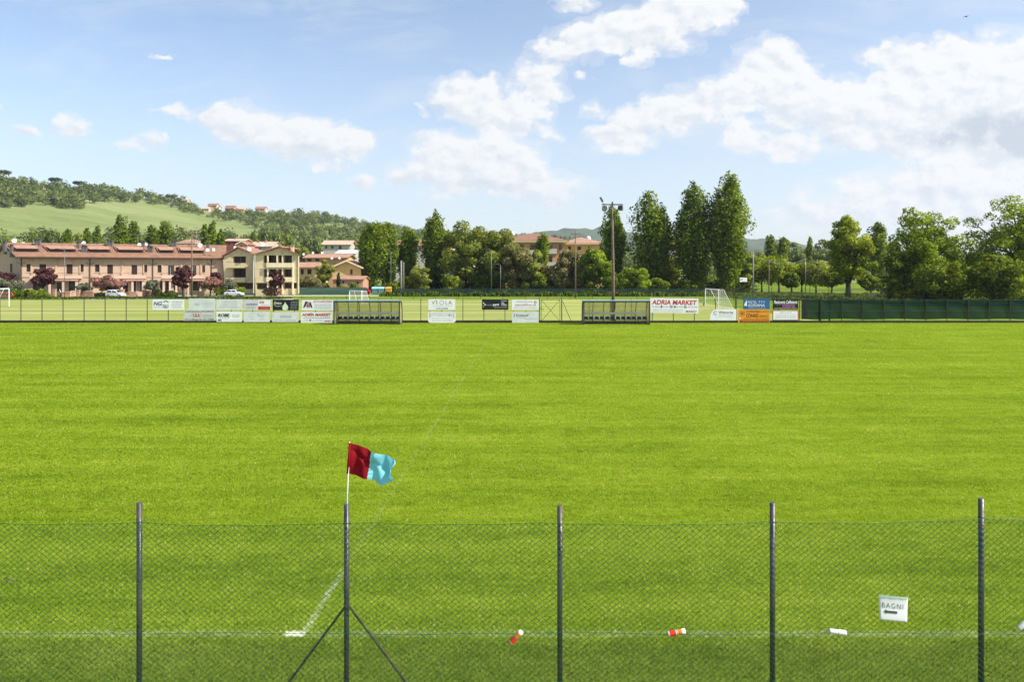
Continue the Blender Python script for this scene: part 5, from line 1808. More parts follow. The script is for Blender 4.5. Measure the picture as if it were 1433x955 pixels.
car('small white hatchback parked in front of the rose brown blossom tree', 162, 418, 135.2, 3.15, 'carwhite')
car('white saloon car parked in front of the clipped hedge', 328, 416, 139.9, 3.5, 'carwhite', cls='saloon')
car('red hatchback by the recycling bins, mostly hidden behind the green screen', 507, 412, 152.5, 3.4, 'carred', flip=True)
sc = empty('scooter', (gx(81, 133), 133, 0), .4, 'dark scooter with a white windshield parked between the pink gate pillars', 'scooter')
mb = MB()
mb.slab([(-.75, -.15, .35), (-.75, -.15, .8), (-.2, -.15, .85), (-.1, -.15, .45), (.35, -.15, .4), (.5, -.15, 1.0), (.62, -.15, .95), (.55, -.15, .3)], (0, .3, 0), M['post_dark'])
mb.build('body', sc, bevel=.03)
for x in (-.55, .62):
    m2 = MB()
    m2.lathe([(.1, -.06), (.24, -.06), (.26, 0), (.24, .06), (.1, .06)], M['tyre'], 14, Matrix.Translation((x, 0, .26)) @ Matrix.Rotation(R(90), 4, 'X'))
    m2.build('wheel', sc, smooth=True)
m2 = MB()
m2.slab([(.45, -.25, 1.0), (.45, .25, 1.0), (.25, .2, 1.55), (.25, -.2, 1.55)], (.03, 0, .01), M['white'])
m2.build('windshield', sc)
# recycling bins
for i, (px_, mt, ld, lb) in enumerate(((525, 'binteal', 'binlid', 'teal recycling bin with a pale blue lid next to the red car'), (534, 'binteal', 'binlid', 'teal recycling bin with a pale blue lid next to the yellow bin'), (544, 'binyellow', 'binyellow', 'yellow recycling bin at the end of the row'))):
    t = empty('recycling_bin', (gx(px_, 151), 151, 0), 0, lb, 'bin', 'recycling bins')
    mb = MB()
    mb.add([(-.5, -.5, .12), (.5, -.5, .12), (.5, .5, .12), (-.5, .5, .12), (-.6, -.58, 1.25), (.6, -.58, 1.25), (.6, .58, 1.25), (-.6, .58, 1.25)], ((3, 2, 1, 0), (4, 5, 6, 7), (0, 1, 5, 4), (1, 2, 6, 5), (2, 3, 7, 6), (3, 0, 4, 7)), M[mt])
    mb.build('container', t, bevel=.05)
    m2 = MB()
    m2.slab([(-.64, -.64, 1.26), (.64, -.64, 1.26), (.64, .0, 1.62), (-.64, .0, 1.62)], (0, 0, .08), M[ld])
    m2.slab([(-.64, .0, 1.62), (.64, .0, 1.62), (.64, .64, 1.4), (-.64, .64, 1.4)], (0, 0, .08), M[ld])
    m2.build('lid', t)
    for sx in (-.4, .4):
        m3 = MB()
        m3.lathe([(.001, -.04), (.1, -.04), (.1, .04), (.001, .04)], M['tyre'], 10, Matrix.Translation((sx, -.4, .1)) @ Matrix.Rotation(R(90), 4, 'Y'))
        m3.build('wheel', t)

# ------------------------------------------------------------------ poles and masts
fm = empty('floodlight_mast', (gx(857.5, 66.6), 66.6, 0), 0, 'tall wooden floodlight mast with a cross arm and three lamps', 'floodlight')
H = gz(290, 66.6)
mb = MB()
mb.tube([(0.02, 0, 0), (0.05, 0, 4), (-.02, 0, 8), (-.04, 0, H)], [.165, .145, .12, .095], M['wood'], 12)
mb.build('pole', fm, smooth=True)
mb = MB()
mb.tube([(-.04, 0, H - .6), (-.04, 0, gz(282.5, 66.6))], .075, M['steel'], 8)
za = gz(286.5, 66.6)
mb.box(gx(842, 66.6) - gx(857.5, 66.6), gx(871.5, 66.6) - gx(857.5, 66.6), -.14, -.07, za - .05, za + .05, M['steel'])
mb.build('cross_arm', fm)
for (px_, py_, w_, h_, rx, ry) in ((845.5, 292.3, .46, .42, -.5, 0.25), (868.5, 292, .46, .42, -.4, -.5)):
    c_ = at(px_, py_, 66.6) - Vector((gx(857.5, 66.6), 66.6, 0))
    Mx = Matrix.Translation((c_.x, -.12, c_.z)) @ Matrix.Rotation(ry, 4, 'Z') @ Matrix.Rotation(rx, 4, 'X')
    m2 = MB()
    m2.add([Mx @ Vector(v_) for v_ in ((-w_ / 2, -.2, -h_ / 2), (w_ / 2, -.2, -h_ / 2), (w_ / 2, -.2, h_ / 2), (-w_ / 2, -.2, h_ / 2), (-w_ / 3, .2, -h_ / 3), (w_ / 3, .2, -h_ / 3), (w_ / 3, .2, h_ / 3), (-w_ / 3, .2, h_ / 3))],
           ((0, 3, 2, 1), (4, 5, 6, 7), (0, 1, 5, 4), (1, 2, 6, 5), (2, 3, 7, 6), (3, 0, 4, 7)), M['lamp'])
    m2.tube([(c_.x, -.1, c_.z + .1), (c_.x, -.1, za)], .03, M['steel'], 5)
    lp = m2.build('floodlight', fm)
    m3 = MB()
    m3.slab([Mx @ Vector(v_) for v_ in ((-w_ * .42, -.215, -h_ * .42), (w_ * .42, -.215, -h_ * .42), (w_ * .42, -.215, h_ * .42), (-w_ * .42, -.215, h_ * .42))], Mx.to_3x3() @ Vector((0, .012, 0)), M['glass'])
    m3.build('glass', lp)
m2 = MB()
c0 = at(841.5, 279.5, 66.6) - Vector((gx(857.5, 66.6), 66.6, 0))
Mx = Matrix.Translation((c0.x, -.1, c0.z)) @ Matrix.Rotation(R(28), 4, 'Y').inverted()
m2.box(-.06, .06, -.2, .2, -.24, .24, M['lamp'], Mx)
m2.tube([(c0.x + .1, -.1, c0.z - .22), (c0.x + .24, -.1, za)], .025, M['steel'], 5)
lp = m2.build('floodlight', fm)
m3 = MB()
m3.box(.062, .07, -.17, .17, -.2, .2, M['glass'], Mx)
m3.build('glass', lp)
m2 = MB()
m2.box(-.22, .2, -.42, -.20, 1.15, 1.75, M['steel'])
m2.box(-.26, .24, -.45, -.18, 1.75, 1.80, M['steel'])
m2.build('switch_box', fm)
tree('ivy_bush', 'small dark plant wrapped round the foot of the floodlight mast', 857, 432, 3.2, 66.9, 'round', 'cypress', 205, 260, .09, cat='plant', z0=0, nb=10, lump=(.4, .6), fork=.1, limbs=3)


def pole(name, label, px, top, Y, r0, r1, mat, extra=None, cat='pole', group=None):
    t = empty(name, (gx(px, Y), Y, 0), 0, label, cat, group)
    H = gz(top, Y)
    mb = MB()
    mb.tube([(0, 0, 0), (0, 0, H * .5), (0, 0, H)], [r0, (r0 + r1) / 2, r1], M[mat], 10)
    mb.build('shaft', t, smooth=True)
    if extra:
        extra(t, H)
    return t


def cross(w_, off=.5):
    def f(t, H):
        m = MB()
        m.box(-w_, w_, -.14, -.04, H - off - .06, H - off + .06, M['wood'])
        for x in (-w_ * .85, -w_ * .3, w_ * .3, w_ * .85):
            m.tube([(x, -.09, H - off + .06), (x, -.09, H - off + .3)], .05, M['concrete'], 6)
        m.build('cross_arm', t)
    return f


def lamp_head(t, H):
    m = MB()
    m.tube([(0, 0, H - .05), (-.3, -.2, H + .15), (-.9, -.5, H + .2)], .05, M['galv'], 6)
    m.build('arm', t)
    m = MB()
    m.box(-1.3, -.75, -.68, -.42, H + .12, H + .26, M['lamp'])
    m.build('lamp_head', t)


pole('wooden_pole', 'tall rusty brown pole with cross arm in front of the pink terrace', 268.5, 324, 133, .14, .10, 'wood', cross(1.0, .4), 'utility pole')
pole('wooden_pole', 'thin wooden utility pole between the brown tree and the round green tree', 805.3, 322, 131, .15, .10, 'wood', cross(.9, .7), 'utility pole')
pole('concrete_pole', 'pale pole in front of the corner of the cream house', 356.5, 357, 140, .15, .12, 'concrete', None, 'pole')
pole('lamp_post', 'thin grey pole in front of the pink terrace balconies', 90.5, 350, 128, .05, .04, 'galv', lamp_head, 'street lamp', 'thin lamp posts')
pole('lamp_post', 'thin lamp post left of a shorter one before the robinia trees', 687.5, 350, 148, .08, .06, 'galv', lamp_head, 'street lamp', 'thin lamp posts')
pole('lamp_post', 'shorter lamp post right of the thin tall one before the robinia trees', 700.5, 371, 146, .08, .06, 'galv', lamp_head, 'street lamp', 'thin lamp posts')
pole('concrete_stump', 'thick pale concrete pole under the shorter poplar', 561.5, 365, 152, .2, .17, 'concrete', None, 'pole')
pole('concrete_stump', 'thinner concrete pole right beside the thick pale one', 565, 367, 152, .09, .08, 'concrete', None, 'pole')
pole('utility_pole', 'small pale utility pole right of the tallest poplar', 1054, 353, 150, .16, .13, 'concrete', None, 'utility pole')
pole('utility_pole', 'brown utility pole in the orchard', 1076, 364, 152, .12, .1, 'wood', None, 'utility pole')
pole('utility_pole', 'thin grey utility pole beside the twin trunked orchard tree', 1127, 361, 150, .09, .08, 'galv', None, 'utility pole')
pole('utility_pole', 'dark thin pole right of the slim dark poplar', 1238, 366, 140, .09, .08, 'wood', None, 'utility pole')
pole('lamp_post', 'thin green grey pole before the left pair of poplars', 547, 352, 152, .07, .05, 'galv', lamp_head, 'street lamp', 'thin lamp posts')
mb = MB()
pts = []
wp = [(1076, 365, 152), (1100, 367, 151), (1127, 361.5, 150), (1150, 366, 147), (1238, 370, 140)]
for (a, b) in zip(wp[:-1], wp[1:]):
    for k in range(6):
        s_ = k / 6
        p = at(*a).lerp(at(*b), s_)
        p.z -= .5 * math.sin(math.pi * s_)
        pts.append(p)
mb.tube(pts, .03, M['cable'], 4)
tag(mb.build('power_cable'), 'pale sagging cable strung between the orchard utility poles', 'cable')
bh = empty('basketball_hoop', (gx(1029, 88), 88, 0), 0, 'thin pole with a small white board behind the white goal', 'basketball hoop')
mb = MB()
mb.tube([(0, 0, 0), (0, 0, 3.6), (.9, 0, 3.8)], .06, M['post_dark'], 8)
mb.build('pole', bh)
mb = MB()
mb.box(.55, 1.45, -.03, .03, 3.45, 4.0, M['white'])
mb.build('board', bh)
mb = MB()
mb.lathe([(.22, 0), (.24, .02), (.24, -.02), (.22, 0)], M['redplastic'], 16, Matrix.Translation((1.0, -.28, 3.5)))
mb.build('hoop', bh)


# ------------------------------------------------------------------ goals
def goal(label, p0, p1, H, back, n_net=14, nm='football_goal', slope=.35):
    """p0, p1: feet of the two posts; back: vector from mouth to the rear of the net"""
    t = empty(nm, (p0[0], p0[1], 0), 0, label, 'goal')
    t.location = (0, 0, 0)
    p0, p1, bk = Vector((*p0, 0)), Vector((*p1, 0)), Vector((*back, 0))
    up = Vector((0, 0, H))
    for p in (p0, p1):
        m = MB()
        m.tube([p, p + up], .06, M['goalwhite'], 8)
        m.build('post', t)
    m = MB()
    m.tube([p0 + up, p1 + up], .06, M['goalwhite'], 8)
    m.build('crossbar', t)
    m = MB()
    for p in (p0, p1):
        m.tube([p + up, p + up + bk * slope, p + bk], .03, M['goalwhite'], 6)
    m.tube([p0 + bk, p1 + bk], .03, M['goalwhite'], 6)
    m.build('net_support', t)
    m = MB()
    rr = .008
    for i in range(n_net + 1):
        s_ = i / n_net
        q = p0.lerp(p1, s_)
        m.tube([q + up, q + up + bk * slope - Vector((0, 0, .1)), q + bk], rr, M['goalnet'], 3, False)
    for i in range(10):
        s_ = i / 10
        o = (up + bk * slope).lerp(bk, s_) if s_ > 0 else up + bk * slope
        m.tube([p0 + o, p1 + o], rr, M['goalnet'], 3, False)
        for p in (p0, p1):
            m.tube([p + Vector((0, 0, H * (1 - s_))), p + o], rr, M['goalnet'], 3, False)
    for i in range(6):
        s_ = (i + 1) / 7
        for p in (p0, p1):
            m.tube([p + bk * s_, p + bk * s_ + Vector((0, 0, H * min(1, (1 - s_) / (1 - slope))))], rr, M['goalnet'], 3, False)
    m.build('net', t)
    return t


goal('white football goal with a sloping net left of the blue hotel sign', (26.3, 91.0), (26.2, 96.8), 2.44, (1.9, .2))
goal('white goal frame cut by the left edge before the hedge', (-68.7, 97.6), (-68.7, 91.6), 2.44, (-1.9, 0))
goal('small white training goal with a bunched net behind the left dugout', (gx(489, 106), 106), (gx(507, 104), 103.6), 1.95, (1.0, .7), 12, slope=.6)
rb = empty('play_ring', (gx(4, 128), 128, 0), 0, 'red open plastic frame standing before the left hedge', 'play frame')
m = MB()
pr = [(-1.7, .35), (-1.9, .6), (-1.7, .95), (1.6, .95), (1.85, .6), (1.6, .35), (-1.7, .35)]
m.tube([(x, 0, z) for x, z in pr], .11, M['redplastic'], 8)
m.build('frame', rb, smooth=True)
for x in (-1.2, 1.1):
    m = MB()
    m.tube([(x, 0, 0), (x, 0, .35)], .07, M['redplastic'], 8)
    m.build('leg', rb)
bn = empty('bench', (gx(985, 97.5), 99.5, 0), .05, 'low wooden bench beside the white football goal', 'bench')
m = MB()
m.box(-.9, .75, -.2, .2, .42, .50, M['concrete'])
m.build('seat', bn)
for x in (-.7, .55):
    m = MB()
    m.box(x - .06, x + .06, -.17, .17, 0, .42, M['concrete'])
    m.build('leg', bn)


# ------------------------------------------------------------------ far fence, screens, gate
fy = FENCE_Y
ff = empty('wire_fence', (0, fy, 0), 0, 'low wire fence with dark posts along the far side of the pitch', 'fence')
postx = [gx(px_, fy) for px_ in np.arange(-59, 1560, 29.45) if not (756 < px_ < 813)]
for x in postx:
    m = MB()
    m.tube([(x, 0, 0), (x, 0, 2.18)], .033, M['post_dark'], 6)
    m.build('post', ff)
m = MB()
for z in (.12, 1.1, 2.1):
    m.tube([(gx(-60, fy), 0, z), (gx(756, fy), 0, z)], .009, M['post_dark'], 4)
    m.tube([(gx(815, fy), 0, z), (gx(1560, fy), 0, z)], .009, M['post_dark'], 4)
m.build('tension_wire', ff)
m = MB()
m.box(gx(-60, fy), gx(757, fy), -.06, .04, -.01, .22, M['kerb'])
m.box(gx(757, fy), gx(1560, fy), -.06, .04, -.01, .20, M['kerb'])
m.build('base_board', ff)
m = MB()
for (a, b) in ((-60, 757), (814, 1124)):
    m.quad((gx(a, fy), .035, .2), (gx(b, fy), .035, .2), (gx(b, fy), .035, 2.1), (gx(a, fy), .035, 2.1), M['farnet'])
m.build('netting', ff)
mg = empty('metal_gate', (0, fy, 0), 0, 'thin steel gate with crossed braces left of the right dugout', 'gate')
for px_ in (755, 786):
    m = MB()
    m.tube([(gx(px_, fy), 0, 0), (gx(px_, fy), 0, 2.3)], .055, M['galv'], 8)
    m.build('post', mg)
m = MB()
x0, x1 = gx(757.5, fy), gx(783.5, fy)
for (a, b) in (((x0, .15), (x1, .15)), ((x0, 2.1), (x1, 2.1)), ((x0, .15), (x1, 2.1)), ((x0, 2.1), (x1, .15)), ((x0, .15), (x0, 2.1)), ((x1, .15), (x1, 2.1))):
    m.tube([(a[0], 0, a[1]), (b[0], 0, b[1])], .02, M['post_dark'], 5)
m.build('frame', mg)
m = MB()
m.tube([(gx(787, fy), 0, 2.0), (gx(800, fy), 0, .05)], .025, M['post_dark'], 5)
m.build('brace', mg)
m = MB()
m.tube([(gx(755.5, fy), -.05, 1.3), (gx(760, fy), -.12, 1.3), (gx(760, fy), -.12, 1.1)], .025, M['post_dark'], 5)
m.build('handle', mg)

sc_ = empty('windbreak_screen', (0, fy + .07, 0), 0, 'long dark green windbreak cloth tied along the right part of the far fence', 'windbreak')
nx = 120
xs = np.linspace(gx(1123, fy), gx(1600, fy), nx)
V, F = [], []
for i, x in enumerate(xs):
    zt_ = gz(419.3, fy) + .03 * math.sin(x * 2.1) + (.05 * math.sin(x * 5.0) if x > 25 else 0)
    zb_ = gz(447, fy) + .03 * math.sin(x * 1.3)
    for k in range(6):
        s_ = k / 5
        V.append((x, .05 * math.sin(x * 3.2 + k) * math.sin(math.pi * s_), zb_ + (zt_ - zb_) * s_))
for i in range(nx - 1):
    for k in range(5):
        a = i * 6 + k
        F.append((a, a + 6, a + 7, a + 1))
np_mesh('cloth', np.array(V), np.array(F), M['screen'], sc_, smooth=True)
m = MB()
m.box(gx(1122, fy), gx(1129, fy), -.05, .0, gz(447, fy), gz(419, fy), M['black'])
m.build('folded_edge', sc_)
m = MB()
for px_ in (1150, 1164):
    m.tube([(gx(px_, fy), .5, 0), (gx(px_, fy), .5, 2.0)], .07, M['dugblue'], 6)
m.tube([(gx(1150, fy), .5, .2), (gx(1164, fy), .5, 1.9)], .03, M['dugblue'], 5)
gt2 = m.build('gate_frame')
gt2.location = (0, fy, 0)
tag(gt2, 'blue gate frame showing faintly behind the dark green windbreak', 'gate frame')

def screen_fence(label, px0, px1, top, Y, mat, step, name='screen_fence', slant=0.0):
    t = empty(name, (0, 0, 0), 0, label, 'fence')
    x0, x1 = gx(px0, Y), gx(px1, Y)
    h = gz(top, Y)
    n = max(1, int(round((x1 - x0) / step)))
    for i in range(n + 1):
        x = x0 + (x1 - x0) * i / n
        yy_ = Y + slant * (x - x0)
        m = MB()
        m.tube([(x, yy_, 0), (x, yy_, h + .15)], .045, M['post_dark'], 6)
        m.build('post', t)
    m = MB()
    m.slab([(x0, Y - .06, .05), (x1, Y - .06 + slant * (x1 - x0), .05), (x1, Y - .06 + slant * (x1 - x0), h), (x0, Y - .06, h)], (0, .012, 0), M[mat])
    m.build('netting', t)


screen_fence('green screened fence in front of the cream and yellow houses', 358, 512, 402.5, 149.8, 'screen_pale', 2.3)
screen_fence('dark chain link fence along the trees behind the training pitch', 556, 985, 404, 147, 'meshveil', 3.0, 'mesh_fence')
screen_fence('thin mesh fence in front of the orchard', 1000, 1240, 403, 118, 'farnet', 3.0, 'mesh_fence')
screen_fence('thin low mesh fence at the far edge of the dry training pitch', 360, 985, 415.5, 126, 'farnet', 4.0, 'mesh_fence')

# rubble heap
rub = empty('rubble_heap', (gx(1228, 128), 128, 0), 0, 'heap of pale rubble under the slim dark poplar', 'rubble heap')
m = MB()
for i in range(60):
    r_ = random.uniform(.1, .35)
    x, y = random.gauss(0, .75), random.gauss(0, .5)
    z = max(0, .75 - abs(x) * .45 - abs(y) * .4) * random.random() + .1
    Mx = Matrix.Translation((x, y, z)) @ Matrix.Rotation(random.uniform(0, 3), 4, 'Z') @ Matrix.Rotation(random.uniform(0, 3), 4, 'X')
    m.box(-r_, r_, -r_ * .7, r_ * .7, -r_ * .5, r_ * .5, M['stone'], Mx)
m.build('stones', rub, bevel=.03)


# ------------------------------------------------------------------ dugouts
def dugout(label, px0, px1):
    yf, yb = 62.9, 64.55
    x0, x1 = gx(px0, yf), gx(px1, yf)
    t = empty('dugout', ((x0 + x1) / 2, yf, 0), 0, label, 'dugout', 'team dugouts on the far side')
    Wd = (x1 - x0)
    h = Wd / 2
    prof = [(0.0, 2.02), (.45, 2.05), (.95, 1.98), (1.25, 1.78), (1.45, 1.35), (1.55, .7), (1.58, .05)]
    # end frames
    for s_ in (-1, 1):
        m = MB()
        m.box(s_ * h - .05, s_ * h + .05, -.06, .06, 0, 2.05, M['dugblue'])
        for (a, b) in zip(prof[:-1], prof[1:]):
            m.tube([(s_ * h, a[0], a[1]), (s_ * h, b[0], b[1])], .05, M['dugblue'], 6)
        m.tube([(s_ * h, 0, .05), (s_ * h, 1.58, .05)], .05, M['dugblue'], 6)
        m.build('end_frame', t)
        m = MB()
        m.slab([(s_ * (h - .03), a, b) for a, b in prof] + [(s_ * (h - .03), 0, .06)], (.006, 0, 0), M['clear'])
        m.build('side_panel', t)
    m = MB()
    m.box(-h - .05, h + .05, -.07, .06, 1.97, 2.08, M['dugblue'])
    m.box(-h, h, 1.5, 1.6, 0, .12, M['dugblue'])
    m.build('top_beam', t)
    m = MB()
    m.slab([(-h - .1, -.15, 2.10), (h + .1, -.15, 2.10), (h + .1, .5, 2.12), (-h - .1, .5, 2.12)], (0, 0, .025), M['dugroof'])
    m.slab([(-h - .1, .5, 2.12), (h + .1, .5, 2.12), (h + .1, .97, 2.05), (-h - .1, .97, 2.05)], (0, 0, .025), M['dugroof'])
    m.build('roof', t)
    m = MB()
    for (a, b) in zip(prof[2:-1], prof[3:]):
        m.quad((-h + .02, a[0] + .03, a[1]), (h - .02, a[0] + .03, a[1]), (h - .02, b[0] + .03, b[1]), (-h + .02, b[0] + .03, b[1]), M['clear'])
    m.build('back_panel', t)
    for i in range(1, 6):
        x = -h + Wd * i / 6
        m = MB()
        m.tube([(x, a, b) for a, b in prof[1:]], .028, M['dugblue'], 6)
        m.build('rib', t)
    m = MB()
    m.box(-h + .08, h - .08, 1.1, 1.16, .86, 1.03, M['offwhite'])
    m.build('backrest', t)
    m = MB()
    m.box(-h + .08, h - .08, .78, .86, .38, .44, M['steel'])
    for x in (-h * .7, 0, h * .7):
        m.box(x - .04, x + .04, .78, .86, 0, .38, M['steel'])
    m.build('seat_rail', t)
    n = 12
    for i in range(n):
        x = -h + .28 + (Wd - .56) * i / (n - 1)
        m = MB()
        m.slab([(x - .19, .55, .46), (x + .17, .55, .46), (x + .2, .98, .44), (x - .16, .98, .44)], (0, 0, .05), M['seatblue'])
        m.slab([(x - .16, .98, .44), (x + .2, .98, .44), (x + .2, 1.04, .66), (x - .16, 1.04, .66)], (0, .03, 0), M['seatblue'])
        m.build('seat', t)


dugout('left blue framed dugout with clear panels beside the supermarket signs', 467.5, 559)
dugout('right blue framed dugout in front of the floodlight mast', 817, 909)

# ------------------------------------------------------------------ advertising boards
_tc = {}


def text_mesh(body, bold=0.0, shear=0.0, space=1.0):
    key = (body, bold, shear, space)
    if key in _tc:
        return _tc[key]
    c = bpy.data.curves.new('t', 'FONT')
    c.body = body
    c.size = 1
    c.offset = bold
    c.shear = shear
    c.space_character = space
    c.resolution_u = 3
    c.fill_mode = 'FRONT'
    o = bpy.data.objects.new('t', c)
    COL.objects.link(o)
    dg = bpy.context.evaluated_depsgraph_get()
    me = o.evaluated_get(dg).to_mesh()
    V = np.array([v.co[:] for v in me.vertices])
    F = [tuple(p.vertices) for p in me.polygons]
    o.evaluated_get(dg).to_mesh_clear()
    bpy.data.objects.remove(o)
    bpy.data.curves.remove(c)
    _tc[key] = (V, F)
    return V, F


def board(label, px0, px1, py0, py1, mat, items, Y=None, cut=None, cat='advertising board', skew=0.0):
    Y = Y or fy - .085
    a, b = at(px0, py1, Y), at(px1, py0, Y)
    wd, hh = b.x - a.x, b.z - a.z
    t = empty('advertising_board', (a.x, Y, a.z), 0, label, cat, 'advertising boards on the far fence')
    m = MB()
    pts = [(0, 0), (1, 0), (1, 1), (0, 1)] if cut is None else cut
    m.slab([(u * wd, 0, v * hh + skew * (u - .5)) for u, v in pts], (0, .02, 0), M[mat])
    m.build('panel', t)
    m = MB()

    def X(u): return u * wd
    def Z(v, u=.5): return (1 - v) * hh + skew * (u - .5)
    lay = 0.0
    for it in items:
        lay += .0004
        yo = -.004 - lay
        if it[0] == 't':
            _, s_, u0, u1, v0, v1, mt = it[:7]
            bold = it[7] if len(it) > 7 else 0
            sh = it[8] if len(it) > 8 else 0
            V, F = text_mesh(s_, bold, sh)
            lo, hi = V.min(0), V.max(0)
            sx = (X(u1) - X(u0)) / (hi[0] - lo[0])
            sz = (Z(v0) - Z(v1)) / (hi[1] - lo[1])
            m.add([(X(u0) + (q[0] - lo[0]) * sx, yo, Z(v1) + (q[1] - lo[1]) * sz + skew * (u0 + (u1 - u0) * (q[0] - lo[0]) / (hi[0] - lo[0]) - .5)) for q in V], F, M[mt])
        elif it[0] == 'r':
            _, u0, u1, v0, v1, mt = it
            m.quad((X(u0), yo, Z(v1, u0)), (X(u1), yo, Z(v1, u1)), (X(u1), yo, Z(v0, u1)), (X(u0), yo, Z(v0, u0)), M[mt])
        elif it[0] == 'p':
            _, pp_, mt = it
            m.add([(X(u), yo, Z(v, u)) for u, v in pp_][::-1], [tuple(range(len(pp_)))], M[mt])
        elif it[0] == 'l':       # rows of illegible small print
            _, u0, u1, v0, v1, n, mt = it
            rr = random.Random(hash((px0, py0, u0, v0)) & 0xffff)
            for i in range(n):
                vv_ = v0 + (v1 - v0) * (i + .5) / n
                th = (v1 - v0) / n * .32
                u = u0 + rr.uniform(0, .05)
                while u < u1 - .02:
                    ln = min(rr.uniform(.03, .10), u1 - u)
                    m.quad((X(u), yo, Z(vv_ + th / 2, u)), (X(u + ln), yo, Z(vv_ + th / 2, u)), (X(u + ln), yo, Z(vv_ - th / 2, u)), (X(u), yo, Z(vv_ - th / 2, u)), M[mt])
                    u += ln + .015
        elif it[0] == 'ring':
            _, cu, cv, ru, w_, a0, a1, mt = it
            n = 16
            rw_ = ru * wd
            pin, pout = [], []
            for i in range(n + 1):
                a_ = R(a0 + (a1 - a0) * i / n)
                pout.append((X(cu) + math.cos(a_) * rw_, yo, Z(cv) + math.sin(a_) * rw_))
                pin.append((X(cu) + math.cos(a_) * rw_ * (1 - w_), yo, Z(cv) + math.sin(a_) * rw_ * (1 - w_)))
            m.add(pin + pout, [(i, n + 1 + i, n + 2 + i, i + 1) for i in range(n)], M[mt])
    if m.f:
        m.build('lettering', t)
    m = MB()
    for u in (.06, .94):
        for v in (0.0, 1.0):
            m.tube([(X(u), .0, Z(v) + (-.02 if v else .02)), (X(u), .05, Z(v) + (-.09 if v else .09))], .015, M['post_dark'], 4)
    m.build('tie', t)
    return t


board('white board with navy NG lettering and a green and red arc', 213.5, 257.5, 419, 434, 'white', [
    ('t', 'NG', .03, .31, .22, .60, 'inknavy', .03, .25), ('t', 'TEC', .31, .52, .52, .78, 'inknavy', .02, .2), ('ring', .42, .42, .10, .32, 20, 150, 'inkgreen'), ('ring', .42, .52, .11, .18, 200, 330, 'inkred'),
    ('l', .03, .3, .68, .82, 1, 'inkgrey'), ('l', .58, .95, .15, .85, 4, 'inkgrey')])
board('pale grey board with faint lettering above the creased banner', 264, 300.5, 418, 434.5, 'offwhite', [
    ('ring', .10, .52, .05, .3, 0, 360, 'drop'), ('t', 'TABO', .2, .44, .38, .6, 'inkpale', .01), ('l', .5, .95, .3, .75, 4, 'inkpale')])
board('blank looking white board with faint rows of print above the bold black logo', 303, 339, 419, 434, 'offwhite', [('l', .2, .8, .15, .85, 4, 'inkpale'), ('l', .05, .95, .66, .8, 1, 'inkpale')])
board('lilac grey board with a white and red panel on its right', 342, 378.5, 420, 434, 'lilac', [
    ('r', .53, .99, .02, .98, 'white'), ('r', .53, .99, .64, .98, 'inkred'), ('t', 'GIARDINI', .06, .50, .36, .52, 'ink', .015), ('l', .06, .45, .58, .9, 2, 'inkgrey'), ('r', .57, .76, .12, .36, 'inkpink'), ('l', .6, .95, .42, .6, 1, 'inkgrey'), ('l', .58, .95, .74, .9, 1, 'inkpink')])
board('black board with a pale green drop', 381.5, 418, 419.5, 434.5, 'black', [
    ('p', [(.48, .2), (.51, .38), (.57, .54), (.60, .72), (.58, .9), (.55, .99), (.41, .99), (.38, .9), (.37, .72), (.39, .56), (.45, .4)], 'drop'), ('t', 'Fresco', .06, .34, .18, .44, 'white', .01, .3), ('ring', .2, .28, .16, .12, 190, 300, 'inkpale'), ('l', .18, .36, .5, .7, 1, 'inkgrey'), ('l', .66, .95, .12, .9, 5, 'inkgrey')])
board('white board with a black and red double A emblem', 422.5, 466, 420, 434.5, 'white', [
    ('p', [(.04, .76), (.11, .14), (.17, .14), (.15, .4), (.085, .76)], 'ink'), ('p', [(.27, .14), (.30, .34), (.34, .76), (.29, .76), (.24, .34)], 'ink'), ('p', [(.15, .76), (.165, .2), (.19, .12), (.195, .76)], 'inkred'), ('p', [(.21, .76), (.21, .12), (.235, .2), (.255, .76)], 'inkred'), ('r', .08, .31, .52, .58, 'ink'),
    ('t', 'AUTOCARROZZERIA', .36, .97, .08, .26, 'inkred', .01, .2), ('l', .38, .95, .36, .9, 3, 'inkgrey')])
board('creased grey banner with dark headlines and red S.B.A. initials', 257, 300.5, 434.7, 449, 'greypanel', [
    ('t', 'PORTONCINI SERRAMENTI', .06, .97, .03, .17, 'ink', .005), ('t', 'S.B.A.', .30, .54, .32, .66, 'inkred', .03), ('ring', .42, .5, .16, .05, 0, 360, 'inkgrey'), ('t', 'INFISSI', .62, .9, .42, .56, 'inkgrey', 0), ('l', .6, .92, .6, .72, 1, 'inkgrey'), ('t', 'VIA FLAMINIA TEL 0541 759082', .03, .98, .82, .96, 'ink', .008)], skew=.02)
board('white board with a bold black slanted ROBE logo', 303, 338.5, 436.3, 450.8, 'white', [
    ('t', 'ROBE.', .05, .52, .2, .52, 'ink', .05, .25), ('l', .05, .5, .58, .72, 1, 'inkblue'), ('r', .05, .2, .78, .9, 'ink'), ('l', .58, .92, .25, .6, 3, 'inkgrey'), ('l', .3, .95, .78, .9, 1, 'inkpale')])
board('white board with two faint flourishes, lower row left of the grey script one', 341, 377.5, 436.5, 451, 'offwhite', [
    ('ring', .30, .35, .09, .14, 30, 330, 'inkpale'), ('p', [(.52, .16), (.56, .2), (.64, .5), (.60, .48)], 'inklilac'), ('t', 'vivai', .64, .78, .28, .5, 'inkpale', 0, .3), ('l', .25, .42, .66, .8, 1, 'inkpale'), ('l', .58, .78, .66, .8, 1, 'inkpale')])
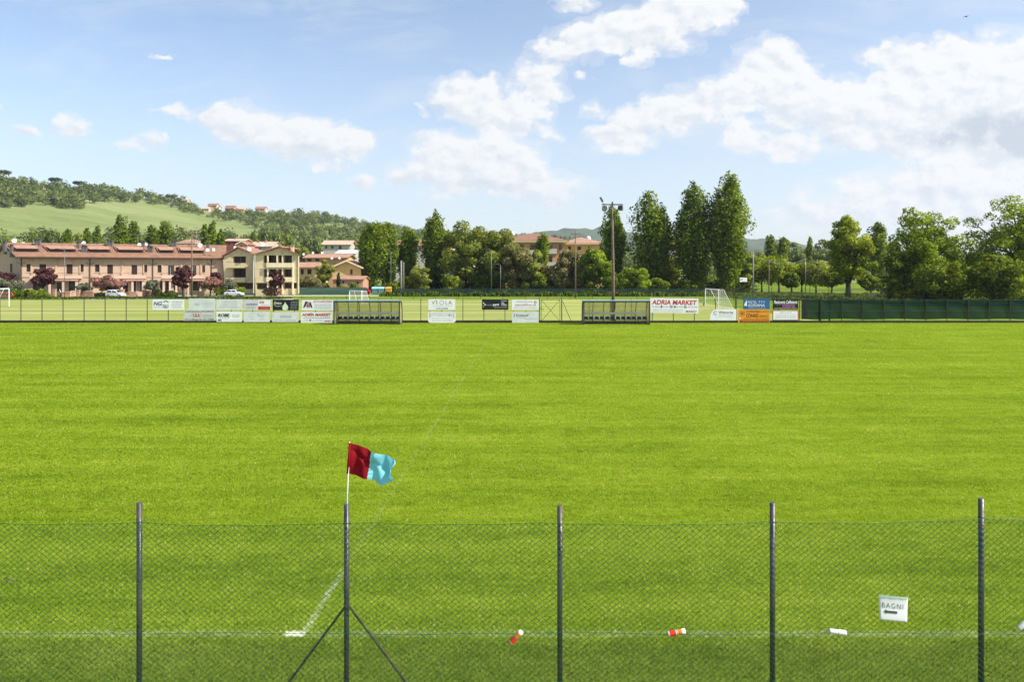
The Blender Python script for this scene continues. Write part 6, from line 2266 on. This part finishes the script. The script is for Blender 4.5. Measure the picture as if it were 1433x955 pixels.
board('pale board with grey script reading riclame', 381, 417.5, 437, 451, 'offwhite', [
    ('t', 'riclame', .30, .72, .24, .6, 'inkgrey', .012, .3), ('l', .06, .95, .74, .92, 1, 'inkgrey'), ('ring', .1, .3, .08, .1, 100, 260, 'inkpale'), ('ring', .88, .4, .07, .1, -80, 90, 'inkpale')])
board('smaller ADRIA MARKET board at the left dugout', 421, 464.5, 437, 452, 'white', [
    ('t', 'ADRIA MARKET', .03, .97, .12, .38, 'inkred', .05, .15), ('l', .03, .97, .46, .6, 1, 'ink'), ('p', [(.27, .68), (.32, .66), (.33, .82), (.28, .86)], 'inkdkred'), ('l', .04, .72, .66, .92, 2, 'inkpale'), ('t', 'MARIO', .76, .97, .78, .92, 'inkred', .04, .2), ('r', .3, .36, .1, .18, 'inkdkred')])
board('white board with bronze lettering VIOLA', 599.5, 637, 419, 434, 'white', [
    ('t', 'V', .12, .25, .13, .5, 'inkbrown', .005), ('t', 'I', .30, .33, .13, .5, 'inkbrown', .005), ('r', .255, .34, .13, .18, 'inkbrown'), ('ring', .50, .32, .085, .2, 0, 360, 'inkbrown'), ('t', 'L', .64, .71, .13, .5, 'inkbrown', .005), ('t', 'A', .74, .88, .13, .5, 'inkbrown', .005),
    ('l', .12, .88, .58, .72, 1, 'inkpale'), ('t', 'tel 0721 879268', .28, .72, .80, .93, 'ink', .01)])
board('rounded white board with lilac lettering below the bronze lettered one', 599, 637.5, 436.8, 452, 'white', [
    ('t', 'OTTOPACHE', .08, .80, .2, .42, 'inklilac', .0), ('t', 'R', .83, .9, .2, .42, 'inklilac', 0), ('ring', .78, .31, .03, .4, 0, 360, 'ink'), ('r', .05, .95, .1, .13, 'inklilac'), ('r', .05, .08, .1, .55, 'inklilac'), ('r', .92, .95, .1, .55, 'inklilac'), ('l', .08, .92, .52, .66, 1, 'inkpale'), ('l', .1, .9, .72, .86, 1, 'inkpink')],
    cut=[(.06, 0), (.94, 0), (1, .14), (1, .86), (.94, 1), (.06, 1), (0, .86), (0, .14)])
board('black board with white studio lettering and a dog eared photo block', 674.5, 711.5, 419.2, 433.7, 'black', [
    ('t', 'studio', .17, .41, .42, .62, 'inkgrey', 0), ('t', 'parri', .42, .64, .40, .68, 'white', .03), ('r', .04, .08, .30, .42, 'white'), ('r', .09, .14, .46, .58, 'white'), ('r', .04, .08, .62, .74, 'inkgrey'), ('t', 'FOTOGRAFIA', .72, .94, .10, .2, 'white', .0), ('p', [(.73, .25), (.82, .28), (.86, .44), (.95, .52), (.95, .62), (.73, .62)], 'inkgrey'), ('l', .42, .96, .72, .84, 1, 'inkpale')])
board('white board with red headlines and a small round crest left of the gate', 716.5, 754, 419.7, 434, 'white', [
    ('t', 'L OFFICINA MECCANICA', .12, .78, .13, .28, 'inkpink', 0), ('ring', .87, .26, .05, .45, 0, 360, 'inkdkred'), ('l', .45, .6, .32, .44, 1, 'inkpink'), ('t', 'FIORI E PIANTE DAL 1969', .12, .9, .46, .60, 'inkred', .02), ('l', .05, .95, .66, .92, 2, 'inkpale')])
board('pale board with a green plant motif and dark script, lowest left of the gate', 716.5, 754, 436.8, 452, 'offwhite', [
    ('t', 'Emmanuell', .14, .62, .18, .42, 'ink', .005, .35), ('p', [(.06, .5), (.08, .2), (.12, .1), (.1, .3), (.09, .5)], 'inkgreen'), ('l', .14, .52, .46, .56, 1, 'inkgrey'), ('l', .42, .95, .56, .7, 1, 'inkgrey')])
board('large white ADRIA MARKET banner right of the right dugout', 910, 977.5, 417.6, 438.5, 'white', [
    ('t', 'ADRIA MARKET', .03, .97, .12, .44, 'inkred', .035, .18), ('l', .03, .98, .50, .66, 1, 'inkgrey'), ('r', .22, .24, .48, .66, 'ink'), ('r', .41, .46, .48, .66, 'inkgrey'), ('r', .5, .52, .48, .66, 'ink'), ('r', .70, .75, .48, .66, 'inkgrey'), ('l', .03, .68, .7, .96, 2, 'inkpale'), ('t', 'MARIO', .73, .96, .80, .94, 'inkred', .02, .25)], skew=-.06)
board('white Vittoria Assicurazioni board with one sloping corner', 993.5, 1030.5, 433, 448.3, 'white', [
    ('t', 'Vittoria', .32, .88, .16, .42, 'ink', .01), ('t', 'Assicurazioni', .33, .88, .5, .62, 'inkgrey', 0), ('ring', .21, .36, .08, .22, 30, 320, 'inkblue'), ('ring', .20, .34, .04, .3, 100, 340, 'inklilac'), ('l', .2, .85, .68, .8, 1, 'inkpale')],
    cut=[(0, 0), (1, 0), (1, 1), (.22, 1), (.1, .84), (.02, .5)])
board('blue HOTEL ADRIANA board with a white sail and three stars', 1040, 1077, 418, 433, 'signblue', [
    ('t', 'HOTEL', .18, .52, .22, .44, 'white', .0), ('t', '* * *', .58, .82, .22, .46, 'white', .03), ('t', 'ADRIANA', .18, .82, .50, .76, 'white', .0), ('p', [(.14, .14), (.14, .72), (.03, .66), (.07, .4)], 'white'), ('l', .18, .9, .82, .92, 1, 'inkpale')])
board('orange supermarket CONAD board with a dark red lower strip', 1033, 1077, 433.4, 452, 'orange', [
    ('ring', .13, .3, .075, .18, 0, 360, 'inkdkred'), ('ring', .13, .3, .035, .95, 0, 360, 'inkdkred'), ('t', 'SUPERMERCATO', .26, .97, .08, .24, 'inkdkred', .0), ('t', 'CONAD', .25, .64, .32, .6, 'inkdkred', .03), ('t', 'ADRIATICO', .67, .96, .42, .6, 'inkdkred', 0), ('l', .14, .97, .64, .76, 1, 'inkdkred'), ('r', .05, .98, .80, .99, 'inkdkred'), ('l', .08, .95, .84, .95, 1, 'orange'), ('r', .03, .08, .62, .7, 'white')])
board('black board with white and magenta script', 1081.5, 1117, 418.8, 433, 'black', [
    ('t', 'Pasticceria Caffetteria', .04, .96, .12, .46, 'white', .02, .3), ('t', 'Vittoria', .38, .86, .42, .84, 'inkmag', .01, .3), ('l', .04, .96, .84, .95, 1, 'inkpale'), ('ring', .24, .64, .07, .15, 20, 200, 'inkgrey')])
board('white board with a red and black border under the black script one', 1081, 1117.5, 434.7, 448.8, 'inkred', [
    ('r', .0, .99, .95, 1.0, 'ink'), ('r', .03, .965, .06, .93, 'white'), ('t', 'BELLINI', .28, .72, .14, .28, 'inkgrey', 0), ('l', .1, .9, .34, .86, 4, 'inkgrey')])


# ------------------------------------------------------------------ near fence, flag and the small things on it
NY = 6.53
PXM = FPX / NY
nf = empty('chain_link_fence', (0, NY, 0), 0, 'green chain link fence on dark steel posts in front of the pitch', 'fence')
near_posts = [(-397, 701, 'galv'), (-101, 702, 'galv'), (195, 704, 'galv'), (485, 706, 'steel'), (783.5, 708, 'steel'), (1081, 704, 'steel'), (1373, 698, 'steel'), (1668, 700, 'steel'), (1964, 702, 'steel')]
for (px_, top, mt) in near_posts:
    m = MB()
    x, h = gx(px_, NY), gz(top, NY)
    m.tube([(x, 0, 0), (x, 0, h)], .0245, M['postpaint'], 16, True)
    for zr_ in (.35, .78, 1.22, 1.62, 2.0, h - .17):
        m.tube([(x, 0, zr_ - .003), (x, 0, zr_ + .003)], .0275, M['netwire'], 14, True)
    o = m.build('post', nf, smooth=False)
    o.data.polygons.foreach_set('use_smooth', [len(p.vertices) == 4 for p in o.data.polygons])
xb = gx(485, NY)
zb_ = gz(852, NY)
for s_ in (-1, 1):
    m = MB()
    m.tube([(xb + s_ * .02, .03, zb_), (xb + s_ * (zb_ * .745 + .02), .03, 0)], .0115, M['rust'], 8)
    m.build('brace', nf)
m = MB()
m.tube([(xb, 0, zb_ - .015), (xb, 0, zb_ + .02)], .029, M['rust'], 12)
m.build('collar', nf)

pxp = [p[0] for p in near_posts]
topx = np.array([gx(p, NY) for p in pxp])
TOPPY = {-397: 728, -101: 727, 195: 731, 485: 730, 783: 730, 1081: 730, 1373: 724, 1668: 724, 1964: 727}


def net_top(x):
    x = np.asarray(x, float)
    tp = np.interp(x, topx, [gz(v, NY) for v in TOPPY.values()])
    i = np.clip(np.searchsorted(topx, x) - 1, 0, len(topx) - 2)
    k = (x - topx[i]) / (topx[i + 1] - topx[i])
    return tp - .022 * np.sin(np.pi * np.clip(k, 0, 1)) + .004 * np.sin(x * 9)


def net_y(x, z):
    return -.036 + .010 * np.sin(x * 2.1 + 1.3 * z) + .006 * np.sin(x * 5.3 - 2.2 * z)


def strands():
    Hn, z0, pitch = 2.20, .03, .0635
    V, F = [], []
    x0, x1 = -7.3, 8.2
    run = Hn * 1.22
    seg = 40
    rad = .0021
    t = np.linspace(0, 1, seg)
    k = 0
    for sgn in (1, -1):
        for xs_ in np.arange(x0 - run, x1 + run, pitch):
            x = xs_ + sgn * run * t + (run if sgn < 0 else 0)
            z = z0 + t * Hn
            ok = (x >= x0) & (x <= x1)
            if ok.sum() < 2:
                continue
            x, z = x[ok], z[ok]
            zz = z0 + (z - z0) * (net_top(x) - z0) / Hn
            # small kinks of the hooked wires
            y = net_y(x, zz) + sgn * .0022 + .0008 * np.sin(t[ok] * 60)
            xx = x + .0025 * np.sin(zz * 7 + xs_ * 3)
            n = len(x)
            d = Vector((sgn * 1.22, 0, 1)).normalized()
            u = np.array([d.z, 0, -d.x])
            for a in (0, 2.094, 4.189):
                off = u * math.cos(a) * rad + np.array([0, 1, 0]) * math.sin(a) * rad
                V.append(np.stack([xx, y, zz], 1) + off)
            b = np.arange(n - 1)
            for a in range(3):
                p, q = k + a * n, k + ((a + 1) % 3) * n
                F.append(np.stack([p + b, p + b + 1, q + b + 1, q + b], 1))
            k += 3 * n
    return np.concatenate(V), np.concatenate(F)


V, F = strands()
np_mesh('netting', V, F, M['netwire'], nf, smooth=True)
m = MB()
for zf in ('top', gz(884.5, NY), .06):
    pts = []
    for x in np.linspace(-7.3, 8.2, 190):
        z = float(net_top(x)) if zf == 'top' else zf + .006 * math.sin(x * 2.3)
        pts.append((x, float(net_y(x, z)) - .004, z))
    m.tube(pts, .0022, M['netwire'], 4)
m.build('tension_wire', nf)

# the flag, its stick standing in the open top of the fence post
fl = empty('corner_flag', (gx(485, NY), NY, gz(706, NY)), 0, 'red and sky blue corner flag fluttering above a fence post', 'flag')
o0 = Vector(fl.location)
m = MB()
a = at(484.3, 745, NY) - o0
b = at(489.2, 619, NY) - o0
m.tube([a, a.lerp(b, .5) + Vector((-.002, 0, 0)), b], .0062, M['card'], 8)
m.build('stick', fl, smooth=True)
TOPC = [(0, 489.6, 620.3), (.25, 504, 625.5), (.5, 521, 631.2), (.62, 528, 632.5), (.72, 536, 637.5), (.84, 545, 641.5), (.94, 551.2, 643.5), (1, 552, 646)]
BOTC = [(0, 486.3, 663.2), (.25, 498, 664.3), (.5, 513.2, 671.8), (.62, 520, 675), (.72, 527, 677), (.84, 537, 677), (.94, 546, 674.5), (1, 551, 672.5)]
NU, NVV = 56, 30


def flag_pt(u, v):
    tx = np.interp(u, [q[0] for q in TOPC], [q[1] for q in TOPC]); ty = np.interp(u, [q[0] for q in TOPC], [q[2] for q in TOPC])
    bx = np.interp(u, [q[0] for q in BOTC], [q[1] for q in BOTC]); by = np.interp(u, [q[0] for q in BOTC], [q[2] for q in BOTC])
    px_, py_ = tx + (bx - tx) * v, ty + (by - ty) * v
    if u > .9:
        px_ += (u - .9) * 10 * (1.6 * math.sin(v * 15) - 2.6 * math.exp(-((v - .48) / .16) ** 2) * 1.5)
    amp = .055 * min(1, u * 1.6)
    yo = amp * math.sin(u * 9.5 + v * 2.6 - .4) + .03 * u * math.sin(u * 19 - v * 4.2) + .016 * math.sin(v * 8 + u * 6) * u
    yo += .03 * math.exp(-((v - .3 - .35 * (u - .25)) / .07) ** 2) * min(1, u * 3) * (1 if u < .5 else .4)
    if .5 <= u < .6:
        yo += .006 * math.sin(v * 46) * (1 - (u - .5) / .1)
    p = at(px_, py_, NY) - o0
    p.y = yo * 1.15
    return p


def flag_panel(u0, u1, nm, mt):
    nu = int(NU * (u1 - u0)) + 1
    V = [flag_pt(u0 + (u1 - u0) * i / nu, j / NVV) for i in range(nu + 1) for j in range(NVV + 1)]
    F = [(i * (NVV + 1) + j, i * (NVV + 1) + j + 1, (i + 1) * (NVV + 1) + j + 1, (i + 1) * (NVV + 1) + j) for i in range(nu) for j in range(NVV)]
    return np_mesh(nm, np.array([tuple(v) for v in V]), np.array(F), M[mt], fl, smooth=True)


flag_panel(0, .5, 'red_panel', 'flagred')
flag_panel(.5, 1, 'blue_panel', 'flagblue')
m = MB()
a, b = at(489.6, 620, NY) - o0, at(486.4, 663.4, NY) - o0
m.tube([b, a], .010, M['flagred'], 8)
m.build('sleeve', fl, smooth=True)


# tubes tucked into the mesh
def litter(label, px0, py0, px1, py1, r, bands, tilt=0.0):
    """bands: list of (from, to, material) along the tube"""
    Y = NY - .062
    p, q = at(px0, py0, Y), at(px1, py1, Y)
    d = q - p
    L = d.length
    t = empty('drinks_can', tuple((p + q) / 2), 0, label, 'drinks can', 'cans stuck in the chain link')
    rot = Vector((0, 0, 1)).rotation_difference(d.normalized()).to_matrix().to_4x4()
    Mx = rot @ Matrix.Translation((0, 0, -L / 2))
    m = MB()
    m.lathe([(.001, .004), (r * .78, .004), (r * .86, 0), (r, .008), (r, L - .012), (r * .84, L), (r * .76, L - .004), (.001, L - .006)], M['card'], 18, Mx)
    m.build('can', t, smooth=True)
    m = MB()
    for (a, b, mt) in bands:
        m.lathe([(r + .0008, a * L), (r + .0008, b * L)], M[mt], 18, Mx)
    m.build('label', t, smooth=True)
    return t


litter('red and orange can tilted upright in the mesh left of the middle post', 715, 900.5, 730, 884.5, .024, [(.08, .46, 'labelred'), (.48, .53, 'ink'), (.55, .84, 'labelorange'), (.64, .68, 'inkdkred'), (.74, .77, 'inkdkred')])
litter('red and orange can lying flat in the mesh right of the middle post', 934.5, 888.5, 959, 883.8, .024, [(.1, .45, 'labelred'), (.5, .53, 'ink'), (.56, .80, 'labelorange'), (.62, .66, 'labelred'), (.71, .74, 'labelred')])
litter('plain white can lying flat in the mesh left of the paper sign', 1159.5, 883.8, 1184, 886.6, .022, [(.02, .06, 'cardbrown'), (.50, .55, 'inkgrey')])
litter('white can poking up at the right edge beside the last post', 1425, 881, 1441, 868, .022, [(.01, .08, 'cardbrown')])

tw = empty('twig', tuple(at(16, 812, NY - .045)), 0, 'short brown twig caught in the mesh at the left edge', 'twig')
m = MB()
m.tube([(-.055, 0, .022), (-.01, -.006, .010), (.02, 0, -.004), (.05, .002, -.022)], [.004, .006, .005, .003], M['wood'], 6)
m.build('stick', tw, smooth=True)
m = MB()
m.tube([(-.01, -.006, .010), (-.03, -.02, -.004)], [.004, .002], M['wood'], 5)
m.build('side_shoot', tw, smooth=True)

# paper sign
ps = empty('paper_sign', (gx(1246, NY), NY, gz(848, NY)), 0, 'white paper sign reading BAGNI with an arrow to the left', 'sign')
o1 = Vector(ps.location)
cs = [(1226, 829.5), (1266.5, 833.5), (1264.8, 868.2), (1227.2, 864.6)]


def sp(u, v, y=-.05):
    a = Vector(cs[0]).lerp(Vector(cs[1]), u)
    b = Vector(cs[3]).lerp(Vector(cs[2]), u)
    c_ = a.lerp(b, v)
    p = at(c_.x, c_.y, NY) - o1
    p.y = y - .005 * math.sin(u * 3.1) * (1 - v * .5) + .003 * math.sin(v * 5)
    return p


n = 14
V = [sp(i / n, j / n) for i in range(n + 1) for j in range(n + 1)]
F = [(i * (n + 1) + j, i * (n + 1) + j + 1, (i + 1) * (n + 1) + j + 1, (i + 1) * (n + 1) + j) for i in range(n) for j in range(n)]
po = np_mesh('sheet', np.array([tuple(v) for v in V]), np.array(F), M['paper'], ps, smooth=True)
sol = po.modifiers.new('thick', 'SOLIDIFY')
sol.thickness = .0012
m = MB()
for i in range(8):
    u0, u1 = i / 8, (i + 1) / 8
    d_ = .07 + .02 * math.sin(i * 2.3)
    m.quad(sp(u0, d_, -.0535), sp(u1, d_, -.0535), sp(u1, -.01, -.0535), sp(u0, -.01, -.0535), M['papergreen'])
m.build('tape', ps)
m = MB()
V, F = text_mesh('BAGNI', -.004, 0, 1.35)
lo, hi = V.min(0), V.max(0)
m.add([tuple(sp(.10 + .74 * (q[0] - lo[0]) / (hi[0] - lo[0]), .49 - .20 * (q[1] - lo[1]) / (hi[1] - lo[1]), -.0535)) for q in V], F, M['lamp'])
ar = [(.15, .63), (.24, .54), (.24, .59), (.63, .59), (.63, .68), (.24, .68), (.24, .73)]
m.add([tuple(sp(u, v, -.0535)) for u, v in ar], [tuple(range(len(ar)))[::-1]], M['lamp'])
m.build('lettering', ps)

# a bird high in the sky
bd = empty('bird', tuple(at(1352, 23, 90)), .5, 'tiny dark bird flying high in the blue gap of sky', 'bird')
m = MB()
m.tube([(-.28, 0, 0), (-.1, 0, .02), (.1, 0, .02), (.24, 0, 0)], [.015, .06, .055, .01], M['bird'], 8)
m.build('body', bd, smooth=True)
for s_ in (-1, 1):
    m = MB()
    m.slab([(.08, s_ * .03, .02), (.02, s_ * .3, .10), (-.06, s_ * .42, .06), (-.08, s_ * .03, .02)], (0, 0, .015), M['bird'])
    m.build('wing', bd)


# ------------------------------------------------------------------ haze: one closed box of thin pale air round everything
hm = bpy.data.materials.new('haze_air')
hm.use_nodes = True
ht = NT(hm.node_tree)
ht.n.clear()
ho = ht.node('ShaderNodeOutputMaterial')
pv = ht.node('ShaderNodeVolumePrincipled')
pv.inputs['Color'].default_value = (.80, .88, 1.0, 1)
pv.inputs['Density'].default_value = HAZE
pv.inputs['Anisotropy'].default_value = .2
ht.l.new(pv.outputs[0], ho.inputs['Volume'])
hm.cycles.homogeneous_volume = True
mb = MB()
mb.box(-3700, 3700, -160, 3800, -60, 330, hm)
tag(mb.build('haze'), kind='stuff')
